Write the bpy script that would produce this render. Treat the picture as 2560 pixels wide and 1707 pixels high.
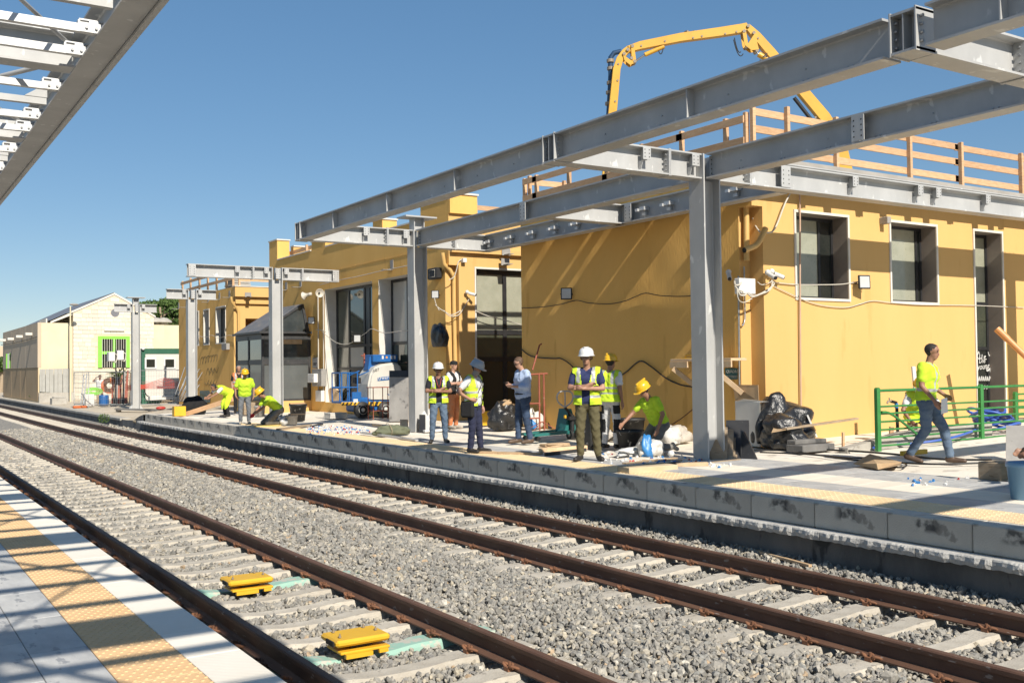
import bpy, bmesh, math, random
import numpy as np
from mathutils import Vector, Matrix
random.seed(7); rng = np.random.default_rng(7)
R = math.radians
scene = bpy.context.scene
COL = scene.collection
for o in list(bpy.data.objects): bpy.data.objects.remove(o)

# ---------------------------------------------------------------- camera
CAM_H = 2.09
FPX, YAW, PITCH, ROLL = 2543.70, R(32.6725), R(1.5038), R(-0.6813)
_f = np.array([math.sin(YAW)*math.cos(PITCH), math.cos(YAW)*math.cos(PITCH), math.sin(PITCH)])
_r = np.array([math.cos(YAW), -math.sin(YAW), 0.0]); _u = np.cross(_r, _f)
_r2 = _r*math.cos(ROLL)+_u*math.sin(ROLL); _u2 = -_r*math.sin(ROLL)+_u*math.cos(ROLL)
cam_d = bpy.data.cameras.new('camera'); cam = bpy.data.objects.new('camera', cam_d); COL.objects.link(cam)
cam_d.sensor_width = 36.0; cam_d.lens = FPX*36/2560; cam_d.clip_start = 0.05; cam_d.clip_end = 3000
cam.matrix_world = Matrix(((_r2[0], _u2[0], -_f[0], 0), (_r2[1], _u2[1], -_f[1], 0), (_r2[2], _u2[2], -_f[2], CAM_H), (0, 0, 0, 1)))
scene.camera = cam

# ---------------------------------------------------------------- sky, sun, exposure
SUN_EL, SUN_AZ = R(37.9), R(5.27)          # sun stands behind the camera, a little towards the track side
w = bpy.data.worlds.new('World'); scene.world = w; w.use_nodes = True
nt = w.node_tree; nt.nodes.clear()
sky = nt.nodes.new('ShaderNodeTexSky'); sky.sky_type = 'NISHITA'; sky.sun_disc = False
sky.sun_elevation = SUN_EL; sky.sun_rotation = math.pi + SUN_AZ
sky.altitude = 50; sky.air_density = 0.85; sky.dust_density = 0.1; sky.ozone_density = 3.5
bg = nt.nodes.new('ShaderNodeBackground'); bg.inputs['Strength'].default_value = 0.15
wo = nt.nodes.new('ShaderNodeOutputWorld')
hsv = nt.nodes.new('ShaderNodeHueSaturation'); hsv.inputs['Saturation'].default_value = 1.44; hsv.inputs['Value'].default_value = 1.0
gam = nt.nodes.new('ShaderNodeGamma'); gam.inputs[1].default_value = 0.6; nt.links.new(sky.outputs[0], gam.inputs[0]); nt.links.new(gam.outputs[0], hsv.inputs['Color']); nt.links.new(hsv.outputs[0], bg.inputs[0]); nt.links.new(bg.outputs[0], wo.inputs[0])
sun_d = bpy.data.lights.new('sun', 'SUN'); sun_d.energy = 5.0; sun_d.angle = R(0.53); sun_d.color = (1.0, 0.93, 0.82)
sun = bpy.data.objects.new('sun', sun_d); COL.objects.link(sun)
ldir = Vector((0.118, 1.28, -1.0)).normalized()
sun.rotation_euler = ldir.to_track_quat('-Z', 'Y').to_euler()
vs = scene.view_settings; vs.view_transform = 'Standard'; vs.look = 'None'; vs.exposure = 0.47; vs.gamma = 1.0; vs.use_curve_mapping = False
scene.cycles.max_bounces = 6; scene.cycles.diffuse_bounces = 4; scene.cycles.glossy_bounces = 3; scene.cycles.transmission_bounces = 4
# ---------------------------------------------------------------- placing: a photo direction met with a real plane
def ray(x, y):
    a, b = (x-1280)/FPX, (y-853.5)/FPX
    return _r2*a - _u2*b + _f
CP = np.array([0, 0, CAM_H])
def PZ(x, y, z): d = ray(x, y); return Vector(CP + d*((z-CAM_H)/d[2]))
def PX(x, y, X): d = ray(x, y); return Vector(CP + d*(X/d[0]))
def PY(x, y, Y): d = ray(x, y); return Vector(CP + d*(Y/d[1]))
SL = 0.024
def zp(X): return 0.55 + SL*(X-9.0)                 # right platform surface, 2.4 % fall to the track
def PG(x, y):
    d = ray(x, y); s = (CAM_H-0.55+SL*9.0)/(SL*d[0]-d[2]); return Vector(CP + d*s)

# ---------------------------------------------------------------- materials
MATS = {}
def mat(name, c1, c2=None, scale=3.0, rough=0.7, metal=0.0, bump=0.0, bscale=60.0, spec=None, c3=None, t3=0.62, s3=25.0, rnd=0.0, stretch=(1, 1, 1), trans=0.0, emit=None, lo=0.35, hi=0.65, coat=0.0):
    """noise-mottled principled material: c1/c2 broad mottling, c3 small specks above threshold t3, rnd per-object brightness change"""
    if name in MATS: return MATS[name]
    m = bpy.data.materials.new(name); m.use_nodes = True; n = m.node_tree; N = n.nodes; L = n.links
    b = N['Principled BSDF']; b.inputs['Roughness'].default_value = rough; b.inputs['Metallic'].default_value = metal
    if spec is not None: b.inputs['Specular IOR Level'].default_value = spec
    if coat: b.inputs['Coat Weight'].default_value = coat
    if trans: b.inputs['Transmission Weight'].default_value = trans
    KA = 0.78                                                   # overall albedo level that goes with the exposure
    c1 = tuple(v*KA for v in c1); c2 = c2 and tuple(v*KA for v in c2); c3 = c3 and tuple(v*KA for v in c3)
    c1 = (*c1, 1); m.diffuse_color = c1
    tc = N.new('ShaderNodeTexCoord'); mp = N.new('ShaderNodeMapping'); mp.inputs['Scale'].default_value = stretch
    L.new(tc.outputs['Object'], mp.inputs['Vector']); col = None
    if c2 is not None:
        nz = N.new('ShaderNodeTexNoise'); nz.inputs['Scale'].default_value = scale; nz.inputs['Detail'].default_value = 7; nz.inputs['Roughness'].default_value = 0.62
        L.new(mp.outputs[0], nz.inputs['Vector'])
        rp = N.new('ShaderNodeValToRGB'); rp.color_ramp.elements[0].position = lo; rp.color_ramp.elements[1].position = hi
        rp.color_ramp.elements[0].color = c1; rp.color_ramp.elements[1].color = (*c2, 1)
        L.new(nz.outputs['Fac'], rp.inputs[0]); col = rp.outputs[0]
    if c3 is not None:
        nz = N.new('ShaderNodeTexNoise'); nz.inputs['Scale'].default_value = s3; nz.inputs['Detail'].default_value = 4
        L.new(mp.outputs[0], nz.inputs['Vector'])
        r3 = N.new('ShaderNodeValToRGB'); r3.color_ramp.elements[0].position = t3; r3.color_ramp.elements[1].position = t3+0.05
        L.new(nz.outputs['Fac'], r3.inputs[0])
        mx = N.new('ShaderNodeMix'); mx.data_type = 'RGBA'; L.new(r3.outputs[0], mx.inputs[0])
        if col is None: mx.inputs[6].default_value = c1
        else: L.new(col, mx.inputs[6])
        mx.inputs[7].default_value = (*c3, 1); col = mx.outputs[2]
    if rnd:
        oi = N.new('ShaderNodeObjectInfo'); mr = N.new('ShaderNodeMapRange'); mr.inputs[3].default_value = 1-rnd; mr.inputs[4].default_value = 1+rnd
        L.new(oi.outputs['Random'], mr.inputs[0])
        mm = N.new('ShaderNodeMix'); mm.data_type = 'RGBA'; mm.blend_type = 'MULTIPLY'; mm.inputs[0].default_value = 1
        if col is None: mm.inputs[6].default_value = c1
        else: L.new(col, mm.inputs[6])
        L.new(mr.outputs[0], mm.inputs[7]); col = mm.outputs[2]
    if col is None: b.inputs['Base Color'].default_value = c1
    else: L.new(col, b.inputs['Base Color'])
    if bump:
        nb = N.new('ShaderNodeTexNoise'); nb.inputs['Scale'].default_value = bscale; nb.inputs['Detail'].default_value = 5
        L.new(mp.outputs[0], nb.inputs['Vector'])
        bp = N.new('ShaderNodeBump'); bp.inputs['Strength'].default_value = min(1, bump); bp.inputs['Distance'].default_value = 0.02*max(1, bump)
        L.new(nb.outputs['Fac'], bp.inputs['Height']); L.new(bp.outputs[0], b.inputs['Normal'])
    if emit: b.inputs['Emission Color'].default_value = (*emit[0], 1); b.inputs['Emission Strength'].default_value = emit[1]
    MATS[name] = m; return m

# ---------------------------------------------------------------- mesh builder and object helpers
class MB:
    def __init__(s): s.v = []; s.f = []; s.mi = []; s.sm = []
    def add(s, vs, fs, mi=0, smooth=False):
        k = len(s.v); s.v += [tuple(p) for p in vs]; s.f += [tuple(i+k for i in f) for f in fs]; s.mi += [mi]*len(fs); s.sm += [smooth]*len(fs); return s
    def box(s, a, b, mi=0, M=None):
        x0, y0, z0 = a; x1, y1, z1 = b
        vs = [(x0, y0, z0), (x1, y0, z0), (x1, y1, z0), (x0, y1, z0), (x0, y0, z1), (x1, y0, z1), (x1, y1, z1), (x0, y1, z1)]
        if M is not None: vs = [M @ Vector(p) for p in vs]
        return s.add(vs, [(3, 2, 1, 0), (4, 5, 6, 7), (0, 1, 5, 4), (1, 2, 6, 5), (2, 3, 7, 6), (3, 0, 4, 7)], mi)
    def bbox(s, a, b, r=0.004, mi=0, M=None):
        """box with chamfered edges"""
        x0, y0, z0 = a; x1, y1, z1 = b; r = min(r, (x1-x0)*.45, (y1-y0)*.45, (z1-z0)*.45); vs = []; fs = []
        cx, cy, cz = (x0+x1)/2, (y0+y1)/2, (z0+z1)/2
        idx = {}
        for sx in (0, 1):
            for sy in (0, 1):
                for sz in (0, 1):
                    X, Y, Z = (x0, x1)[sx], (y0, y1)[sy], (z0, z1)[sz]; dx, dy, dz = (r, -r)[sx], (r, -r)[sy], (r, -r)[sz]
                    for k, p in enumerate(((X, Y+dy, Z+dz), (X+dx, Y, Z+dz), (X+dx, Y+dy, Z))):
                        idx[sx, sy, sz, k] = len(vs); vs.append(p)
        g = lambda sx, sy, sz, k: idx[sx, sy, sz, k]
        for q in (0, 1):
            f1 = [g(q, 0, 0, 0), g(q, 1, 0, 0), g(q, 1, 1, 0), g(q, 0, 1, 0)]; fs.append(f1 if q else f1[::-1])
            f2 = [g(0, q, 0, 1), g(1, q, 0, 1), g(1, q, 1, 1), g(0, q, 1, 1)]; fs.append(f2[::-1] if q else f2)
            f3 = [g(0, 0, q, 2), g(1, 0, q, 2), g(1, 1, q, 2), g(0, 1, q, 2)]; fs.append(f3 if q else f3[::-1])
        def orient(f):
            c = sum((Vector(vs[i]) for i in f), Vector())/len(f); n = (Vector(vs[f[1]])-Vector(vs[f[0]])).cross(Vector(vs[f[2]])-Vector(vs[f[0]]))
            return f if n.dot(c-Vector((cx, cy, cz))) > 0 else f[::-1]
        for a_ in (0, 1):
            for b_ in (0, 1):
                fs.append(orient([g(a_, b_, 0, 0), g(a_, b_, 1, 0), g(a_, b_, 1, 1), g(a_, b_, 0, 1)]))
                fs.append(orient([g(a_, 0, b_, 0), g(a_, 1, b_, 0), g(a_, 1, b_, 2), g(a_, 0, b_, 2)]))
                fs.append(orient([g(0, a_, b_, 1), g(1, a_, b_, 1), g(1, a_, b_, 2), g(0, a_, b_, 2)]))
                for c_ in (0, 1): fs.append(orient([g(a_, b_, c_, 0), g(a_, b_, c_, 1), g(a_, b_, c_, 2)]))
        if M is not None: vs = [M @ Vector(p) for p in vs]
        return s.add(vs, fs, mi)
    def bar(s, p, q, w, h, mi=0, up=(0, 0, 1), ch=0.0):
        """rectangular bar from p to q, w across, h along up"""
        p, q = Vector(p), Vector(q); d = q-p; L = d.length; d.normalize(); u = Vector(up)
        if abs(d.dot(u)) > 0.99: u = Vector((0, 1, 0))
        x = d.cross(u).normalized(); u = x.cross(d)
        M = Matrix((( x.x, d.x, u.x, p.x), (x.y, d.y, u.y, p.y), (x.z, d.z, u.z, p.z), (0, 0, 0, 1)))
        return s.bbox((-w/2, 0, -h/2), (w/2, L, h/2), ch, mi, M) if ch else s.box((-w/2, 0, -h/2), (w/2, L, h/2), mi, M)
    def tube(s, pts, r, n=8, mi=0, cap=True, smooth=True, closed=False):
        pts = [Vector(p) for p in pts]; rs = r if isinstance(r, (list, tuple)) else [r]*len(pts); m = len(pts); rings = []; ref = None
        for i, p in enumerate(pts):
            a = pts[i-1] if i or closed else p; b = pts[(i+1) % m] if i < m-1 or closed else p
            t = (b-a).normalized()
            if ref is None: ref = Vector((0, 0, 1)) if abs(t.z) < 0.9 else Vector((1, 0, 0))
            x = ref - t*ref.dot(t)
            x = x.normalized() if x.length > 1e-6 else t.orthogonal().normalized()
            ref = x; y = t.cross(x)
            rings.append([p + (x*math.cos(2*math.pi*k/n)+y*math.sin(2*math.pi*k/n))*rs[i] for k in range(n)])
        vs = [v for rg in rings for v in rg]; fs = []
        for i in range(m if closed else m-1):
            for k in range(n):
                a, b = i*n+k, i*n+(k+1) % n; c, d = ((i+1) % m)*n+(k+1) % n, ((i+1) % m)*n+k; fs.append((a, b, c, d))
        s.add(vs, fs, mi, smooth)
        if cap and not closed:
            s.add(rings[0], [tuple(range(n))[::-1]], mi); s.add(rings[-1], [tuple(range(n))], mi)
        return s
    def cyl(s, p, q, r, n=12, mi=0, r2=None): return s.tube([p, q], [r, r if r2 is None else r2], n, mi)
    def lathe(s, prof, n=20, mi=0, M=None, smooth=True, a0=0, a1=2*math.pi):
        """profile [(radius, z)] turned about z"""
        full = abs(a1-a0-2*math.pi) < 1e-6; k = n if full else n+1; vs = []; fs = []
        for r_, z_ in prof:
            for i in range(k):
                a = a0+(a1-a0)*i/n; vs.append(Vector((r_*math.cos(a), r_*math.sin(a), z_)))
        for j in range(len(prof)-1):
            for i in range(n):
                i2 = (i+1) % k; fs.append((j*k+i, j*k+i2, (j+1)*k+i2, (j+1)*k+i))
        if M is not None: vs = [M @ p for p in vs]
        return s.add(vs, fs, mi, smooth)
    def prism(s, poly, a, b, axis='y', mi=0, M=None):
        """polygon of (u,v) pushed from a to b along axis; y: (x,z), x: (y,z), z: (x,y)"""
        mk = {'y': lambda u, v, t: (u, t, v), 'x': lambda u, v, t: (t, u, v), 'z': lambda u, v, t: (u, v, t)}[axis]; n = len(poly)
        vs = [mk(u, v, a) for u, v in poly] + [mk(u, v, b) for u, v in poly]
        if M is not None: vs = [M @ Vector(p) for p in vs]
        ar = sum(poly[i][0]*poly[(i+1) % n][1]-poly[(i+1) % n][0]*poly[i][1] for i in range(n))
        flip = (ar > 0) ^ (axis == 'y') ^ (b < a)
        fs = [tuple(range(n))[::-1], tuple(range(n, 2*n))] + [(i, (i+1) % n, n+(i+1) % n, n+i) for i in range(n)]
        if not flip: fs = [f[::-1] for f in fs]
        return s.add(vs, fs, mi)
    def sphere(s, c, r, n=12, m=8, mi=0, sc=(1, 1, 1), M=None):
        vs = []; fs = []
        for j in range(m+1):
            for i in range(n):
                t = math.pi*j/m; a = 2*math.pi*i/n
                vs.append(Vector((r*sc[0]*math.sin(t)*math.cos(a), r*sc[1]*math.sin(t)*math.sin(a), r*sc[2]*math.cos(t))))
        vs = [(M @ p if M is not None else p) + Vector(c) for p in vs]
        for j in range(m):
            for i in range(n): fs.append((j*n+i, (j+1)*n+i, (j+1)*n+(i+1) % n, j*n+(i+1) % n))
        return s.add(vs, fs, mi, True)
    def mesh(s, name, mats, off=None):
        me = bpy.data.meshes.new(name); vs = s.v
        if off is not None: vs = [(x-off[0], y-off[1], z-off[2]) for x, y, z in vs]
        me.from_pydata(vs, [], s.f)
        for m in (mats if isinstance(mats, (list, tuple)) else [mats]): me.materials.append(m)
        me.polygons.foreach_set('material_index', s.mi); me.polygons.foreach_set('use_smooth', s.sm); me.update(); return me
    def build(s, name, mats, parent=None, local=False):
        """link as one object; world coordinates unless local=True (then relative to the parent's own frame)"""
        off = None
        if parent is not None and not local:
            q = parent; off = Vector((0, 0, 0))
            while q is not None: off += Vector(q.location); q = q.parent
        o = bpy.data.objects.new(name, s.mesh(name, mats, off)); COL.objects.link(o)
        if parent is not None: o.parent = parent
        return o
def tag(o, label=None, cat=None, group=None, kind=None):
    if label: o['label'] = label
    if cat: o['category'] = cat
    if group: o['group'] = group
    if kind: o['kind'] = kind
    return o
def thing(name, loc, label, cat, group=None, rz=0.0):
    o = bpy.data.objects.new(name, None); COL.objects.link(o); o.location = loc; o.rotation_euler = (0, 0, rz); o.empty_display_size = 0.1
    return tag(o, label, cat, group, 'thing')
def struct(name, mb, mats): return tag(mb.build(name, mats), kind='structure')
def inst(src, parent=None, loc=None, rz=None):
    o = src.copy(); COL.objects.link(o); o.parent = parent
    if loc is not None: o.location = loc
    if rz is not None: o.rotation_euler = (0, 0, rz)
    return o
def copy_tree(o, parent=None):
    c = o.copy(); COL.objects.link(c); c.parent = parent
    for ch in list(o.children): copy_tree(ch, c)
    return c
def sag(p, q, d=0.1, n=10):
    p, q = Vector(p), Vector(q); return [p.lerp(q, i/n) - Vector((0, 0, d*4*(i/n)*(1-i/n))) for i in range(n+1)]
def spline(pts, n=6):
    """Catmull-Rom through pts"""
    P = [Vector(p) for p in pts]; P = [P[0]*2-P[1]]+P+[P[-1]*2-P[-2]]; out = []
    for i in range(1, len(P)-2):
        for k in range(n):
            t = k/n; a, b, c, d = P[i-1], P[i], P[i+1], P[i+2]
            out.append(0.5*((2*b)+(c-a)*t+(2*a-5*b+4*c-d)*t*t+(3*b-a-3*c+d)*t**3))
    return out+[P[-2]]
def big_mesh(name, V, F, mats, smooth=False):
    """numpy mesh: V (n,3), F (m,3|4)"""
    me = bpy.data.meshes.new(name); k = F.shape[1]
    me.vertices.add(len(V)); me.vertices.foreach_set('co', V.astype(np.float32).ravel())
    me.loops.add(F.size); me.loops.foreach_set('vertex_index', F.astype(np.int32).ravel())
    me.polygons.add(len(F)); me.polygons.foreach_set('loop_start', np.arange(0, F.size, k, dtype=np.int32)); me.polygons.foreach_set('loop_total', np.full(len(F), k, dtype=np.int32))
    me.polygons.foreach_set('use_smooth', np.full(len(F), smooth))
    for m in mats: me.materials.append(m)
    me.update(calc_edges=True); o = bpy.data.objects.new(name, me); COL.objects.link(o); return o
# ---------------------------------------------------------------- ground materials
M_dirt = mat('dirt', (.36, .29, .20), (.50, .42, .31), scale=.35, rough=.95, bump=.5, bscale=9, c3=(.28, .25, .18), t3=.6, s3=2.2)
M_concrete = mat('concrete', (.40, .37, .32), (.52, .49, .43), scale=2.2, rough=.85, bump=.25, bscale=70, c3=(.33, .30, .26), t3=.64, s3=9)
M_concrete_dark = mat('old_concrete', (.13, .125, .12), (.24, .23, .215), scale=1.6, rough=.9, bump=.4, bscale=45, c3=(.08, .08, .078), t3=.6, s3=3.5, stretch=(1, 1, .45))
M_screed = mat('screed', (.86, .77, .63), (.98, .91, .79), scale=.9, rough=.93, bump=.3, bscale=55, c3=(.66, .59, .49), t3=.6, s3=3.1)
M_sleeper = mat('sleeper_concrete', (.50, .45, .37), (.62, .57, .48), scale=5, rough=.9, bump=.35, bscale=60, c3=(.38, .34, .28), t3=.63, s3=14, rnd=.09)
M_paint_green = mat('turquoise_paint', (.34, .56, .46), (.56, .54, .46), scale=8, rough=.8, lo=.5, hi=.58)
M_rail = mat('rusty_rail', (.115, .060, .040), (.18, .098, .064), scale=4, rough=.62, bump=.2, bscale=160, c3=(.30, .25, .22), t3=.655, s3=22, stretch=(1, .35, 1), spec=.35)
M_rust = mat('rust_clip', (.17, .075, .038), (.27, .12, .06), scale=25, rough=.85, bump=.3, bscale=200, rnd=.15)
M_pad = mat('rail_pad', (.03, .03, .03), rough=.8)

# ballast colour: every stone its own tone
def ballast_mat():
    m = bpy.data.materials.new('ballast_stone'); m.use_nodes = True; n = m.node_tree; N = n.nodes; L = n.links; b = N['Principled BSDF']; b.inputs['Roughness'].default_value = .93; b.inputs['Specular IOR Level'].default_value = .2
    g = N.new('ShaderNodeNewGeometry'); rp = N.new('ShaderNodeValToRGB'); cr = rp.color_ramp; cr.interpolation = 'CONSTANT'
    cols = [(0, (.26, .245, .215)), (.16, (.21, .20, .18)), (.30, (.30, .28, .245)), (.46, (.24, .235, .215)), (.60, (.35, .32, .265)), (.72, (.27, .255, .225)), (.84, (.40, .355, .275)), (.90, (.22, .21, .195)), (.965, (.46, .43, .37)), (.988, (.40, .30, .20))]
    while len(cr.elements) < len(cols): cr.elements.new(.5)
    for e, (p, c) in zip(cr.elements, cols): e.position = p; e.color = (*c, 1)
    L.new(g.outputs['Random Per Island'], rp.inputs[0])
    tc = N.new('ShaderNodeTexCoord'); nz = N.new('ShaderNodeTexNoise'); nz.inputs['Scale'].default_value = 45; nz.inputs['Detail'].default_value = 4; L.new(tc.outputs['Object'], nz.inputs['Vector'])
    mr = N.new('ShaderNodeMapRange'); mr.inputs[1].default_value = .3; mr.inputs[2].default_value = .7; mr.inputs[3].default_value = .75; mr.inputs[4].default_value = 1.25; L.new(nz.outputs['Fac'], mr.inputs[0])
    mx = N.new('ShaderNodeMix'); mx.data_type = 'RGBA'; mx.blend_type = 'MULTIPLY'; mx.inputs[0].default_value = 1; L.new(rp.outputs[0], mx.inputs[6]); L.new(mr.outputs[0], mx.inputs[7]); L.new(mx.outputs[2], b.inputs['Base Color'])
    return m
M_ballast = ballast_mat()
def ballast_bed_mat():
    m = bpy.data.materials.new('ballast_bed'); m.use_nodes = True; n = m.node_tree; N = n.nodes; L = n.links; b = N['Principled BSDF']; b.inputs['Roughness'].default_value = .95
    tc = N.new('ShaderNodeTexCoord'); vo = N.new('ShaderNodeTexVoronoi'); vo.inputs['Scale'].default_value = 17; L.new(tc.outputs['Object'], vo.inputs['Vector'])
    rp = N.new('ShaderNodeValToRGB'); cr = rp.color_ramp
    for p, c in ((.0, (.18, .17, .155)), (.4, (.29, .27, .235)), (.75, (.24, .225, .20)), (1, (.40, .36, .29))):
        e = cr.elements.new(p) if p not in (0, 1) else cr.elements[0 if p == 0 else -1]; e.color = (*c, 1)
    sx = N.new('ShaderNodeSeparateColor'); L.new(vo.outputs['Color'], sx.inputs[0]); L.new(sx.outputs[0], rp.inputs[0]); L.new(rp.outputs[0], b.inputs['Base Color'])
    bp = N.new('ShaderNodeBump'); bp.inputs['Strength'].default_value = 1; bp.inputs['Distance'].default_value = .05; L.new(vo.outputs['Distance'], bp.inputs['Height']); bp.invert = True; L.new(bp.outputs[0], b.inputs['Normal'])
    return m
M_bed = ballast_bed_mat()

# ---------------------------------------------------------------- ground to the horizon
g = MB(); g.add([(-900, -300, -.32), (1200, -300, -.32), (1200, 2400, -.32), (-900, 2400, -.32)], [(0, 1, 2, 3)])
struct('ground', g, M_dirt)

XL, ZL = 1.85, 0.50                     # left platform edge, height
XR = 9.0                                # right platform edge
T1, T2, GA = 3.465, 7.37, 0.7525        # track axes, half distance of rail heads
def bed_h(x, y):
    """ballast surface height"""
    h = -.205 + .0*x
    for t in (T1, T2):
        d = np.abs(x-t); h = np.where(d < .70, -.232, h); h = np.where((d > .78) & (d < 1.35), -.200, h)
    mid = np.exp(-((x-(T1+T2)/2)/.55)**2)*.045
    return h + mid + np.where(x > 8.35, (x-8.35)*.19, 0)
# bed sheet: a fine grid so that it follows the surface
xs = np.linspace(XL-.1, XR+.05, 60); ys = np.concatenate([np.arange(-3, 40, .5), np.arange(40, 170, 5)])
X, Y = np.meshgrid(xs, ys); Z = bed_h(X, Y)-.012-.03*(Y < 46); V = np.stack([X.ravel(), Y.ravel(), Z.ravel()], 1)
nx_, ny_ = len(xs), len(ys); ii, jj = np.meshgrid(np.arange(nx_-1), np.arange(ny_-1)); a = (jj*nx_+ii).ravel()
bed = big_mesh('ballast_bed', V, np.stack([a, a+1, a+nx_+1, a+nx_], 1), [M_bed], True); tag(bed, kind='structure')

# ---------------------------------------------------------------- tracks
RAILP = [(-.075, -.172), (.075, -.172), (.075, -.160), (.035, -.150), (.0095, -.135), (.0085, -.060), (.012, -.051), (.034, -.045), (.036, -.014), (.028, -.002), (.015, 0), (-.015, 0), (-.028, -.002), (-.036, -.014), (-.034, -.045), (-.012, -.051), (-.0085, -.060), (-.0095, -.135), (-.035, -.150), (-.075, -.160)]
def sleeper_mesh():
    m = MB(); prof = []
    st = [(-1.30, -.225), (-1.22, -.190), (-1.0, -.184), (-.50, -.184), (-.40, -.196), (-.25, -.212), (0, -.216)]; st = st + [(-x, z) for x, z in st[-2::-1]]
    n = len(st); vs = []; fs = []
    for x, z in st:
        wt = .105 if abs(x) > .42 else .085
        vs += [(x, -wt-.03, -.36), (x, -wt-.012, z-.03), (x, -wt, z), (x, wt, z), (x, wt+.012, z-.03), (x, wt+.03, -.36)]
    for i in range(n-1):
        for k in range(5): a = i*6+k; fs.append((a, a+6, a+7, a+1))
    fs += [(0, 1, 2, 3, 4, 5), tuple((n-1)*6+k for k in (5, 4, 3, 2, 1, 0))]
    m.add(vs, fs); return m
def clip_mesh():
    """coiled spring clip with its shoulder; x points away from the rail"""
    m = MB()
    pts = [(.015, -.075, .012), (.05, -.078, .03), (.075, -.05, .035), (.06, -.025, .016), (.03, -.012, .026), (.025, .0, .034), (.03, .012, .026), (.06, .025, .016), (.075, .05, .035), (.05, .078, .03), (.015, .075, .012)]
    m.tube(spline(pts, 3), .0115, 6); m.box((.03, -.03, -.01), (.085, .03, .022)); m.cyl((.05, 0, .02), (.05, 0, .055), .013, 6); return m
sl_me = sleeper_mesh().mesh('sleeper', M_sleeper); clip_me = clip_mesh().mesh('rail_clip', M_rust)
pad_mb = MB(); pad_mb.box((-.075, -.085, -.184), (.075, .085, -.1725)); pad_me = pad_mb.mesh('rail_pad', M_pad)
def obj_of(name, me, parent=None, loc=(0, 0, 0), rz=0):
    o = bpy.data.objects.new(name, me); COL.objects.link(o); o.location = loc; o.rotation_euler = (0, 0, rz); o.parent = parent; return o
SLEEPERS = []
def track(tx, label, y0, y1, ph, painted=()):
    t = thing('railway_track', (tx, 0, 0), label, 'railway track', 'rusty tracks between the platforms')
    for sgn in (-1, 1):
        m = MB(); m.prism([(sgn*GA+x, z) for x, z in RAILP], -6, 170, 'y'); m.build('rail', M_rail, t, True)
    y = y0+ph; k = 0
    while y < y1:
        s = obj_of('sleeper', sl_me, t, (random.uniform(-.015, .015), y, random.uniform(-.006, .004)), random.uniform(-.008, .008)); SLEEPERS.append((tx, y))
        if k in painted:
            s.data = sl_me.copy(); s.data.materials[0] = M_paint_green; s['label'] = 'sleeper smeared with turquoise paint under the yellow box'
        if y < 26:
            for sg in (-1, 1):
                obj_of('rail_pad', pad_me, s, (sg*GA, 0, 0))
                for ss in (-1, 1): obj_of('rail_clip', clip_me, s, (sg*GA+ss*.048, random.uniform(-.008, .008), -.172), 0 if ss > 0 else math.pi)
        y += .6; k += 1
    return t
B1P = PZ(840, 1622, -.15); B2P = PZ(622, 1465, -.15)       # the two yellow track boxes
ph1 = (B1P.y-2.5) % .6
k1 = round((B1P.y-2.5-ph1)/.6); k2 = round((B2P.y-2.5-ph1)/.6)
track(T1, 'rusty railway track nearest the camera, two yellow boxes between its rails', 2.5, 47, ph1, (k1, k2))
track(T2, 'rusty railway track running along the foot of the concrete platform', 2.5, 86, .25)

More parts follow.
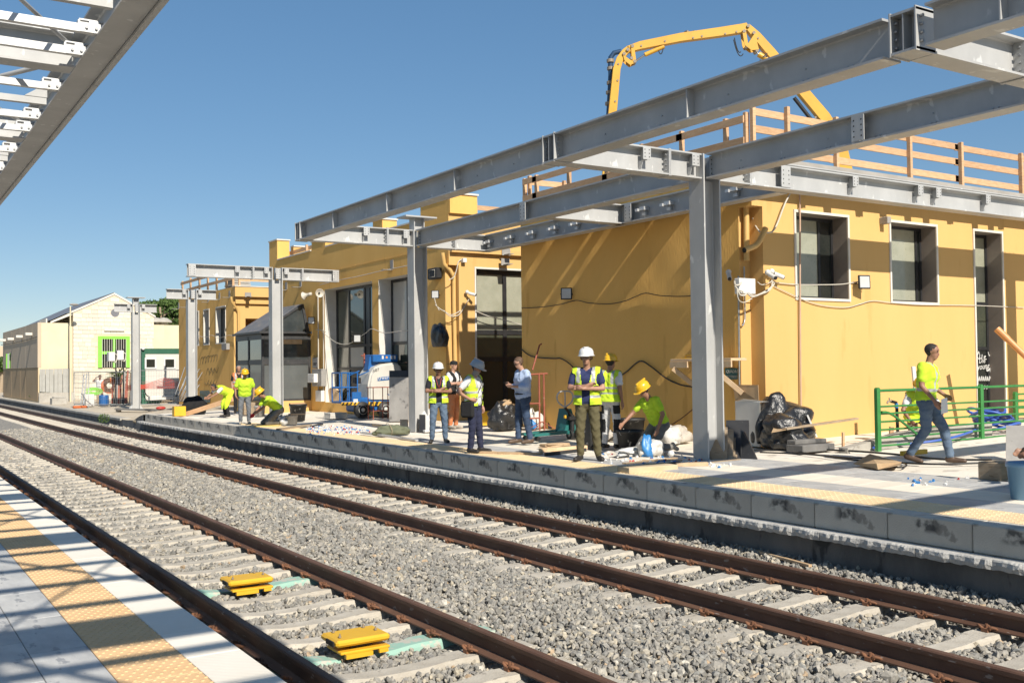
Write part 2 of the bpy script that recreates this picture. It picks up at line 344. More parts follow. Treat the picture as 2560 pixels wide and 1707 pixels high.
# ---------------------------------------------------------------- ballast stones
def stone_variants(n, hi):
    out = []
    for _ in range(n):
        bm = bmesh.new()
        if hi: bmesh.ops.create_icosphere(bm, subdivisions=1, radius=1)
        else: bmesh.ops.create_cube(bm, size=1.35)
        v = np.array([p.co[:] for p in bm.verts]); bm.normal_update()
        if not hi: bmesh.ops.triangulate(bm, faces=bm.faces[:])
        f = np.array([[q.index for q in fc.verts] for fc in bm.faces]); bm.free()
        v = v*(1+rng.normal(0, .2 if hi else .16, (len(v), 1))); v += rng.normal(0, .10, v.shape); v *= np.array([1, rng.uniform(.65, .95), rng.uniform(.5, .8)]); out.append((v, f))
    return out
def scatter(name, n_per_m2, y0, y1, size, hi, label_x=(XL+.02, XR-.03)):
    area = (label_x[1]-label_x[0])*(y1-y0); n = int(area*n_per_m2)
    x = rng.uniform(label_x[0], label_x[1], n); y = rng.uniform(y0, y1, n); s = size*rng.lognormal(0, .26, n)
    keep = np.ones(n, bool)
    for t, ph in ((T1, ph1), (T2, .25)):
        d = np.abs(x-t); fy = np.abs(((y-2.5-ph+.3) % .6)-.3)
        keep &= ~((d < .70) & (fy < .108+rng.uniform(-.03, .015, n)))
        over = (d > .80) & (d < 1.30) & (fy < .115); cover = np.sin(x*9+y*3.1)*np.sin(y*1.7-x*2) + rng.normal(0, .35, n)
        keep &= ~(over & ((d < .98) | (cover > -.15)))
        keep &= ~(np.abs(d-GA) < .082+s*.3)
    x, y, s = x[keep], y[keep], s[keep]; n = len(x); h = bed_h(x, y)
    z = h + rng.uniform(-.028, .012, n) - .008
    var = stone_variants(7, hi); which = rng.integers(0, 7, n); Vs = []; Fs = []; k = 0
    for q in range(7):
        v0, f0 = var[q]; idx = np.nonzero(which == q)[0]; m = len(idx)
        e = rng.normal(size=(m, 4)); e /= np.linalg.norm(e, axis=1, keepdims=True); w_, a_, b_, c_ = e.T
        Rm = np.stack([np.stack([1-2*(b_*b_+c_*c_), 2*(a_*b_-c_*w_), 2*(a_*c_+b_*w_)], 1), np.stack([2*(a_*b_+c_*w_), 1-2*(a_*a_+c_*c_), 2*(b_*c_-a_*w_)], 1), np.stack([2*(a_*c_-b_*w_), 2*(b_*c_+a_*w_), 1-2*(a_*a_+b_*b_)], 1)], 1)
        P = np.einsum('nij,kj->nki', Rm, v0)*s[idx][:, None, None] + np.stack([x[idx], y[idx], z[idx]], 1)[:, None, :]
        Vs.append(P.reshape(-1, 3)); Fs.append((f0[None]+(np.arange(m)*len(v0))[:, None, None]).reshape(-1, 3)+k); k += m*len(v0)
    o = big_mesh(name, np.concatenate(Vs), np.concatenate(Fs), [M_ballast]); return tag(o, kind='stuff')
s1 = scatter('ballast', 800, 2.6, 13, .0275, True); tag(s1, 'sharp grey ballast stones lying near the camera between the rails', 'ballast')
s2 = scatter('ballast', 460, 13, 26, .032, False); tag(s2, 'grey ballast stones along the middle stretch of both tracks', 'ballast')
s3 = scatter('ballast', 170, 26, 46, .042, False); tag(s3, 'grey ballast stones on the far stretch of both tracks', 'ballast')

# ---------------------------------------------------------------- left platform (near the camera)
def tact_mat(name, c1, c2):
    return mat(name, c1, c2, scale=1.7, rough=.75, bump=.12, bscale=120, rnd=.045)
M_yellow_tile = tact_mat('tactile_yellow', (.84, .54, .27), (.92, .63, .34))
M_white_tile = mat('ribbed_white_tile', (.90, .83, .71), (.98, .92, .81), scale=2.2, rough=.8, rnd=.05, c3=(.78, .71, .60), t3=.65, s3=5)
M_grey_slab = mat('grey_stone_slab', (.44, .44, .435), (.66, .65, .62), scale=2.6, rough=.6, bump=.15, bscale=60, rnd=.06, stretch=(1.6, .7, 1), c3=(.33, .335, .345), t3=.6, s3=7)
def add_waves(m):
    n = m.node_tree; N = n.nodes; L = n.links; tc = N.new('ShaderNodeTexCoord'); wv = N.new('ShaderNodeTexWave'); wv.bands_direction = 'DIAGONAL'; wv.inputs['Scale'].default_value = 9; wv.inputs['Distortion'].default_value = 1.5
    L.new(tc.outputs['Object'], wv.inputs['Vector']); bp = N.new('ShaderNodeBump'); bp.inputs['Strength'].default_value = .22; bp.inputs['Distance'].default_value = .003; L.new(wv.outputs['Fac'], bp.inputs['Height']); L.new(bp.outputs[0], N['Principled BSDF'].inputs['Normal'])
add_waves(M_white_tile)
lp = MB(); lp.box((-9, -8, -.3), (XL-.01, 120, ZL-.03)); left = struct('left_platform', lp, M_concrete)
def tile_mesh(name, w, l, m, h=.03, ch=.003): q = MB(); q.bbox((0, 0, 0), (w-.004, l-.004, h), ch); return q.mesh(name, m)
def dome_tile(name, w, l, m, nx=6, ny=6, stag=True):
    q = MB(); q.bbox((0, 0, 0), (w-.004, l-.004, .03), .003)
    for j in range(ny):
        for i in range(nx):
            x = (i+.25+(.5 if stag and j % 2 else 0))*w/nx; y = (j+.5)*l/ny
            q.lathe([(.0125, .0295), (.009, .0345), (0, .0348)], 7, M=Matrix.Translation((x, y, 0)), smooth=True)
    return q.mesh(name, m)
mw = tile_mesh('edge_tile', XL-1.54, .6, M_white_tile); my = dome_tile('tactile_tile', .41, .4, M_yellow_tile, 7, 8); mg1 = tile_mesh('grey_slab', .31, .9, M_grey_slab); mg2 = tile_mesh('grey_slab', .6, .9, M_grey_slab)
y = 0.4
while y < 30: obj_of('edge_tile', mw, left, (1.54, y, ZL-.03)); y += .6
y = 0.3
while y < 30: obj_of('tactile_tile', my, left, (1.13, y, ZL-.03)); y += .4
y = .1; k = 0
while y < 30:
    obj_of('grey_slab', mg1, left, (.82, y, ZL-.03)); obj_of('grey_slab', mg2, left, (.22, y+.3, ZL-.03))
    if y < 20: obj_of('grey_slab', mg2, left, (-.38, y, ZL-.03))
    y += .9

# ---------------------------------------------------------------- right platform
YE = 39.4                                                     # where the new edge blocks end
def block_mat():
    m = mat('edge_block', (.58, .52, .43), (.70, .64, .54), scale=1.6, rough=.88, bump=.3, bscale=60, c3=(.37, .33, .275), t3=.6, s3=4, rnd=.06)
    n = m.node_tree; N = n.nodes; L = n.links; b = N['Principled BSDF']; src = b.inputs['Base Color'].links[0].from_socket
    tc = N.new('ShaderNodeTexCoord'); oi = N.new('ShaderNodeObjectInfo'); sp = N.new('ShaderNodeSeparateXYZ'); L.new(tc.outputs['Object'], sp.inputs[0])
    def band(sock, c, wd):
        s_ = N.new('ShaderNodeMath'); s_.operation = 'SUBTRACT'; L.new(sock, s_.inputs[0]); s_.inputs[1].default_value = c
        a_ = N.new('ShaderNodeMath'); a_.operation = 'ABSOLUTE'; L.new(s_.outputs[0], a_.inputs[0])
        r_ = N.new('ShaderNodeMapRange'); r_.inputs[1].default_value = wd*1.1; r_.inputs[2].default_value = wd*.55; L.new(a_.outputs[0], r_.inputs[0]); return r_.outputs[0]
    nz = N.new('ShaderNodeTexNoise'); nz.noise_dimensions = '4D'; nz.inputs['Scale'].default_value = 9; nz.inputs['Detail'].default_value = 5
    mw_ = N.new('ShaderNodeMath'); mw_.operation = 'MULTIPLY'; mw_.inputs[1].default_value = 40; L.new(oi.outputs['Random'], mw_.inputs[0]); L.new(mw_.outputs[0], nz.inputs['W']); L.new(tc.outputs['Object'], nz.inputs['Vector'])
    r1 = N.new('ShaderNodeMapRange'); r1.inputs[1].default_value = .42; r1.inputs[2].default_value = .56; L.new(nz.outputs['Fac'], r1.inputs[0])
    y_, z_ = band(sp.outputs['Y'], .5, .17), band(sp.outputs['Z'], .205, .085)
    p1 = N.new('ShaderNodeMath'); p1.operation = 'MULTIPLY'; L.new(y_, p1.inputs[0]); L.new(z_, p1.inputs[1])
    p2 = N.new('ShaderNodeMath'); p2.operation = 'MULTIPLY'; L.new(p1.outputs[0], p2.inputs[0]); L.new(r1.outputs[0], p2.inputs[1])
    p3 = N.new('ShaderNodeMath'); p3.operation = 'MULTIPLY'; L.new(p2.outputs[0], p3.inputs[0]); p3.inputs[1].default_value = .85
    mx = N.new('ShaderNodeMix'); mx.data_type = 'RGBA'; L.new(p3.outputs[0], mx.inputs[0]); L.new(src, mx.inputs[6]); mx.inputs[7].default_value = (.045, .043, .042, 1); L.new(mx.outputs[2], b.inputs['Base Color'])
    return m
M_block = block_mat()
M_ledge = mat('hewn_stone_ledge', (.50, .485, .455), (.64, .62, .575), scale=6, rough=.85, bump=.8, bscale=22, c3=(.40, .375, .335), t3=.62, s3=2.2)
PIT = (PG(2345, 1240).x, PG(2345, 1240).y-.55, 1.5, .62)       # open pit in the paving by the right edge: x, y, length, width
px0, px1, py0, py1 = PIT[0], PIT[0]+PIT[2], PIT[1], PIT[1]+PIT[3]
rp_ = MB()
def slab_top(mb, xs, ys, hole, mi=0):
    for i in range(len(xs)-1):
        for j in range(len(ys)-1):
            x0, x1, y0, y1 = xs[i], xs[i+1], ys[j], ys[j+1]
            if hole and x0 >= hole[0]-1e-6 and x1 <= hole[1]+1e-6 and y0 >= hole[2]-1e-6 and y1 <= hole[3]+1e-6: continue
            mb.add([(x0, y0, zp(x0)-.032), (x1, y0, zp(x1)-.032), (x1, y1, zp(x1)-.032), (x0, y1, zp(x0)-.032)], [(0, 1, 2, 3)], mi)
slab_top(rp_, [9.2, px0, px1, 30.0], [-6, py0, py1, YE], (px0, px1, py0, py1))
# pit walls and floor
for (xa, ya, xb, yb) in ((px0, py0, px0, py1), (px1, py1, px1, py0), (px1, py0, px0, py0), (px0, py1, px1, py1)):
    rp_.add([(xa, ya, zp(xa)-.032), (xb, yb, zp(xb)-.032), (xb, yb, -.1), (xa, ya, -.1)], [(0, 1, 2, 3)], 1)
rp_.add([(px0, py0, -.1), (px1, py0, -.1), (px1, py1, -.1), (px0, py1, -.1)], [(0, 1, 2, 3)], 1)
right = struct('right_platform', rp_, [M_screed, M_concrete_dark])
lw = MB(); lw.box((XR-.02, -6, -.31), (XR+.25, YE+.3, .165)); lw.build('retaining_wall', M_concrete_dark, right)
# edge blocks, 0.96 m pitch, and hewn ledge slabs beneath
bm_ = MB(); bm_.bbox((0, .004, 0), (.30, .956, .28), .012); blk = bm_.mesh('edge_block', M_block)
y = 26.05-.96*24
while y < YE: obj_of('edge_block', blk, right, (XR-.005+random.uniform(-.003, .003), y, .272)); y += .96
def ledge_mesh():
    q = MB(); n = 22; L = 1.192; vs = []; fs = []
    for i in range(n+1):
        t = .004+L*i/n; r_ = random.uniform(-.012, .012)
        vs += [(.22, t, .095), (0.012+r_*.4, t, .097), (r_, t, .088+random.uniform(-.006, .002)), (r_*1.4-.004, t, .045+random.uniform(-.01, .01)), (.012+r_, t, .002+random.uniform(-.006, .006)), (.22, t, 0)]
    for i in range(n):
        for k in range(5): a = i*6+k; fs.append((a, a+6, a+7, a+1))
    fs += [(0, 1, 2, 3, 4, 5), tuple(n*6+k for k in (5, 4, 3, 2, 1, 0))]; q.add(vs, fs); return q.mesh('ledge_slab', M_ledge)
lm = [ledge_mesh() for _ in range(4)]; y = 1.6; k = 0
while y < YE+.2: obj_of('ledge_slab', lm[(k*k+k//3) % 4], right, (XR-.185, y, .172)); y += 1.2; k += 1
# paving in place: tactile strip, grey slabs, ribbed light strip
M_tact2 = mat('tactile_yellow_dusty', (.92, .66, .36), (.99, .77, .48), scale=2, rough=.8, bump=.12, bscale=120, rnd=.05)
M_light_tile = mat('light_ribbed_tile', (.88, .78, .63), (.97, .88, .74), scale=2, rough=.85, rnd=.04)
tt = dome_tile('tactile_tile', .57, .4, M_tact2, 7, 5, False)
ce = tile_mesh('coping_tile', .27, .6, mat('coping_tile', (.52, .505, .47), (.62, .60, .565), scale=3, rough=.8, rnd=.05, bump=.1, bscale=90))
gs = tile_mesh('grey_slab', .53, .9, M_grey_slab); gs2 = tile_mesh('grey_slab', .42, .9, M_grey_slab); lt = tile_mesh('light_tile', .66, .4, M_light_tile)
def paver(name, me, x, y): o = obj_of(name, me, right, (x, y, zp(x)-.03)); o.rotation_euler = (0, -math.atan(SL), 0); return o
y = 2.2
while y < YE-.6: paver('coping_tile', ce, 9.005+.28-.275, y) if False else None; y += .6
y = 2.0
while y < 29.4: paver('tactile_tile', tt, 9.29, y); y += .4
y = 2.0
while y < 19.5:
    paver('grey_slab', gs, 9.865, y)
    if y < 11.4: paver('grey_slab', gs2, 11.07, y); paver('grey_slab', gs2, 11.50, y+.45)
    y += .9
y = 2.0
while y < 13.2:
    paver('light_tile', lt, 10.40, y); y += .4
# the old lower platform beyond the new blocks: the made ground falls away to it
def zg(x, y):
    if y <= YE: return zp(x)
    u = min(1., max(0., (y-YE-(0.3 if x < 10 else 1.5))/(2.2+max(0., x-9.6)*4.5))); u = u*u*(3-2*u)
    return zp(x)*(1-u)+(.20+.025*min(6., x-9.0)+.0012*min(60., max(0., y-46)))*u - .032*(1-u)
op = MB(); xs_o = [9.0, 9.25, 9.6, 10.2, 11, 12, 13.2, 15, 18, 24, 30]; ys_o = [YE, YE+.4, 40.6, 41.4, 42.5, 44, 46, 49, 53, 58, 66, 80, 110, 170]
no = len(xs_o); op.add([(x, y, zg(x, max(y, YE+.001))) for y in ys_o for x in xs_o], [(j*no+i, j*no+i+1, (j+1)*no+i+1, (j+1)*no+i) for j in range(len(ys_o)-1) for i in range(no-1)], 0, True)
for j in range(1, len(ys_o)-1):
    a_, b_ = (9.0, ys_o[j], zg(9.0, ys_o[j])), (9.0, ys_o[j+1], zg(9.0, ys_o[j+1])); op.add([a_, b_, (9.0, b_[1], -.3), (9.0, a_[1], -.3)], [(3, 0, 1, 2)], 1)
struct('old_platform', op, [mat('pale_sandy_ground', (.56, .47, .34), (.68, .59, .46), scale=.6, rough=.95, bump=.4, bscale=14, c3=(.42, .35, .25), t3=.61, s3=2.4), M_concrete_dark])
cpo = MB(); y = 43.6
while y < 120: q_ = MB(); L_ = random.uniform(1.5, 2.6); q_.bbox((8.94, y+.01, zg(9, y)-.06), (9.38, y+L_-.01, zg(9, y)+.045), .012); q_.build('coping_stone', M_concrete, bpy.data.objects['old_platform']); y += L_
# ---------------------------------------------------------------- buildings
def plaster(name, c1, c2, bump=.35, bs=28, c3=None):
    m = mat(name, c1, c2, scale=.8, rough=.9, bump=bump, bscale=bs, c3=c3, t3=.61, s3=2.6, stretch=(1, 1, .22) if c3 else (1, 1, 1)); return m
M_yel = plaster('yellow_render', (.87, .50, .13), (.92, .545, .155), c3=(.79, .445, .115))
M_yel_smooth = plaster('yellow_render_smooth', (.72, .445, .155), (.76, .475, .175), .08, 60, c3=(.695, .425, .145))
M_trim = mat('white_trim', (.70, .66, .58), (.78, .75, .68), scale=3, rough=.7)
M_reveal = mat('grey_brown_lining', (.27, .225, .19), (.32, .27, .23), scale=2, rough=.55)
M_dframe = mat('dark_frame', (.022, .023, .025), (.035, .035, .037), scale=6, rough=.35)
def glass(name, c, c2, rough=.08, sc=1.2): return mat(name, c, c2, scale=sc, rough=rough, spec=.75, bump=0, coat=.6)
M_blind = mat('blind_behind_glass', (.33, .335, .25), (.40, .40, .31), scale=3, rough=.5, coat=.8, c3=(.28, .29, .22), t3=.62, s3=30)
M_gdark = glass('dark_glass', (.020, .024, .022), (.035, .038, .032))
M_ggreen = glass('green_tinted_glass', (.05, .06, .045), (.085, .09, .06))
M_gpale = mat('pale_blind_glass', (.50, .47, .41), (.57, .54, .48), scale=1, rough=.5, coat=.7)
M_roof = mat('roof_gravel', (.35, .33, .30), (.45, .42, .38), scale=2, rough=.95)
XB = 13.78
def wall(mb, ax, c, u0, u1, z0, z1, holes=(), d=.3, mi=0, mr=None, back=None):
    """wall face in the plane ax=c (normal towards the track for 'x', towards the camera for 'y') with real openings and reveals d deep"""
    mr = mi if mr is None else mr
    us = sorted({u0, u1, *[h[0] for h in holes], *[h[1] for h in holes]}); zs = sorted({z0, z1, *[h[2] for h in holes], *[h[3] for h in holes]})
    P = (lambda u, z, t=0: (c+t, u, z)) if ax == 'x' else (lambda u, z, t=0: (u, c+t, z))
    q = (lambda f: f[::-1]) if ax == 'x' else (lambda f: f)
    for i in range(len(us)-1):
        for j in range(len(zs)-1):
            a, b, e, f = us[i], us[i+1], zs[j], zs[j+1]
            if any(h[0]-1e-6 <= a and b <= h[1]+1e-6 and h[2]-1e-6 <= e and f <= h[3]+1e-6 for h in holes): continue
            mb.add([P(a, e), P(b, e), P(b, f), P(a, f)], [q((0, 1, 2, 3))], mi)
    for h in holes:
        a, b, e, f = h[:4]; dd = h[4] if len(h) > 4 else d
        mb.add([P(a, e), P(b, e), P(b, f), P(a, f), P(a, e, dd), P(b, e, dd), P(b, f, dd), P(a, f, dd)], [q(x) for x in ((0, 4, 5, 1), (1, 5, 6, 2), (2, 6, 7, 3), (3, 7, 4, 0))], mr)
    return mb
def quad(mb, p, mi=0): return mb.add(p, [(0, 1, 2, 3)], mi)
def surround(mb, ax, c, h, w=.05, pr=.025, mi=0):
    """thin projecting frame round an opening"""
    a, b, e, f = h[:4]; o = .002
    for (u0, u1, z0, z1) in ((a-w, b+w, f, f+w), (a-w, b+w, e-w, e), (a-w, a-o, e+o, f-o), (b+o, b+w, e+o, f-o)):
        if ax == 'x': mb.box((c-pr, u0, z0), (c+.02, u1, z1), mi)
        else: mb.box((u0, c-pr, z0), (u1, c+.02, z1), mi)
def window(parent, ax, c, h, d, cols, rows, panes, fw=.06, sur=True, frame_m=None, name='window'):
    """a glazed unit set d behind the wall face: frame, mullions, one pane per cell"""
    a, b, e, f = h[:4]; mb = MB(); C = c+d-.07
    def bx(u0, u1, z0, z1, t0, t1, mb_=mb, mi=0):
        if ax == 'x': mb_.box((t0, u0, z0), (t1, u1, z1), mi)
        else: mb_.box((u0, t0, z0), (u1, t1, z1), mi)
    U = [a+(b-a)*t for t in cols]; Z = [e+(f-e)*t for t in rows]
    bx(a, b, e, e+fw, C, C+.06); bx(a, b, f-fw, f, C, C+.06); bx(a, a+fw, e+fw, f-fw, C, C+.06); bx(b-fw, b, e+fw, f-fw, C, C+.06)
    for u in U[1:-1]: bx(u-fw/2, u+fw/2, e+fw, f-fw, C, C+.06)
    for z in Z[1:-1]:
        for i in range(len(U)-1): bx(U[i]+fw/2+.001, U[i+1]-fw/2-.001, z-fw/2, z+fw/2, C+.002, C+.058)
    w_ = mb.build(name, frame_m or M_dframe, parent)
    k = 0
    for j in range(len(Z)-1):
        for i in range(len(U)-1):
            pm = MB(); bx(U[i]+fw/2, U[i+1]-fw/2, Z[j]+fw/2, Z[j+1]-fw/2, C+.025, C+.037, pm); pm.build('pane', panes[k % len(panes)], w_); k += 1
    if sur:
        sm_ = MB(); surround(sm_, ax, c, h); sm_.build('frame', M_trim, w_)
    return w_
def pipe(parent, pts, r, m, name='downpipe', n=10):
    q = MB(); q.tube(pts, r, n); return q.build(name, m, parent)
M_pipe = mat('yellow_pipe', (.76, .49, .17), (.72, .45, .15), scale=4, rough=.5)

# ---- station block next to the camera
YF = 13.28; YN = PX(1847, 600, XB).y; XN = PY(1907, 600, YF).x; Y1B = PX(1303, 700, XB).y; Z1 = 5.85; ZN = PY(1905, 516, YF).z; ZB = .2
b1 = thing('station_building', (XB, YF, .6), 'tall yellow station block at the right with white framed windows and timber roof rails', 'building')
w1 = (PY(1989, 600, YF).x, PY(2118, 600, YF).x, PY(1991, 743, YF).z, PY(1991, 531, YF).z, .42)
w2 = (PY(2226, 600, YF).x, PY(2339, 600, YF).x, w1[2], w1[3], .42)
w3 = (PY(2437, 700, YF).x, PY(2505, 700, YF).x, .62, w1[3], .42)
m = MB(); wall(m, 'y', YF, XN, 30, ZB, ZN, (w1, w2, w3) if False else (), .42)
m = MB(); hs = (w1, w2, w3)
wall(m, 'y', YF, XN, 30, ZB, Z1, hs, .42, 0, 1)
quad(m, [(XB, YF, ZN), (XN, YF, ZN), (XN, YF, Z1), (XB, YF, Z1)])
quad(m, [(XB, YN, ZB), (XN, YN, ZB), (XN, YN, ZN), (XB, YN, ZN)])               # back of the corner notch
quad(m, [(XN, YN, ZB), (XN, YF, ZB), (XN, YF, ZN), (XN, YN, ZN)]); quad(m, [(XB, YF, ZN), (XB, YN, ZN), (XN, YN, ZN), (XN, YF, ZN)])
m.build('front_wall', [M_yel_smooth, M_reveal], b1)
m = MB()
# track-side wall, a fine sheet so that the plaster swells and dips a little, as old render does
ny_, nz_ = 90, 64; vs = []; fs = []
for i in range(ny_+1):
    for j in range(nz_+1):
        y_ = YN+(Y1B-YN)*i/ny_; z_ = ZB+(Z1-ZB)*j/nz_
        up = max(0., min(1., (z_-3.25)/.35)) 
        sw = (.006*math.sin(y_*2.1+z_*1.3)+.005*math.sin(y_*4.7-z_*2.9+1)+.003*math.sin(y_*9.1+z_*7.7))*up
        edge = min(1, i/3, (ny_-i)/3); vs.append((XB+sw*edge-.004*up*edge, y_, z_))
for i in range(ny_):
    for j in range(nz_): a = i*(nz_+1)+j; fs.append((a, a+1, a+nz_+2, a+nz_+1))
m.add(vs, fs, 0, True); quad(m, [(XB, YN, ZN), (XB, YF, ZN), (XB, YF, Z1), (XB, YN, Z1)])
m.build('track_wall', M_yel, b1)
m = MB(); quad(m, [(30, Y1B, ZB), (XB, Y1B, ZB), (XB, Y1B, Z1), (30, Y1B, Z1)]); quad(m, [(30, YF, ZB), (30, Y1B, ZB), (30, Y1B, Z1), (30, YF, Z1)]); m.build('rear_wall', M_yel_smooth, b1)
m = MB(); m.box((XB-.06, YF-.06, Z1), (30.1, Y1B+.06, Z1+.10)); m.build('roof', M_roof, b1)
ww = window(b1, 'y', YF, w1, .42, (0, .72, 1), (0, 1), [M_blind, M_gdark])
window(b1, 'y', YF, w2, .42, (0, .88, 1), (0, 1), [M_blind, M_gdark])
zt = PY(2443, 870, YF).z; zm = PY(2443, 755, YF).z; H3 = w3[3]-w3[2]
window(b1, 'y', YF, w3, .42, (0, 1), (0, (zt-w3[2])/H3, (zm-w3[2])/H3, 1), [M_gdark, M_ggreen, M_blind], fw=.07, name='door')
pipe(b1, [(XN-.17, YN-.10, ZN), (XN-.17, YN-.10, ZN-.25), (XN-.19, YN-.11, ZN-1.0)], .055, M_pipe)

# ---- middle station block with the tall glazed bays
Y2F = PX(1122, 640, XB).y; Y2N = PX(1114, 800, XB).y; X2N = PY(1148, 800, Y2F).x; Y2B = PX(673, 620, XB).y; Z2 = 6.42
b2 = thing('station_building', (XB, Y2F, .6), 'middle yellow station block with tall dark glazed bays and stepped parapet', 'building')
g1 = (PX(931, 800, XB).y, PX(812, 800, XB).y, .98, 4.93, .5); g2 = (PX(1030, 800, XB).y, PX(947, 800, XB).y, .98, 4.93, .5)
m = MB(); wall(m, 'x', XB, Y2N, Y2B, ZB, Z2, (g1, g2), .5, 0, 1)
Z2N = PY(1122, 662, Y2F).z; Z2T = PY(1122, 628, Y2F).z
quad(m, [(XB, Y2N, Z2N), (XB, Y2F, Z2N), (XB, Y2F, Z2), (XB, Y2N, Z2)])
m.build('track_wall', [M_yel, M_trim], b2)
m = MB()
dg = (PY(1191, 800, Y2F).x, 18.2, .75, PY(1195, 672, Y2F).z, .25)
wall(m, 'y', Y2F, X2N, 20.5, ZB, Z2N, (dg,), .25, 0, 1)
quad(m, [(XB, Y2F, Z2N), (20.5, Y2F, Z2N), (20.5, Y2F, Z2), (XB, Y2F, Z2)])
quad(m, [(XB, Y2N, ZB), (X2N, Y2N, ZB), (X2N, Y2N, Z2N), (XB, Y2N, Z2N)]); quad(m, [(X2N, Y2N, ZB), (X2N, Y2F, ZB), (X2N, Y2F, Z2N), (X2N, Y2N, Z2N)]); quad(m, [(XB, Y2F, Z2N), (XB, Y2N, Z2N), (X2N, Y2N, Z2N), (X2N, Y2F, Z2N)])
m.build('front_wall', [M_yel_smooth, M_trim], b2)
m = MB(); m.box((XB+.02, Y2F-.14, Z2T-.03), (20.5, Y2F-.004, Z2T+.10)); m.build('cornice', M_yel_smooth, b2)
m = MB(); m.box((XB+.02, Y2F+.02, Z2-.25), (21, Y2B-.02, Z2-.12)); m.build('roof', M_roof, b2)
m = MB(); quad(m, [(21, Y2B, ZB), (XB, Y2B, ZB), (XB, Y2B, Z2), (21, Y2B, Z2)]); quad(m, [(20.5, Y2F, ZB), (21, Y2B, ZB), (21, Y2B, Z2), (20.5, Y2F, Z2)]); m.build('rear_wall', M_yel_smooth, b2)
for (ya, yb, zt_, dx) in ((PX(1125, 520, XB).y, PX(1051, 520, XB).y, PX(1125, 484, XB).z, .88), (PX(956, 560, XB).y, PX(932, 560, XB).y, 6.80, .5), (PX(813, 610, XB).y, PX(779, 610, XB).y, 6.72, .5), (PX(693, 620, XB).y, Y2B, 7.22, .5)):
    q = MB(); q.box((XB, ya, Z2+.001), (XB+dx, yb, zt_)); q.box((XB-.03, ya-.04, zt_+.001), (XB+dx+.03, yb+.04, zt_+.05), 1); q.build('parapet_pier', [M_yel, M_trim], b2)
cop = MB(); cop.box((XB-.03, PX(1051, 520, XB).y+.05, Z2+.002), (XB+.28, PX(956, 560, XB).y-.05, Z2+.045)); cop.box((XB-.03, PX(932, 560, XB).y+.05, Z2+.002), (XB+.28, PX(813, 610, XB).y-.05, Z2+.045)); cop.box((XB-.03, PX(779, 610, XB).y+.05, Z2+.002), (XB+.28, PX(693, 620, XB).y-.05, Z2+.045)); cop.build('coping', M_trim, b2)
rb = MB(); rb.box((XB+.9, Y2B-.3, Z2+.05), (20.5, Y2B, 7.08)); rb.box((XB+.9, Y2B-.34, 7.082), (20.5, Y2B+.04, 7.13), 1); rb.build('rear_parapet', [M_yel_smooth, M_trim], b2)
window(b2, 'x', XB, g1, .5, (0, .30, .40, .72, 1), (0, .295, .49, 1), [M_ggreen, M_dframe, M_dframe, M_ggreen, M_ggreen, M_dframe, M_gpale, M_ggreen, M_ggreen, M_dframe, M_ggreen, M_ggreen], fw=.10, sur=False)
window(b2, 'x', XB, g2, .5, (0, .5, 1), (0, .49, 1), [M_ggreen, M_ggreen, M_gpale, M_gpale], fw=.10, sur=False)
window(b2, 'y', Y2F, dg, .25, (0, .30, .62, 1), (0, .385, .57, 1), [M_gdark, M_gdark, M_gdark, M_ggreen, M_ggreen, M_ggreen, M_blind, M_blind, M_blind], fw=.13, sur=False, name='door')
sm_ = MB(); surround(sm_, 'y', Y2F, dg, .05, .02); sm_.build('frame', M_trim, b2)
xd = PY(1135, 800, Y2N).x
pipe(b2, [PY(1106, 632, Y2N-.12), PY(1110, 660, Y2N-.1), PY(1124, 674, Y2N-.08), PY(1134, 690, Y2N-.08), PY(1135, 760, Y2N-.08), (xd, Y2N-.08, .7)], .06, M_pipe)
# ledge line and stains in the render: a real string course
sc_ = MB(); 
for i in range(12):
    ya = Y2N+.3+(Y2B-Y2N-.6)*i/12; yb = Y2N+.3+(Y2B-Y2N-.6)*(i+1)/12; sc_.box((XB-.012-.004*random.random(), ya, 5.52+random.uniform(-.008, .008)), (XB+.01, yb-.01, 5.56+random.uniform(-.01, .01)))
sc_.build('string_course', M_yel, b2)

# ---- far station block with the recessed entrance
Y3F = PX(584, 720, XB).y; Y3B = PX(447, 800, XB).y; Z3 = 5.80
b3 = thing('station_building', (XB, Y3F, .6), 'far yellow station block with recessed entrance and timber rails on its roof', 'building')
hs = [(PX(b_, 800, XB).y, PX(a_, 800, XB).y, z0, z1, .28) for a_, b_, z0, z1 in ((541, 564, 3.40, 5.0), (510, 523, 3.40, 5.0), (486, 497, 3.40, 5.0))]
m = MB(); wall(m, 'x', XB, Y3F, Y3B, ZB, Z3, hs, .28, 0, 1); m.build('track_wall', [M_yel, M_trim], b3)
for h in hs: window(b3, 'x', XB, h, .28, (0, 1), (0, 1), [M_gdark])
m = MB(); en = (PY(614, 900, Y3F).x, 17.5, ZB, 4.42, 2.6); wall(m, 'y', Y3F, XB, 21, ZB, Z3, (en,), 2.6)
quad(m, [(en[0], Y3F+2.6, ZB), (en[1], Y3F+2.6, ZB), (en[1], Y3F+2.6, 4.42), (en[0], Y3F+2.6, 4.42)]); m.build('front_wall', M_yel_smooth, b3)
m = MB(); m.box((XB-.02, Y3F-.28, 5.36), (21, Y3F-.003, 5.79)); m.box((XB+.05, Y3F-.12, 5.06), (21, Y3F-.003, 5.355)); m.box((XB-.05, Y3F-.31, 5.792), (21, Y3F+.1, 5.83), 1); m.build('fascia', [M_yel_smooth, M_trim], b3)
m = MB(); m.box((XB+.02, Y3F+.12, Z3-.1), (21, Y3B, Z3+.02)); m.build('roof', M_roof, b3)
m = MB(); quad(m, [(21, Y3B, ZB), (XB, Y3B, ZB), (XB, Y3B, Z3), (21, Y3B, Z3)]); m.build('rear_wall', M_yel_smooth, b3)
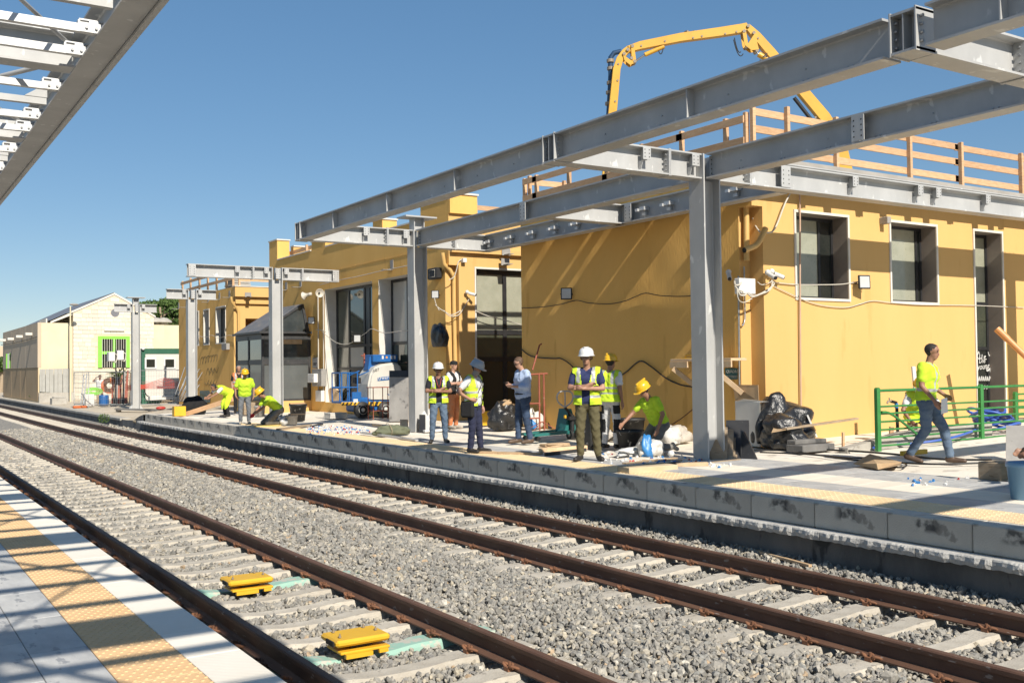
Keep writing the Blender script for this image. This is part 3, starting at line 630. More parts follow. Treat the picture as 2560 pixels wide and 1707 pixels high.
pipe(b3, [PY(578, 742, Y3F-.35), PY(579, 754, Y3F-.35), PY(592, 772, Y3F-.1), PY(596, 780, Y3F-.09), (PY(597, 900, Y3F).x, Y3F-.09, .65)], .055, M_pipe)

# ---- dark glazed vestibule on the middle block
M_vfr = mat('vestibule_frame', (.035, .037, .04), (.06, .06, .062), scale=5, rough=.45, c3=(.30, .27, .24), t3=.68, s3=16)
M_vgl = mat('vestibule_glass', (.035, .042, .045), (.075, .085, .085), scale=1.6, rough=.12, coat=1, c3=(.22, .22, .20), t3=.7, s3=11)
M_vgl2 = mat('vestibule_frosted', (.11, .12, .12), (.15, .16, .155), scale=.9, rough=.3, coat=.6)
YV, XV0, YV1 = 35.0, 11.95, 38.0
vt = thing('vestibule', (XV0, YV, .65), 'dark glazed entrance vestibule with pitched glass roof behind a steel column', 'vestibule')
m = MB(); m.box((XV0, YV, .3), (XB-.005, YV1, 1.02)); m.build('plinth', M_yel_smooth, vt)
m = MB(); zb_, ze, zk = 1.022, 3.35, 4.5; xm = XB-.32; t = .09
for x, y in ((XV0+.045, YV+.045), (XB-.06, YV+.045), (XV0+.045, YV1-.05), (XV0+.045, (YV+YV1)/2)): m.box((x-t/2, y-t/2, zb_), (x+t/2, y+t/2, ze))
for z0, z1 in ((1.022, 1.09), (2.32, 2.50), (3.22, 3.42)):
    m.box((XV0+.092, YV, z0), (XB-.11, YV+t, z1)); m.box((XV0, YV+.092, z0), (XV0+t, YV1, z1))
m.box((XV0-.12, YV-.12, 3.425), (XB-.002, YV1, 3.50))
# pitched roof: ridge near the wall, low eave on the track side
m.prism([(XV0-.05, 3.502), (xm, zk), (xm+.07, zk-.02), (XV0+.10, 3.502)], YV-.02, YV+.09, 'y'); m.prism([(XB-.05, 3.502), (xm+.04, zk), (xm-.02, zk-.08), (XB-.18, 3.502)], YV-.025, YV+.085, 'y')
m.build('frame', M_vfr, vt)
for (a, b_, c_, d_, mm) in ((XV0+.09, XB-.105, 1.092, 2.318, M_vgl2), (XV0+.09, XB-.105, 2.502, 3.218, M_vgl)):
    q = MB(); q.box((a, YV+.03, c_), (b_, YV+.045, d_)); q.build('pane', mm, vt)
    q = MB(); q.box((XV0+.03, YV+.095, c_), (XV0+.045, YV1-.1, d_)); q.build('pane', mm, vt)
q = MB(); q.add([(XV0+.1, YV+.03, 3.503), (XB-.18, YV+.03, 3.503), (xm, YV+.03, zk-.08)], [(0, 1, 2)]); q.build('gable_pane', M_vgl, vt)
q = MB(); q.add([(XV0-.04, YV+.1, 3.51), (XV0-.04, YV1, 3.51), (xm, YV1, zk), (xm, YV+.1, zk)], [(3, 2, 1, 0)]); q.add([(XB-.06, YV+.1, 3.51), (XB-.06, YV1, 3.51), (xm+.03, YV1, zk), (xm+.03, YV+.1, zk)], [(0, 1, 2, 3)]); q.build('roof_glass', mat('dusty_roof_glass', (.12, .13, .14), (.24, .22, .20), scale=2.5, rough=.45, c3=(.34, .28, .22), t3=.6, s3=5), vt)
q = MB(); q.box((XV0+.75, YV-.03, 3.05), (XB-.35, YV-.004, 3.21)); q.build('cardboard_strip', mat('cardboard', (.46, .31, .17), (.54, .38, .22), scale=6, rough=.9), vt)
# ---------------------------------------------------------------- steel frame of the new canopy
def steel_mat(name, c1, c2, rough, metal=.55):
    return mat(name, c1, c2, scale=1.3, rough=rough, metal=metal, bump=.05, bscale=300, c3=(min(1, c2[0]*1.25), min(1, c2[1]*1.25), min(1, c2[2]*1.24)), t3=.64, s3=6, stretch=(1, 1, .6))
M_steel = steel_mat('galvanised_steel', (.46, .46, .45), (.57, .57, .555), .48, .12)
M_bolt = mat('bolt', (.55, .56, .57), (.40, .41, .42), scale=30, rough=.4, metal=.7)
M_hole = mat('bolt_hole', (.01, .01, .011), rough=.9)
M_bright = mat('bright_zinc', (.66, .67, .67), (.74, .74, .73), scale=5, rough=.42, metal=.45)
BW, TF, TW = .28, .024, .014                                   # flange width, flange and web thickness
ZB0, ZB1 = 5.05, 5.45
def isec(w=BW, h=ZB1-ZB0, tf=TF, tw=TW):
    a, b, r = w/2, h/2, .016
    return [(-a, -b), (a, -b), (a, -b+tf), (tw/2+r, -b+tf), (tw/2, -b+tf+r), (tw/2, b-tf-r), (tw/2+r, b-tf), (a, b-tf), (a, b), (-a, b), (-a, b-tf), (-tw/2-r, b-tf), (-tw/2, b-tf-r), (-tw/2, -b+tf+r), (-tw/2-r, -b+tf), (-a, -b+tf)]
ZM = (ZB0+ZB1)/2
def bolts(parent, pts, ax, r=.014, l=.022):
    q = MB()
    for p in pts:
        d = Vector((l, 0, 0)) if ax == 'x' else Vector((0, l, 0)); p = Vector(p); q.cyl(p-d*.0, p-d, r, 6)
    return q.build('bolt', M_bolt, parent)
def holes(parent, pts, ax, r=.012):
    """drilled holes shown as dark discs a hair proud of the plate"""
    q = MB(); e = .0015
    for p in pts:
        n = 8; ring = []
        for k in range(n):
            a = 2*math.pi*k/n; ring.append((p[0]-e, p[1]+r*math.cos(a), p[2]+r*math.sin(a)) if ax == 'x' else (p[0]+r*math.cos(a), p[1]-e, p[2]+r*math.sin(a)))
        q.add(ring, [tuple(range(n))[::-1] if ax == 'x' else tuple(range(n))])
    return tag(q.build('bolt_hole', M_hole, parent), kind='stuff')
def beam_y(name, x, y0, y1, label, stiff=(), plates=(), group='steel beams of the new canopy', zc=ZM, h=ZB1-ZB0, w=BW):
    t = thing(name, (x, y0, zc), label, 'steel beam', group)
    q = MB(); q.prism([(x+u, zc+v) for u, v in isec(w, h)], y0, y1, 'y'); q.build('i_section', M_steel, t)
    for ys in stiff:
        q = MB(); q.box((x-w/2+.012, ys-.007, zc-h/2+TF+.002), (x-TW/2-.001, ys+.007, zc+h/2-TF-.002)); q.build('stiffener', M_steel, t)
    for ys in plates:                                            # drilled fin plate welded into the web
        q = MB(); q.box((x-w/2-.01, ys-.10, zc-h/2+TF+.004), (x-w/2+.004, ys+.10, zc+h/2-TF-.004)); q.box((x-w/2+.005, ys-.007, zc-h/2+TF+.004), (x-TW/2-.001, ys+.007, zc+h/2-TF-.004)); q.build('fin_plate', M_steel, t)
        holes(t, [(x-w/2-.01, ys+s*.06, zc-.11+k*.073) for s in (-1, 1) for k in range(4)], 'x')
    return t
def beam_x(name, y, x0, x1, label, fins=(), ends=(), splices=(), group='steel beams of the new canopy', zc=ZM, h=ZB1-ZB0, w=BW):
    t = thing(name, (x0, y, zc), label, 'steel beam', group)
    q = MB(); q.prism([(y+u, zc+v) for u, v in isec(w, h)], x0, x1, 'x'); q.build('i_section', M_steel, t)
    for xs in fins:                                              # small drilled plate standing on a tapered web cleat
        q = MB(); q.box((xs-.075, y-w/2-.016, zc-.01), (xs+.075, y-w/2-.004, zc+h/2-TF-.004)); q.prism([(xs-.012, zc+h/2-TF-.01), (xs+.012, zc+h/2-TF-.01), (xs+.012, zc-.02), (xs-.012, zc-.02)], y-w/2-.003, y-TW/2-.001, 'y')
        q.prism([(y-TW/2-.001, zc-.02), (y-w/2+.02, zc-.02), (y-w/2+.07, zc-.14), (y-TW/2-.001, zc-.16)], xs-.055, xs-.045, 'x'); q.build('cleat', M_steel, t)
        holes(t, [(xs+s*.042, y-w/2-.016, zc+.03+k*.055) for s in (-1, 1) for k in range(3)], 'y', .010)
    for xs in ends:                                              # wide drilled end plates
        q = MB(); q.box((xs-.11, y-w/2-.014, zc-h/2+TF+.003), (xs+.11, y-w/2-.001, zc+h/2-TF-.003)); q.box((xs-.006, y-w/2, zc-h/2+TF+.003), (xs+.006, y-TW/2-.001, zc+h/2-TF-.003)); q.build('end_plate', M_steel, t)
        holes(t, [(xs+s*.065, y-w/2-.014, zc-.11+k*.073) for s in (-1, 1) for k in range(4)], 'y')
    for xs in splices:                                           # bolted flange splice
        q = MB(); q.box((xs-.024, y-w/2-.006, zc-h/2-.012), (xs-.002, y+w/2+.006, zc+h/2+.012)); q.box((xs+.002, y-w/2-.006, zc-h/2-.012), (xs+.024, y+w/2+.006, zc+h/2+.012)); q.build('splice_plate', M_steel, t)
        q = MB()
        for s_ in (-1, 1):
            for k in range(4): q.cyl((xs+s_*.025, y-w/2+.06, zc-.12+k*.08), (xs+s_*.055, y-w/2+.06, zc-.12+k*.08), .017, 6)
        tag(q.build('bolt', M_bolt, t), kind='stuff')
    return t
XC, XF, X3 = 11.4, 8.5, 13.39
CG = 'grey steel columns standing in a row along the platform'
def column(y, label, stub=False, cone=False, base=False):
    z0 = zg(XC, y)-.02
    t = thing('steel_column', (XC, y, z0), label, 'steel column', CG)
    w_, h_ = .34, .36
    q = MB(); q.prism([(XC+v, y+u) for u, v in isec(w_, h_, .026, .016)], z0, ZB0-.001, 'z'); q.build('h_section', M_steel, t)
    # node: flanges run on through the beam depth, with plates
    q = MB(); q.box((XC-h_/2, y-.17, ZB0), (XC-h_/2+.026, y+.17, ZB1)); q.box((XC+h_/2-.026, y-.17, ZB0), (XC+h_/2, y+.17, ZB1)); q.box((XC-.008, y-.001, ZB0+.001), (XC+.008, y+.17, ZB1)) ; q.build('node_flange', M_steel, t)
    q = MB(); q.box((XC-.055, y-.19, ZB0+.03), (XC+.10, y-.176, ZB1-.03)); q.box((XC+.01, y-.175, ZB0+.03), (XC+.03, y+.0, ZB1-.03)); q.build('drilled_plate', M_steel, t)
    holes(t, [(XC+.022+s*.045, y-.19, ZM-.11+k*.073) for s in (-1, 1) for k in range(4)], 'y')
    if base:
        q = MB(); q.box((XC-.36, y-.36, z0), (XC+.36, y+.36, z0+.03)); q.build('base_plate', M_steel, t)
        for sx in (-1, 1):
            for sy in (-1, 1):
                q = MB(); q.prism([(XC+sx*.18, z0+.032), (XC+sx*.35, z0+.032), (XC+sx*.18, z0+.28)], y+sy*.12-.008, y+sy*.12+.008, 'y'); q.build('gusset', M_bright, t)
    if stub:
        q = MB(); q.prism([(XC+v, y+u) for u, v in isec(.26, .28, .02, .014)], ZB1+.001, ZB1+.30, 'z'); q.build('stub', M_steel, t)
        q = MB(); q.box((XC-.42, y-.25, ZB1+.301), (XC+.42, y+.25, ZB1+.335)); q.build('cap_plate', M_steel, t)
    return t
column(12, 'thick grey steel column nearest the camera, between the masons and the wall')
column(22, 'grey steel column behind the men with folded arms, flat plate on its head', stub=True)
column(32, 'grey steel column with a long T-shaped arm before the glazed vestibule')
column(42, 'grey steel column with a short T-shaped arm by the far yellow block')
column(52, 'farthest grey steel column, inside the wire fence, short arms and plate on top', stub=True, base=True)
column_off = column(12.0, 'steel column at the right end of the long cross beam'); column_off.location.x = 21.85
# cross beams on the columns
e = .185
def arm(y, xa, xb, lab, **k): return beam_x('steel_cross_beam', y, xa, xb, lab, **k)
arm(32, 8.55, XC-e, 'long left arm of the T-shaped column before the vestibule', fins=(10.1, 11.05), ends=(8.67,), splices=(10.62,))
arm(32, XC+e, 13.56, 'right arm of the T-shaped column before the vestibule', fins=(11.72,), ends=(13.44,), splices=(12.28,))
arm(42, 10.4, XC-e, 'short left arm on the column by the far yellow block', fins=(11.08,))
arm(42, XC+e, 12.4, 'short right arm on the column by the far yellow block', fins=(11.72,))
arm(52, 10.4, XC-e, 'short left arm on the farthest column', fins=(11.05,)); arm(52, XC+e, 12.4, 'short right arm on the farthest column', fins=(11.74,))
arm(22, XF+.16, XC-e, 'pale cross beam on the left of the second column', fins=(10.0, 11.04), splices=(10.55,))
arm(22, XC+e, X3-.01, 'pale cross beam on the right of the second column', splices=(12.40,))
arm(12, XF+.16, XC-e, 'pale cross beam on the left of the thick near column', fins=(10.08, 11.08), splices=(10.55,))
arm(12, XC+e, 25.0, 'long grey cross beam running right from the thick near column', fins=(14.9, 16.75, 17.3, 18.9, 21.1), ends=(13.12,), splices=(12.30,))
# beams along the track
def pair_bolts(t, x, y0, y1, n, z=ZB0+.07):
    q = MB()
    for i in range(n):
        y = y0+(y1-y0)*(i+.5)/n
        for s in (-1, 1): q.cyl((x-TW/2, y+s*.035, z), (x-TW/2-.012, y+s*.035, z), .0105, 6)
        if i % 2: q.cyl((x-TW/2, y, z+.12), (x-TW/2-.012, y, z+.12), .0095, 6)
    tag(q.build('bolt', M_bolt, t), kind='stuff')
t = beam_y('steel_edge_beam', XF, 12.16, 21.84, 'long dark edge beam over the platform edge, far span', stiff=(14.8, 17.4, 20.0)); pair_bolts(t, XF, 12.3, 21.7, 17)
t = beam_y('steel_edge_beam', XF, 6.30, 11.84, 'dark edge beam over the platform edge, span nearest the camera with bolted ends', stiff=(9.1,)); pair_bolts(t, XF, 6.5, 11.7, 9)
t = beam_y('steel_edge_beam', XF, -3, 5.83, 'steel edge beam at the top right corner of the view, with a welded stiffener', stiff=(5.1,)); 
def node(y, xs, lab):
    t = thing('beam_node', (xs, y, ZB0), lab, 'steel connector', 'bolted boxes joining the edge beams')
    q = MB(); q.box((xs-.145, y-.15, ZB0), (xs+.145, y+.15, ZB0+TF)); q.box((xs-.145, y-.15, ZB1-TF), (xs+.145, y+.15, ZB1)); q.box((xs-.008, y-.134, ZB0+TF+.001), (xs+.008, y+.134, ZB1-TF-.001))
    q.box((xs-.14, y-.006, ZB0+TF+.001), (xs-.009, y+.006, ZB1-TF-.001)); q.build('box_frame', M_steel, t)
    for s in (-1, 1):
        q = MB(); q.box((xs-.15, y+s*.142-.008, ZB0-.012), (xs+.15, y+s*.142+.008, ZB1+.012)); q.build('end_plate', M_steel, t)
        q = MB()
        for k in range(4): q.cyl((xs-.08, y+s*.152, ZB0+.08+k*.08), (xs-.08, y+s*.185, ZB0+.08+k*.08), .017, 6); q.cyl((xs-.08, y+s*.132, ZB0+.08+k*.08), (xs-.08, y+s*.10, ZB0+.08+k*.08), .017, 6)
        tag(q.build('bolt', M_bolt, t), kind='stuff')
    return t
node(22, XF, 'bolted box node at the far end of the edge beam'); node(12, XF, 'bolted box node of the edge beam above the near cross beam'); node(6.07, XF, 'big bolted box node of the edge beam at the top right')
arm(6.07, XF+.16, 11.2, 'dark cross beam seen from below at the top right corner', splices=(10.2,))
t = beam_y('steel_beam', XC, 12.19, 21.81, 'dark steel beam joining the heads of the near and second columns', plates=(17.1,))
t = beam_y('steel_beam', XC, 6.25, 11.81, 'dark steel beam running from the near column towards the camera', plates=(8.9,)); pair_bolts(t, XC, 6.6, 11.6, 6)
t = beam_y('steel_beam', X3, 12.2, 22.15, 'steel beam along the yellow wall carrying rows of small pale brackets', plates=(16.2,)); wall_beam = t
def bracket(parent, x, y, z):
    """purlin bracket: little pale angle pieces bolted to the web"""
    q = MB(); q.box((x-.15, y-.075, z+.035), (x-.004, y+.075, z+.105)); q.box((x-.19, y+.08, z+.02), (x-.09, y+.16, z+.075)); q.build('bracket', M_bright, parent)
    q = MB(); q.box((x-.10, y-.05, z-.065), (x-.085, y+.05, z-.012)); q.box((x-.0845, y-.02, z-.06), (x-.004, y+.02, z+.03), 1); q.build('bracket_lug', [M_bright, M_steel], parent)
for k, y in enumerate((21.75, 20.75, 19.8, 18.9, 18.05, 17.2, 15.75, 15.0, 14.1, 13.2)): bracket(wall_beam, X3-TW/2, y, ZM-.05)
for k, (xa_, xb_) in enumerate(((1302, 1368), (1390, 1475), (1487, 1515), (1535, 1632), (1640, 1720))):  # unseen plates added over the gap to cast shadow streaks on the wall
    yy = []
    for x_ in (xa_, xb_): p_ = PX(x_, 612-.194*(x_-1303), XB); yy.append(p_.y-1.28*(5.47-p_.z))
    q = MB(); q.box((X3+.02, min(yy), 5.452), (XB-.012, max(yy), 5.47)); q.build('streak_shadow_plate', M_steel, wall_beam)
arm(16.55, XC+.15, X3-.02, 'pale short cross beam between the column beam and the wall beam')
# beam with brackets along the front wall, hidden behind the long cross beam, its brackets hang below it
t = beam_x('steel_wall_beam', YF-.33, X3+.16, 25, 'steel beam along the sunny front wall with brackets on its lower edge', group='steel beams of the new canopy', zc=5.62, h=.30, w=.2)
for k, px_ in enumerate((2030, 2095, 2175, 2235, 2297, 2343, 2403, 2465, 2505, 2530)):
    p = PY(px_, 480, YF-.33); q = MB(); z0 = 5.47-(.10 if k % 3 else .05); q.box((p.x-.07, YF-.45, z0), (p.x+.07, YF-.25, 5.468)); q.box((p.x-.02+.09, YF-.46, z0+.02), (p.x+.06+.09, YF-.27, 5.466)); q.build('bracket', M_steel, t)
# more of the frame towards the camera: it throws the shadow bars on the paving
arm(4.05, XF+.16, 20, 'steel cross beam above the near end of the platform'); arm(.85, XF+.16, 20, 'steel cross beam above the platform beside the camera')
# ---------------------------------------------------------------- left canopy over the camera's platform
CX, CZ = 2.12, 5.45
cn = thing('canopy_frame', (CX, 12.3, CZ), 'bare steel canopy overhead at the top left with pale purlins and an edge beam', 'canopy frame')
q = MB(); q.prism([(CX+u, CZ+.2+v) for u, v in isec()], -11, 40, 'y'); q.build('edge_beam', M_steel, cn)
y = -6.8; k = 0
while y < 38:
    q = MB(); q.box((CX+.147, y+.004, CZ-.03), (CX+.205, y+3.2, CZ+.16)); q.build('edge_angle', M_steel, cn); y += 3.21; k += 1
q = MB(); q.prism([(-.12+u, CZ+.2+v) for u, v in isec()], -11, 40, 'y'); q.build('inner_beam', M_steel, cn)
for k in range(-5, 5):
    y = 12.07+4*k
    q = MB(); q.prism([(y+u, CZ+.2+v) for u, v in isec()], -7, CX-.15, 'x'); q.build('cross_beam', M_steel, cn)
    q = MB(); q.box((-5, y+1.81, CZ+.03), (CX-.15, y+1.89, CZ+.11)); q.prism([(CX-.14, CZ+.12), (CX-.40, CZ+.12), (CX-.14, CZ+.30)], y+1.82, y+1.88, 'y'); q.build('strut', M_steel, cn)
    for j in range(4):
        if j == 1: continue
        yy = y+1.0+.81*j
        q = MB(); q.box((-6, yy, CZ+.02), (CX-.12, yy+.07, CZ+.10)); pu = q.build('purlin', M_bright, cn)
        q = MB(); q.box((CX-.30, yy-.012, CZ+.02), (CX-.09, yy-.001, CZ+.115)); q.box((CX-.29, yy+.10, CZ+.17), (CX-.02, yy+.24, CZ+.185)); q.box((CX-.30, yy+.10, CZ+.10), (CX-.28, yy+.24, CZ+.169)); q.box((CX-.2, yy+.075, CZ+.02), (CX-.1, yy+.099, CZ+.168)); q.build('bracket', M_bright, pu)
        q = MB()
        for s_ in (-.24, -.15): q.cyl((CX+s_, yy-.012, CZ+.065), (CX+s_, yy-.03, CZ+.065), .015, 6)
        tag(q.build('bolt', M_bolt, pu), kind='stuff')
    q = MB(); q.tube([(1.98, y+.1, CZ+.16), (.0, y+3.9, CZ+.16)], .03, 8); q.build('brace', M_steel, cn)
    q = MB(); q.tube([(.0, y+.1, CZ+.22), (1.98, y+3.9, CZ+.22)], .022, 8); q.build('brace', M_steel, cn)

# ---------------------------------------------------------------- timber guardrails on the roofs
M_timber = mat('new_timber', (.60, .35, .18), (.72, .47, .27), scale=5, rough=.75, bump=.1, bscale=60, stretch=(1, 1, 6), rnd=.14, c3=(.42, .22, .10), t3=.68, s3=9)
M_board = mat('timber_board', (.62, .42, .24), (.74, .55, .35), scale=6, rough=.8, bump=.1, bscale=50, rnd=.15, c3=(.44, .28, .15), t3=.67, s3=8)
RG = 'timber guardrails on the flat roofs'
def guardrail(p0, p1, z0, posts, rails, label, out=(0, 0), z1=None):
    """planks nailed along posts; posts: fractions of the way, rails: heights"""
    p0, p1 = Vector((*p0, 0)), Vector((*p1, 0)); t = thing('timber_guardrail', (p0.x, p0.y, z0), label, 'guardrail', RG)
    d = (p1-p0).normalized(); n = Vector((d.y, -d.x, 0)); top = max(rails)+.12
    for f in posts:
        c = p0.lerp(p1, f); q = MB(); q.bar(c+Vector((0, 0, z0)), c+Vector((0, 0, top+random.uniform(-.03, .06))), .09, .075, up=d, ch=.004); q.build('post', M_timber, t)
    for z in rails:
        for i in range(len(posts)-1):
            if i % 2: continue
            a = p0.lerp(p1, max(0, posts[i]-.012)); b = p0.lerp(p1, min(1, posts[min(i+2, len(posts)-1)]+.012)); dz = random.uniform(-.012, .012); off = n*(-.062)
            q = MB(); q.bar(a+off+Vector((0, 0, z+dz)), b+off+Vector((0, 0, z+random.uniform(-.012, .012))), .028, .14, ch=.003); q.build('plank', M_timber, t)
    return t
zr = Z1+.1
guardrail((XB+.12, 13.5), (XB+.12, 21.0), zr, (0.0, .07, .235, .40, .56, .75, .93, 1), (6.68, 6.28), 'timber guardrail along the track side of the near roof')
guardrail((13.95, YF+.1), (25.5, YF+.1), zr, (.0, .08, .20, .40, .555, .755, .95, 1), (6.83, 6.50, 6.14), 'timber guardrail along the sunny front of the near roof')
guardrail((XB+.2, 20.9), (21, 20.9), zr, (0, .15, .35, .6, .8, 1), (6.72, 6.35), 'timber guardrail across the rear of the near roof')
guardrail((XB+.1, Y3F+.2), (XB+.1, Y3B-.1), Z3, (.02, .13, .30, .46, .62, .80, .97), (6.60, 6.20), 'timber guardrail along the track side of the far roof')
guardrail((XB+.3, Y3F+.15), (20.5, Y3F+.15), Z3, (0, .3, .6, 1), (6.45, 6.15), 'timber guardrail along the front of the far roof')
guardrail((XB+.6, Y2B-.5), (XB+.6, PX(779, 610, XB).y), Z2-.1, (0, .5, 1), (6.78,), 'single weathered plank on the middle roof beside the corner pier')
guardrail((14.9, Y2F+.4), (20, Y2F+.4), Z2-.1, (0, .25, .6, 1), (6.72,), 'timber rail on the middle roof beside the tall parapet pier')
# stack of boards on the far roof
t = thing('board_stack', (XB+1.0, Y3F+3.2, Z3), 'stack of grey boards on the far roof behind the guardrail', 'board stack')
for k in range(5):
    q = MB(); q.box((XB+.8+random.uniform(-.05, .05), Y3F+2.6, Z3+.05+k*.12), (XB+1.6+random.uniform(-.05, .05), Y3F+4.0, Z3+.05+k*.12+.09)); q.build('board', M_concrete, t)

# ---------------------------------------------------------------- concrete pump boom behind the near block
M_pump = mat('pump_yellow', (.80, .45, .045), (.74, .39, .04), scale=1.5, rough=.42, c3=(.45, .27, .08), t3=.69, s3=9)
M_pump_dark = mat('pump_pipe_blue', (.02, .06, .13), (.03, .08, .17), scale=5, rough=.4)
M_black = mat('black_rubber', (.012, .012, .013), (.02, .02, .021), scale=20, rough=.6)
M_chrome = mat('chrome_rod', (.6, .62, .64), rough=.2, metal=.9)
M_pin = mat('pin_steel', (.28, .22, .16), (.36, .30, .22), scale=20, rough=.5)
DB = 46.0
def BP(x, y, dd=0.0): return Vector(CP + ray(x, y)*(DB+dd))
FW = Vector(_f)
bo = thing('concrete_pump', BP(2115, 470), 'yellow concrete pump boom folded high above the roof behind the steel beams', 'concrete pump')
def boom(pts, ws, name, depth=.34):
    """box-section arm through photo points, ws half widths in metres, real depth across"""
    P = [BP(*p) for p in pts]; q = MB(); vs = []; n = len(P)
    for i, p in enumerate(P):
        a = P[max(0, i-1)]; b = P[min(n-1, i+1)]; d = (b-a).normalized(); s = d.cross(FW).normalized()
        for sx, sy in ((-1, -1), (1, -1), (1, 1), (-1, 1)): vs.append(p+s*sx*ws[i]+FW*sy*depth/2)
    fs = [(0, 1, 2, 3), tuple((n-1)*4+k for k in (3, 2, 1, 0))]
    for i in range(n-1):
        for k in range(4): fs.append((i*4+k, (i+1)*4+k, (i+1)*4+(k+1) % 4, i*4+(k+1) % 4))
    q.add(vs, fs); o = q.build(name, M_pump, bo)
    bm = bmesh.new(); bm.from_mesh(o.data); bmesh.ops.recalc_face_normals(bm, faces=bm.faces[:]); bmesh.ops.bevel(bm, geom=[e for e in bm.edges if len(e.link_faces) == 2 and e.calc_face_angle(0) > .6], offset=.015, segments=1, affect='EDGES'); bm.to_mesh(o.data); bm.free()
    return o
boom([(1508, 520), (1518, 420), (1529, 300), (1536, 230), (1541, 175), (1549, 150), (1562, 132), (1574, 122)], [.20, .20, .19, .18, .17, .16, .15, .13], 'tip_arm')
boom([(1568, 126), (1600, 116), (1700, 96), (1800, 82), (1856, 73), (1868, 66)], [.14, .18, .19, .20, .20, .13], 'upper_arm')
boom([(1866, 68), (1890, 92), (1925, 132), (1985, 205), (2028, 256), (2060, 294), (2085, 335), (2103, 380), (2114, 430), (2122, 520)], [.13, .19, .21, .23, .24, .25, .26, .27, .28, .3], 'lower_arm')
q = MB()
for p in ((1580, 119), (1559, 138), (1568, 128), (1578, 149), (1586, 157), (1868, 69), (1858, 82), (1882, 86), (1866, 119), (1890, 130)):
    c = BP(*p); q.cyl(c-FW*.24, c+FW*.24, .075, 10)
tag(q.build('pin', M_pin, bo), kind='stuff')
def plate(poly, name='link', dd=-.20):
    q = MB(); P = [BP(*p) for p in poly]; n = len(P); vs = [p+FW*(dd-.02) for p in P]+[p+FW*(dd+.02) for p in P]
    q.add(vs, [tuple(range(n)), tuple(range(n, 2*n))[::-1]]+[(i, n+i, n+(i+1) % n, (i+1) % n) for i in range(n)]); return q.build(name, M_pump, bo)
for dd in (-.2, .2):
    plate([(1576, 115), (1584, 117), (1589, 156), (1583, 161), (1578, 150)], dd=dd); plate([(1556, 140), (1572, 152), (1588, 160), (1574, 166), (1560, 155)], dd=dd)
    plate([(1853, 80), (1862, 79), (1868, 118), (1862, 124), (1858, 112)], dd=dd); plate([(1868, 112), (1884, 88), (1894, 128), (1876, 130), (1860, 118)], dd=dd-.03)
def cyl_ram(a, b, c, r1=.10, r2=.045):
    q = MB(); q.cyl(BP(*a, -.05), BP(*b, -.05), r1, 12); q.build('ram_barrel', M_pump, bo)
    q = MB(); q.cyl(BP(*b, -.05), BP(*c, -.05), r2, 8); q.build('ram_rod', M_chrome, bo)
cyl_ram((1660, 117), (1612, 138), (1588, 154)); cyl_ram((1935, 160), (1896, 136), (1888, 130), .13)
q = MB(); q.cyl(BP(1985, 245, .1), BP(2032, 305, .1), .085, 10); q.cyl(BP(2030, 300, .1), BP(2036, 318, .1), .16, 8); q.build('delivery_pipe', M_black, bo)
q = MB(); q.tube([BP(1553, 129, .25), BP(1535, 133, .25), BP(1527, 144, .25), BP(1526, 165, .25), BP(1527, 185, .25), BP(1525, 230, .25), BP(1521, 300, .25), BP(1516, 420, .25), BP(1508, 520, .25)], .115, 10); q.build('delivery_pipe', M_pump_dark, bo)
q = MB()
for (x, y) in ((1526, 153), (1527, 172), (1526, 208), (1524, 232), (1522, 260)): c = BP(x, y, .25); q.cyl(c-Vector((0, 0, .07)), c+Vector((0, 0, .07)), .17, 10)
tag(q.build('pipe_clamp', M_pin, bo), kind='stuff')
for a, b, s_ in (((1836, 95), (1852, 130), .25), ((1834, 100), (1858, 135), .35), ((1645, 122), (1658, 122), .25), ((1900, 150), (1918, 158), .22)):
    q = MB(); q.tube(sag(BP(*a, -.1), BP(*b, -.1), s_, 8), .022, 6); q.build('hydraulic_hose', M_black, bo)
q = MB()
for p in ((1602, 118), (1731, 98), (1753, 94), (1811, 88), (1839, 83), (1661, 106), (1545, 163), (1543, 204), (1537, 256), (1893, 99), (2036, 296), (2062, 326)): c = BP(*p); q.cyl(c-FW*.20, c-FW*.185, .045, 8)
tag(q.build('bolt_head', M_pin, bo), kind='stuff')
q = MB()
for x in (1716, 1734): c = BP(x, 86); q.box(c-Vector((.05, .1, .06)), c+Vector((.05, .1, .14)))
tag(q.build('pipe_lug', M_pin, bo), kind='stuff')

# ---------------------------------------------------------------- lettering helper: real text turned into mesh, laid on a surface
def lettering(txt, name, m, parent, origin, xdir, ydir, size, thick=.002, shear=0.0, spacing=1.0):
    cu = bpy.data.curves.new(name, 'FONT'); cu.body = txt; cu.size = size; cu.extrude = thick/2; cu.shear = shear; cu.space_character = spacing; cu.resolution_u = 2
    o = bpy.data.objects.new(name, cu); COL.objects.link(o); dg_ = bpy.context.evaluated_depsgraph_get(); me = bpy.data.meshes.new_from_object(o.evaluated_get(dg_)); bpy.data.objects.remove(o)
    x, y = Vector(xdir).normalized(), Vector(ydir).normalized(); z = x.cross(y).normalized(); y = z.cross(x); O = Vector(origin)
    off = Vector((0, 0, 0)); pq = parent
    while pq is not None: off += Vector(pq.location); pq = pq.parent
    me.transform(Matrix(((x.x, y.x, z.x, O.x-off.x), (x.y, y.y, z.y, O.y-off.y), (x.z, y.z, z.z, O.z-off.z), (0, 0, 0, 1))))
    me.materials.clear(); me.materials.append(m); ob = bpy.data.objects.new(name, me); COL.objects.link(ob); ob.parent = parent; return ob
M_ink = mat('black_ink', (.015, .015, .016), rough=.6)
M_white_ink = mat('white_ink', (.75, .74, .70), rough=.7)
dL = (BP(1910, 118)-BP(1950, 165)).normalized(); uL = FW.cross(dL)
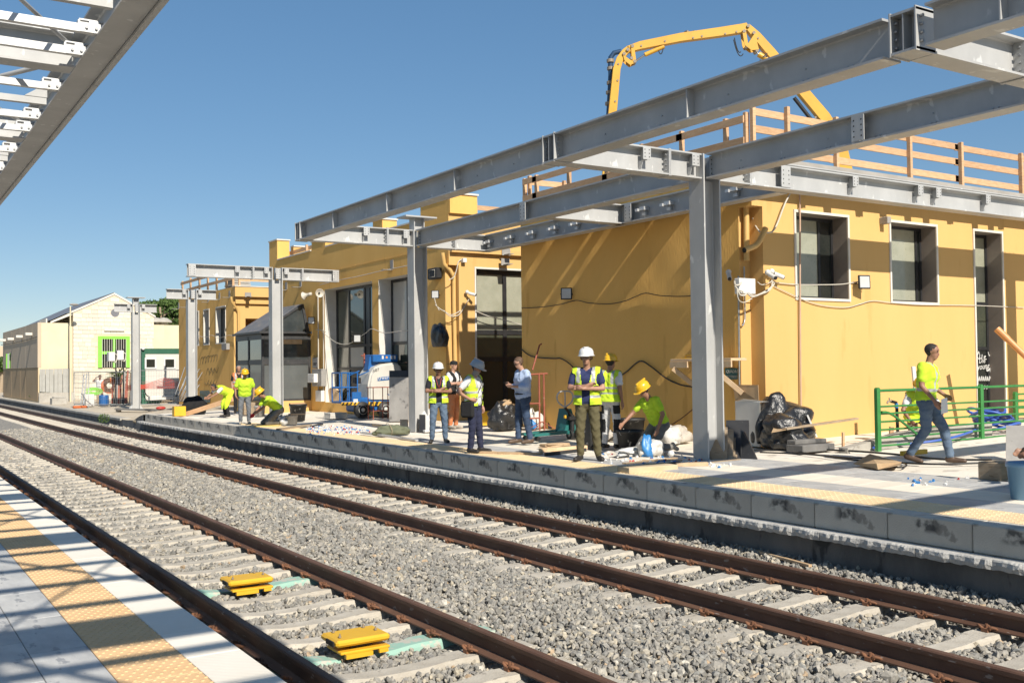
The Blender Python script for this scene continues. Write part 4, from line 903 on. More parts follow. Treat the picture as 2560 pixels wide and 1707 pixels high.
lettering('28-4', 'lettering', M_ink, bo, BP(1944, 163, -.185), dL, -uL if (-uL).dot(Vector(_r2)) < 0 else uL, .42)
# ---------------------------------------------------------------- things on the platform
M_white = mat('white_paint', (.74, .73, .70), (.80, .79, .76), scale=4, rough=.5)
M_card = mat('cardboard', (.46, .31, .17))
M_carton = mat('white_carton', (.72, .69, .64), (.78, .76, .71), scale=3, rough=.8)
M_bagblk = mat('black_plastic', (.012, .012, .013), (.03, .03, .031), scale=6, rough=.3, bump=.9, bscale=20, spec=.6)
M_bagwhite = mat('white_sack', (.66, .63, .58), (.74, .72, .68), scale=5, rough=.7, bump=.4, bscale=18, c3=(.42, .37, .30), t3=.62, s3=6)
M_blue = mat('machine_blue', (.015, .115, .36), (.02, .14, .42), scale=3, rough=.4, c3=(.25, .22, .18), t3=.71, s3=12)
M_cream = mat('machine_grey', (.60, .58, .52), (.68, .66, .60), scale=2, rough=.5, c3=(.45, .42, .36), t3=.69, s3=8)
M_redox = mat('red_oxide_steel', (.30, .075, .045), (.40, .12, .07), scale=9, rough=.7, c3=(.45, .38, .33), t3=.66, s3=25)
M_bucket = mat('black_bucket', (.018, .018, .018), (.035, .034, .033), scale=8, rough=.55, c3=(.42, .40, .36), t3=.64, s3=11)
M_yellow = mat('yellow_plastic', (.85, .50, .03), (.80, .45, .025), scale=6, rough=.45)
M_green = mat('green_rail_paint', (.035, .21, .045), (.05, .26, .06), scale=4, rough=.45, c3=(.28, .33, .22), t3=.72, s3=14)
M_slate = mat('dark_slab', (.022, .023, .025), (.04, .04, .042), scale=3, rough=.55, c3=(.16, .15, .14), t3=.7, s3=20)
M_oldwood = mat('old_wood', (.34, .25, .16), (.46, .36, .25), scale=5, rough=.85, bump=.15, bscale=50, stretch=(1, 1, 4), rnd=.15, c3=(.24, .17, .10), t3=.65, s3=7)
M_greyboard = mat('grey_panel', (.30, .285, .265), (.40, .38, .35), scale=2.4, rough=.8, c3=(.20, .19, .18), t3=.63, s3=6)
M_olive = mat('olive_tarp', (.12, .135, .085), (.17, .185, .12), scale=6, rough=.9, bump=.5, bscale=12)
M_rubble = mat('rubble_mix', (.50, .45, .38), (.62, .57, .50), scale=12, rough=.95, bump=.5, bscale=30)
M_pvc = mat('orange_pvc', (.74, .36, .13), (.68, .31, .11), scale=4, rough=.45)
M_cable = mat('black_cable', (.012, .012, .012), rough=.5)
M_wcable = mat('white_cable', (.66, .62, .54), (.60, .55, .46), scale=6, rough=.6)
M_chrome2 = mat('lamp_glass', (.62, .63, .62), (.68, .69, .68), scale=3, rough=.15, coat=1)
M_teal = mat('teal_sign', (.025, .13, .14), (.03, .15, .16), scale=5, rough=.5)
M_paper = mat('white_paper', (.80, .79, .76), rough=.8)
M_plast = mat('clear_sheet', (.60, .60, .58), (.70, .70, .69), scale=8, rough=.25, bump=.6, bscale=16, spec=.6)
M_bluep = mat('blue_plastic', (.04, .22, .55), (.05, .27, .62), scale=8, rough=.4)
M_redp = mat('red_plastic', (.50, .05, .04), rough=.45)
M_hose = mat('blue_hose', (.045, .12, .48), (.06, .15, .55), scale=8, rough=.45)
M_hazard = mat('hazard_stripe', (.02, .02, .02), rough=.6)

def slab(mb, c4, th, mi=0):
    """thick board through four corners (bottom left, bottom right, top right, top left), th away from the viewer"""
    P = [Vector(p) for p in c4]; n = (P[1]-P[0]).cross(P[3]-P[0]).normalized()*th
    Q = [p-n for p in P]; mb.add(P+Q, [(0, 1, 2, 3), (7, 6, 5, 4), (0, 4, 5, 1), (1, 5, 6, 2), (2, 6, 7, 3), (3, 7, 4, 0)], mi); return mb
def board(name, c4, th, m, label, cat, group=None):
    o = MB(); slab(o, c4, th); b = o.build(name, m); return tag(b, label, cat, group, 'thing')
def lean(x0, x1, yb, yt, dY, dz=0.0, yb1=None, yt1=None):
    """corners of a board standing on the platform between pixels x0..x1 at row yb, leaning back by dY to row yt"""
    a, b = PG(x0, yb), PG(x1, yb1 or yb); a.z += dz; b.z += dz
    return [a, b, PY(x1, yt1 or yt, b.y+dY), PY(x0, yt, a.y+dY)]
def solid(name, mb, m, label, cat, group=None): return tag(mb.build(name, m), label, cat, group, 'thing')
def stick(name, p, q, w, h, m, label, cat='plank', group=None, up=(0, 0, 1)):
    return solid(name, MB().bar(p, q, w, h, up=up, ch=min(w, h)*.08), m, label, cat, group)
def blob(c, s, seed, k=3, amp=.16, flat=-.55):
    """crumpled sack shape"""
    r_ = random.Random(seed); bm = bmesh.new(); bmesh.ops.create_icosphere(bm, subdivisions=k, radius=1); ph = [(r_.uniform(1.2, 6.5), r_.uniform(0, 6.3), Vector((r_.gauss(0, 1), r_.gauss(0, 1), r_.gauss(0, 1))).normalized()) for _ in range(14)]
    mb = MB(); vs = []
    for v in bm.verts:
        p = v.co.copy(); d = sum(math.sin(f*p.dot(a)*2+o)/(.8+f*.45) for f, o, a in ph)*amp*.55 - sum(abs(math.sin(f*1.7*p.dot(a)+o))**6 for f, o, a in ph[:7])*.035; p = p*(1+d); p.z = max(p.z, flat)
        vs.append((c[0]+p.x*s[0], c[1]+p.y*s[1], c[2]+(p.z-flat)*s[2]))
    mb.add(vs, [tuple(v.index for v in f.verts) for f in bm.faces], 0, True); bm.free(); return mb
def bucket(c, r0, r1, h, m=None, name='bucket', label='', cat='bucket', handle=True, fill=None, group=None):
    t = thing(name, c, label, cat, group)
    q = MB(); q.lathe([(0, 0), (r0, 0), (r1-.006, h-.05), (r1+.006, h-.05), (r1+.008, h), (r1-.008, h), (r0-.01, .02), (0, .02)], 20); q.build('body', m or M_bucket, t, True)
    if fill: q = MB(); q.lathe([(0, h*.72), (r1*.93-.008, h*.70)], 18); q.build('mortar', fill, t, True)
    if handle:
        q = MB(); q.tube([(math.cos(a)*(r1+.01), -.02-.03*math.sin(a), h-.03-math.sin(a)*h*.35) for a in [math.pi*k/10 for k in range(11)]], .006, 6); q.build('handle', M_bolt, t, True)
    return t

# ---- the two yellow boxes between the rails
def track_box(p, label):
    t = thing('track_box', (T1-.06, p.y, -.215), label, 'track box', 'yellow boxes fixed to the sleepers')
    q = MB(); q.bbox((-.235, -.17, .115), (.235, .17, .17), .018); q.build('lid', M_yellow, t, True)
    q = MB(); q.bbox((-.20, -.17, .055), (.23, .12, .078), .006); q.box((-.17, -.21, .03), (.06, -.171, .065)); q.box((.12, -.20, .035), (.20, -.171, .065)); q.build('bracket', M_yellow, t, True)
    q = MB(); q.box((-.08, -.1, .086), (.1, .1, .114)); q.build('mount', M_black, t, True)
    q = MB(); q.box((-.25, -.13, .122), (-.237, .02, .160)); q.build('socket', M_black, t, True)
    for x, y in ((-.17, -.08), (-.15, .1), (.12, .11), (.17, -.02)):
        q = MB(); q.cyl((x, y, .174), (x, y, .19), .012, 6); q.cyl((x, y, .19), (x, y, .205), .006, 6); q.build('bolt', M_pin, t, True)
track_box(B1P, 'yellow track box nearer the camera, bolted over a turquoise sleeper'); track_box(B2P, 'yellow track box farther along the near track')

# ---- along the foot of the platform
def bed_z(x): return float(bed_h(np.array(x), 0.))
q = MB(); q.tube(spline([PZ(1085, 1147, -.10), PZ(1130, 1143, .0), PZ(1180, 1140, .08), PZ(1260, 1143, .06), PZ(1330, 1158, .0), PZ(1375, 1180, -.1), PZ(1400, 1196, -.16), PZ(1430, 1204, -.21)], 6), .024, 8); solid('corrugated_conduit', q, M_cable, 'short black conduit arching over the ballast at the platform foot', 'conduit')
pp = [PZ(x, y, -.125) for x, y in ((1560, 1292), (1700, 1312), (1830, 1342), (2030, 1393), (2200, 1428), (2400, 1468), (2560, 1502), (2750, 1545))]
q = MB(); q.tube(spline(pp, 5), .026, 8); solid('drain_hose', q, M_cable, 'long black hose lying on the ballast beside the far rail', 'hose')
stick('timber_lath', PZ(1690, 1322, -.10), PZ(2026, 1414, -.10), .045, .03, M_board, 'long pale timber lath lying beside the rail under the platform', 'lath')

# ---- red and white bits of tile levelling clips: nobody could count them
def clips(n, x0, x1, y0, y1, label):
    mb = MB()
    for _ in range(n):
        u, v = random.random(), random.random(); p = PG(x0+(x1-x0)*u, y0+(y1-y0)*v+random.gauss(0, 3)); s = random.uniform(.008, .02); a = random.uniform(0, 3.1)
        M = Matrix.Translation(p+Vector((0, 0, s*.8))) @ Matrix.Rotation(a, 4, 'Z') @ Matrix.Rotation(random.choice((0, 0, .5, 1.4)), 4, 'X'); mi = random.choices((0, 1, 2), (5, 4, 1))[0]
        mb.box((-s*1.4, -s*.7, -s*.8), (s*1.4, s*.7, s*.3), mi, M); mb.box((-s*.3, -s*.7, s*.3), (s*.3, s*.7, s*1.1), mi, M)
    o = mb.build('tile_clips', [M_paper, M_bluep, M_redp]); return tag(o, label, 'tile clips', None, 'stuff')
clips(240, 765, 925, 1068, 1083, 'litter of blue and white tile clips on the far paving'); clips(60, 1500, 1660, 1132, 1160, 'tile clips strewn round the kneeling mason'); clips(40, 1640, 1760, 1143, 1160, 'tile clips left of the near column foot'); clips(16, 2260, 2420, 1196, 1216, 'few blue and clear tile clips by the open pit'); clips(14, 1770, 1830, 1155, 1168, 'tile clips right of the near column foot')

# ---- near column surroundings
rr = random.Random(3)
for k, (x0, x1, yb, yt, tl) in enumerate(((1776, 1800, 1148, 1083, -10), (1796, 1818, 1148, 1067, 2), (1786, 1796, 1140, 1055, -3), (1808, 1832, 1147, 1072, 4), (1826, 1838, 1146, 1093, 2), (1829, 1843, 1147, 1118, 1))):
    c = lean(x0, x1, yb, yt, .16+.05*k/3); c[2].x += tl*.004; c[3].x += tl*.004
    board('timber_offcut', c, .035, M_oldwood, ('short split offcut leaning farthest out at the column foot', 'tall thin offcut in the middle of the pile by the column', 'offcut standing against the column web', 'wide offcut on the right of the column pile', 'narrow offcut before the dark panels', 'lowest stubby offcut before the dark panels')[k], 'offcut', 'timber offcuts leaning at the near column')
c = lean(1815, 1872, 1146, 1050, .5); board('black_slab', c, .07, M_slate, 'tall black panel leaning behind the timber offcuts by the near column', 'panel')
c = lean(1862, 1893, 1148, 1076, .2, 0, 1148, 1148); a_, b_ = PG(1852, 1146), PG(1892, 1148); board('black_slab', [a_, b_, PY(1860, 1078, a_.y+.14), PY(1851, 1074, a_.y+.13)], .05, M_slate, 'black triangular slab end leaning beside the white carton', 'panel')
stick('floor_batten', PG(1776, 1156), PG(1850, 1149), .06, .03, M_oldwood, 'flat batten lying before the offcuts at the column foot')
# white carton
p0, p1 = PG(1846, 1112), PG(1902, 1117); p2 = PG(1931, 1112); t = thing('carton', p1, 'open white carton standing by the yellow wall', 'carton')
h = .78; u = (p0-p1); v = (p2-p1); v = Vector((v.x, abs(v.y)+.32, 0)).normalized()*.40; u = Vector((u.x, u.y, 0)).normalized()*.62
q = MB(); P = [p1, p1+u, p1+u+v, p1+v]; T_ = [p+Vector((0, 0, h)) for p in P]
for i in range(4):
    a, b = P[i], P[(i+1) % 4]; n = Vector((b.y-a.y, a.x-b.x, 0)).normalized()*.008; q.add([a, b, b+Vector((0, 0, h)), a+Vector((0, 0, h)), a+n, b+n, b+n+Vector((0, 0, h)), a+n+Vector((0, 0, h))], [(0, 1, 2, 3), (7, 6, 5, 4), (3, 2, 6, 7)])
q.add([x+Vector((0, 0, .02)) for x in P], [(0, 1, 2, 3)]); q.build('box', M_carton, t)
q = MB(); slab(q, [T_[2]+Vector((0, 0, .002)), T_[3]+Vector((0, 0, .002)), T_[3]+Vector((.05, .06, .30)), T_[2]+Vector((.0, .06, .30))], .008); q.build('flap', M_card, t)
q = MB(); slab(q, [T_[1]+Vector((0, 0, .002)), T_[0]+Vector((0, 0, .002)), T_[0]+Vector((.0, -.2, .02)), T_[1]+Vector((-.02, -.2, .05))], .008); q.build('flap', M_carton, t)
q = MB(); a = p1.lerp(p1+v, .7)+Vector((.004, -.012, .55)); q.bbox((a.x-.05, a.y-.003, a.z), (a.x+.05, a.y+.003, a.z+.16), .001); q.build('label', mat('pale_blue_print', (.45, .62, .72), rough=.6), t)
q = MB(); cc = p1.lerp(p1+v, .25)+Vector((.006, -.008, .36)); dv = v.normalized(); q.tube([cc+dv*.045*math.cos(k*.6)+Vector((0, 0, .05*math.sin(k*.6))) for k in range(9)], .008, 6); q.build('printed_ring', M_ink, t)
# pile of black plastic with bits on it
c = PG(1990, 1118); t = thing('plastic_pile', c, 'heap of black plastic sheeting and sacks against the front wall', 'plastic heap')
blob((c.x-.18, c.y+.05, c.z), (.46, .40, .36), 11, 4, .22).build('sack', M_bagblk, t); blob((c.x+.28, c.y+.35, c.z), (.44, .40, .50), 12, 4, .22).build('sack', M_bagblk, t); blob((c.x-.05, c.y+.55, c.z+.05), (.34, .3, .55), 13, 4, .2).build('sack', M_bagblk, t)
q = MB(); slab(q, [PY(1929, 1080, c.y-.3), PY(1970, 1072, c.y-.3), PY(1985, 1064, c.y+.1), PY(1935, 1066, c.y+.1)], .01); q.build('torn_card', M_card, t)
for a, b in (((1955, 1046), (1945, 1022)), ((1964, 1046), (1959, 1020))): q = MB(); q.cyl(PY(*a, c.y+.3), PY(*b, c.y+.35), .008, 6); q.build('rod', M_rust, t)
stick('long_plank', PY(1962, 1072, c.y-.28), PY(2141, 1046, c.y-.1), .10, .03, M_oldwood, 'long thin plank lying across the black plastic heap')
stick('white_profile', PG(2037, 1112)+Vector((0, -.05, .14)), PY(2018, 1037, c.y+.1), .05, .03, M_white, 'white plastic profile propped on the black heap', 'profile')
c = PG(2042, 1128); q = MB(); q.bbox((c.x-.40, c.y-.06, c.z), (c.x+.38, c.y+.30, c.z+.12), .012); q.bbox((c.x-.39, c.y+.10, c.z+.1205), (c.x+.37, c.y+.30, c.z+.19), .012); solid('kerb_stone', q, M_concrete_dark, 'grey concrete kerb stone in front of the black heap', 'kerb stone')
stick('wooden_stake', PG(2108, 1124), PY(2108, 1080, PG(2108, 1124).y), .05, .03, M_timber, 'short wooden stake standing before the front wall', 'stake')
# flat things on the paving
c = [PG(2132, 1164), PG(2195, 1177), PG(2250, 1172), PG(2255, 1160), PG(2175, 1154)]; q = MB(); z = .02
q.add([c[0]+Vector((0, 0, .03)), c[1]+Vector((0, 0, .02)), c[1]+Vector((0, .02, .10)), c[4]+Vector((0, 0, .12)), c[3]+Vector((0, 0, .03)), c[2]+Vector((0, 0, .05))], [(0, 1, 2, 3), (1, 5, 4, 2), (3, 2, 4)]); solid('torn_cardboard', q, M_card, 'torn brown cardboard lying on the paving in front of the walker', 'cardboard')
def cables(pts, r, label, m=M_cable):
    q = MB(); q.tube(spline([PG(*p)+Vector((0, 0, r)) for p in pts], 6), r, 6); solid('floor_cable', q, m, label, 'cable', 'cables lying on the platform')
cables([(1885, 1127), (1960, 1128), (2050, 1140), (2120, 1150), (2220, 1157), (2330, 1162), (2430, 1160), (2560, 1155)], .014, 'black cable snaking along the paving under the walker')
cables([(1900, 1132), (2000, 1136), (2110, 1145), (2180, 1148), (2260, 1160), (2256, 1170), (2215, 1166), (2190, 1156), (2150, 1152)], .012, 'looped black cable on the paving beside the torn cardboard')
cables([(2060, 1126), (2140, 1130), (2240, 1138), (2350, 1150), (2480, 1152)], .016, 'thin dark hose on the paving nearest the front wall')
c = PG(2290, 1137); q = MB(); q.bbox((c.x-.32, c.y, c.z), (c.x+.30, c.y+.06, c.z+.075), .008); solid('spirit_level', q, M_yellow, 'yellow spirit level lying behind the walking man', 'spirit level')
c = lean(2515, 2575, 1155, 1063, .35); board('grey_board', c, .03, M_greyboard, 'grey board leaning at the right edge beside the railing', 'board')
c = PG(2520, 1200); q = MB(); q.bbox((c.x-.16, c.y, c.z), (c.x+.18, c.y+.3, c.z+.22), .008); solid('wooden_box', q, M_oldwood, 'small brown wooden box near the right edge', 'box')
c = PG(2580, 1250); bucket((c.x+.05, c.y+.1, c.z), .15, .19, .40, mat('pale_blue_plastic', (.22, .42, .62), (.26, .46, .66), scale=5, rough=.4), label='pale blue bucket cut by the right edge', handle=False)
c = PG(1620, 1180); q = MB(); q.bbox((0, 0, 0), (.86, .32, .085), .006, M=Matrix.Translation(PG(1573, 1184)) @ Matrix.Rotation(-.10, 4, 'Z')); solid('flat_carton', q, mat('pale_cardboard', (.60, .46, .28), (.68, .54, .35), scale=4, rough=.85), 'flat closed cardboard carton near the platform edge', 'carton')

# ---- kneeling mason's corner
c = PG(1580, 1122); bucket((c.x, c.y+.05, c.z), .20, .25, .34, label='black mortar bucket in front of the kneeling mason', fill=M_rubble)
c = PG(1592, 1098); bucket((c.x-.05, c.y+.1, c.z), .21, .27, .42, label='black bucket behind the mortar bucket of the kneeling mason', handle=False, fill=M_rubble)
c = PG(1447, 1093); bucket((c.x, c.y, c.z), .17, .22, .42, label='grey black bucket beside the pallet truck', m=mat('grey_bucket', (.08, .08, .08), (.14, .14, .135), scale=8, rough=.6), handle=False)
c = PG(1505, 1118); q = MB(); q.bbox((c.x-.25, c.y, c.z), (c.x+.12, c.y+.35, c.z+.62), .02); q.box((c.x-.22, c.y+.03, c.z+.621), (c.x+.10, c.y+.3, c.z+.66)); solid('black_tub', q, M_bucket, 'tall black tub behind the man in olive trousers', 'tub')
c = PG(1632, 1140); t = thing('cement_sack', c, 'torn white and blue cement sack in front of the kneeling mason', 'sack'); blob((c.x, c.y+.1, c.z), (.24, .17, .20), 21, 4, .25).build('sack', M_bagwhite, t); blob((c.x-.10, c.y+.02, c.z), (.12, .10, .235), 22, 3, .2).build('printed_side', M_bluep, t)
c = PG(1585, 1137); blob_o = blob((c.x, c.y, c.z), (.36, .18, .085), 23, 4, .3); solid('plastic_sheet', blob_o, M_plast, 'crumpled clear plastic sheet beside the cement sack', 'plastic sheet')
c = PG(1690, 1108); t = thing('rubble_sacks', c, 'slumped sacks of rubble behind the kneeling mason', 'sack'); 
for k, (dx, dy, s_) in enumerate(((-.1, 0, .26), (.22, .18, .28), (.05, .4, .3), (.4, .4, .22))): blob((c.x+dx, c.y+dy, c.z), (s_, s_*.8, s_*.75), 31+k, 3, .28).build('sack', (M_bagwhite, M_rubble)[k % 2], t)
c = PG(1552, 1100); t = thing('rubble_heap', c, 'small heap of broken rubble behind the white trousers', 'rubble'); 
for k in range(9): q = blob((c.x+rr.uniform(-.25, .25), c.y+rr.uniform(-.1, .5), c.z), (rr.uniform(.07, .14),)*3, 50+k, 2, .35); q.build('lump', M_rubble, t)
c = PG(1678, 1142); q = MB(); q.sphere((c.x, c.y, c.z+.055), .055, 14, 10); solid('plastic_ball', q, M_white, 'white plastic cap lying beside the cement sack', 'cap')
t = thing('sheet_stack', PG(1383, 1118), 'small stack of thin wooden sheets before the blue shirted man', 'board stack')
for k in range(5):
    q = MB(); q.bbox((-.27, -.12, 0), (.27, .12, .012), .002, M=Matrix.Translation(PG(1383+rr.uniform(-5, 5), 1117)+Vector((0, 0, .014*k))) @ Matrix.Rotation(rr.uniform(-.25, .15), 4, 'Z')); q.build('sheet', M_board, t)
def beam_on_floor(a, b, w, h, m, lab, cat='plank'): return stick('floor_plank', PG(*a)+Vector((0, 0, h/2)), PG(*b)+Vector((0, 0, h/2)), w, h, m, lab, cat)
beam_on_floor((1200, 1132), (1352, 1136), .16, .03, M_board, 'pale plank lying behind the shoes of the man with the shoulder bag')
beam_on_floor((1350, 1130), (1465, 1122), .14, .07, M_board, 'timber shutter edge round the paving gap by the olive trousers')
beam_on_floor((1362, 1140), (1465, 1128), .03, .06, M_slate, 'dark strip in the paving gap by the olive trousers', 'strip')
beam_on_floor((1560, 1160), (1690, 1146), .10, .02, M_board, 'pale batten lying in front of the cement sack'); beam_on_floor((1600, 1152), (1705, 1152), .12, .02, M_board, 'second pale batten in front of the cement sack')
beam_on_floor((1690, 1165), (1770, 1163), .14, .05, M_board, 'short pale plank left of the near column foot'); beam_on_floor((1610, 1166), (1700, 1160), .05, .04, M_slate, 'dark bar lying before the pale battens', 'bar')

# ---- pallet truck
c = PG(1415, 1098); t = thing('pallet_truck', c, 'green hand pallet truck with looped handle standing by the wall', 'pallet truck')
M_teal2 = mat('pallet_green', (.02, .16, .15), (.03, .20, .18), scale=5, rough=.5, c3=(.20, .18, .15), t3=.68, s3=15)
for dx in (-.22, .2):
    q = MB(); q.prism([(c.x-.85+dx*.1, c.z+.10), (c.x+.06, c.z+.12), (c.x+.06, c.z+.19), (c.x-.85, c.z+.15)], c.y+.15+dx-.07, c.y+.15+dx+.07, 'y'); q.build('fork', M_teal2, t)
    q = MB(); q.cyl((c.x-.75, c.y+.15+dx-.05, c.z+.05), (c.x-.75, c.y+.15+dx+.05, c.z+.05), .045, 12); q.build('roller', M_black, t)
q = MB(); q.prism([(c.x-.05, c.z+.12), (c.x+.30, c.z+.12), (c.x+.13, c.z+.62), (c.x+.06, c.z+.62)], c.y-.02, c.y+.32, 'y'); q.build('body', M_teal2, t)
q = MB(); q.cyl((c.x+.10, c.y-.08, c.z+.16), (c.x+.10, c.y-.08, c.z+.5), .05, 12); q.box((c.x-.02, c.y-.16, c.z+.40), (c.x+.22, c.y-.03, c.z+.47)); q.build('pump', M_black, t)
for dx in (-.0, .2): q = MB(); q.cyl((c.x+dx-.01, c.y-.12, c.z+.10), (c.x+dx+.05, c.y-.12, c.z+.10), .10, 16); q.cyl((c.x+dx-.012, c.y-.12, c.z+.10), (c.x+dx+.052, c.y-.12, c.z+.10), .04, 10, 1); q.build('steer_wheel', [M_black, M_greyboard], t)
hx, hz = PY(1412, 1000, c.y-.08).x, PY(1412, 1018, c.y-.08).z
q = MB(); q.cyl((c.x+.10, c.y-.08, c.z+.47), (hx, c.y-.08, hz), .028, 10); q.build('tiller', M_black, t)
q = MB(); q.cyl((hx, c.y-.08, hz-.22), (hx, c.y-.08, hz-.16), .0285, 10); q.build('tiller_band', M_yellow, t)
q = MB(); q.tube(spline([(hx, c.y-.08, hz), (hx-.16, c.y-.09, hz+.10), (hx-.20, c.y-.09, hz+.22), (hx-.14, c.y-.09, hz+.31), (hx, c.y-.09, hz+.33), (hx+.14, c.y-.09, hz+.31), (hx+.20, c.y-.09, hz+.22), (hx+.16, c.y-.09, hz+.10), (hx, c.y-.08, hz)], 4), .016, 8); q.cyl((hx, c.y-.09, hz), (hx, c.y-.09, hz+.33), .014, 8); q.build('handle_loop', M_steel, t)

# ---- red trestle and sacks behind the blue shirted man
c = PG(1352, 1075); t = thing('steel_trestle', c, 'red oxide steel trestle with round tubes by the wall', 'trestle')
zt_ = PY(1352, 935, c.y).z
for dx, nm in ((-.03, 'post'), (.10, 'post')): q = MB(); q.cyl((c.x+dx, c.y, c.z), (c.x+dx, c.y, zt_), .021, 8); q.cyl((c.x+dx, c.y, c.z+.55), (c.x+dx, c.y, c.z+.60), .03, 8); q.build(nm, M_redox, t)
q = MB(); q.cyl((c.x-.42, c.y, zt_-.01), (c.x+.20, c.y, zt_+.01), .021, 8); q.build('top_bar', M_redox, t)
q = MB(); q.cyl((c.x-.45, c.y, c.z+.62), (c.x-.05, c.y, c.z+.62), .018, 8); q.cyl((c.x-.45, c.y, c.z+.28), (c.x-.05, c.y, c.z+.28), .018, 8); q.build('side_bar', M_redox, t)
for dx, dy in ((-.3, -.1), (.32, -.1), (.3, .25), (-.25, .25)): q = MB(); q.cyl((c.x+.04, c.y, c.z+.2), (c.x+.04+dx, c.y+dy, c.z+.01), .009, 6); q.build('foot', M_redox, t)
q = MB(); q.tube([PY(1331, 925, c.y+.3), PY(1349, 862, c.y+.35), PY(1354, 860, c.y+.35)], .02, 8); solid('red_tube', q, M_redox, 'red steel tube with a hooked end leaning on the wall', 'tube')
c = PG(1263, 1074); t = thing('rubbish_sack', c, 'open black rubbish sack stuffed full beside the blue shirted man', 'sack'); blob((c.x, c.y+.1, c.z), (.40, .34, .46), 41, 4, .18).build('sack', M_bagblk, t); blob((c.x+.05, c.y+.05, c.z+.52), (.22, .16, .12), 42, 3, .3).build('contents', M_card, t)
c = PG(1322, 1062); o = blob((c.x, c.y+.25, c.z), (.30, .26, .42), 43, 4, .18); solid('rubbish_sack', o, M_bagblk, 'black rubbish sack half hidden behind the blue shirted man', 'sack')
c = PG(1347, 1072); t = thing('cement_sack', c, 'crumpled white and blue sack at the foot of the red trestle', 'sack'); blob((c.x-.05, c.y+.2, c.z), (.24, .16, .34), 44, 4, .25).build('sack', M_bagwhite, t); blob((c.x-.10, c.y+.10, c.z), (.14, .1, .18), 45, 3, .2).build('printed_side', M_bluep, t)
c = lean(1370, 1394, 1070, 1032, .2); board('dark_tile', c, .03, M_slate, 'black tile leaning on the wall behind the pallet truck', 'tile')
c = [PG(1228, 1063), PG(1246, 1066)]; q = MB(); q.bbox((c[0].x-.32, c[0].y, c[0].z), (c[0].x+.30, c[0].y+.10, c[0].z+.36), .006); solid('formwork_sheet', q, M_yellow, 'yellow shuttering panel standing left of the black sack', 'panel')
# ---- white and grey boards round the second column
c = lean(1054, 1080, 1078, 1022, .35); board('pale_board', c, .03, M_white, 'pale board leaning beside the foot of the second column', 'board')
c = lean(1112, 1126, 1072, 1030, .3); board('pale_board', c, .03, M_oldwood, 'narrow brown board leaning behind the man with the red lanyard', 'board')
beam_on_floor((1060, 1080), (1120, 1076), .14, .05, M_white, 'white block lying behind the man with the red lanyard', 'block')
c = lean(1048, 1062, 1079, 1036, .2); board('dark_tile', c, .04, M_slate, 'black tile leaning against the second column', 'tile')
c = lean(973, 1020, 1053, 926, .45); board('stained_board', c, .05, M_greyboard, 'stained grey door panel leaning against the boom lift', 'panel'); DP = c
q = MB(); slab(q, [c[3].lerp(c[0], .13)-Vector((0, .02, 0)), c[2].lerp(c[1], .13)-Vector((0, .02, 0)), c[2]-Vector((0, .02, 0)), c[3]-Vector((0, .02, 0))], .02); o = q.build('black_edge', M_slate, None); o['label'] = 'black strip across the top of the leaning grey panel'; tag(o, None, 'panel', None, 'thing')
stick('steel_tee', PG(1012, 1049)+Vector((0, -.06, 0)), PY(1004, 995, c[0].y+.10), .05, .03, M_black, 'black T shaped bar leaning on the grey panel', 'bar')
# red stool
c = PG(953, 1048); t = thing('metal_stool', c, 'high red stool frame of thin steel tube in front of the boom lift', 'stool')
for dx in (-.25, .22):
    for dy in (0, .35): q = MB(); q.cyl((c.x+dx, c.y+dy, c.z), (c.x+dx, c.y+dy, c.z+.92), .014, 8); q.build('leg', M_redox, t)
q = MB(); q.bbox((c.x-.29, c.y-.03, c.z+.921), (c.x+.26, c.y+.38, c.z+.945), .004); q.build('seat', M_redox, t)
q = MB(); q.cyl((c.x-.25, c.y, c.z+.25), (c.x+.22, c.y, c.z+.25), .011, 6); q.cyl((c.x-.25, c.y+.35, c.z+.25), (c.x+.22, c.y+.35, c.z+.25), .011, 6); q.build('stretcher', M_redox, t)
# olive bundle, bar, timber
c = PG(985, 1088); t = thing('tarp_bundle', c, 'olive green canvas bundle tied with cord on the platform', 'bundle'); blob((c.x, c.y+.1, c.z), (.44, .18, .16), 61, 4, .2).build('canvas', M_olive, t)
q = MB(); q.tube([(c.x-.1+.02*math.cos(k), c.y+.1+.2*math.cos(k*.63), c.z+.13+.15*math.sin(k*.63)) for k in range(11)], .007, 6); q.build('cord', M_oldwood, t)
stick('aluminium_bar', PG(905, 1084)+Vector((0, 0, .03)), PG(1044, 1104)+Vector((0, 0, .03)), .10, .04, M_bright, 'long aluminium straightedge lying on the paving', 'straightedge')
c = lean(1000, 1019, 1072, 1048, .25); board('timber_offcut', c, .04, M_board, 'pale offcut leaning by the olive bundle', 'offcut'); beam_on_floor((932, 1064), (975, 1069), .07, .05, M_oldwood, 'squared timber lying left of the olive bundle')
beam_on_floor((698, 1075), (772, 1064), .20, .04, M_oldwood, 'plank with tools lying near the kneeling worker'); beam_on_floor((780, 1068), (803, 1062), .12, .04, M_slate, 'dark trowel board at the end of the plank', 'board')
t = thing('paver_stack', PG(848, 1045), 'low stack of pale paving slabs left of the boom lift', 'slab stack')
for k in range(4): p = PG(848, 1046); q = MB(); q.bbox((p.x-.28+rr.uniform(-.02, .02), p.y, p.z+.045*k), (p.x+.26+rr.uniform(-.02, .02), p.y+.5, p.z+.045*k+.04), .004); q.build('slab', M_trim, t)
c = PG(846, 1027); q = MB(); q.cyl((c.x-.1, c.y+.2, c.z+.40), (c.x-.02, c.y+.22, c.z+.41), .42, 24); solid('cable_drum', q, M_board, 'plywood disc standing behind the paving slabs', 'disc')

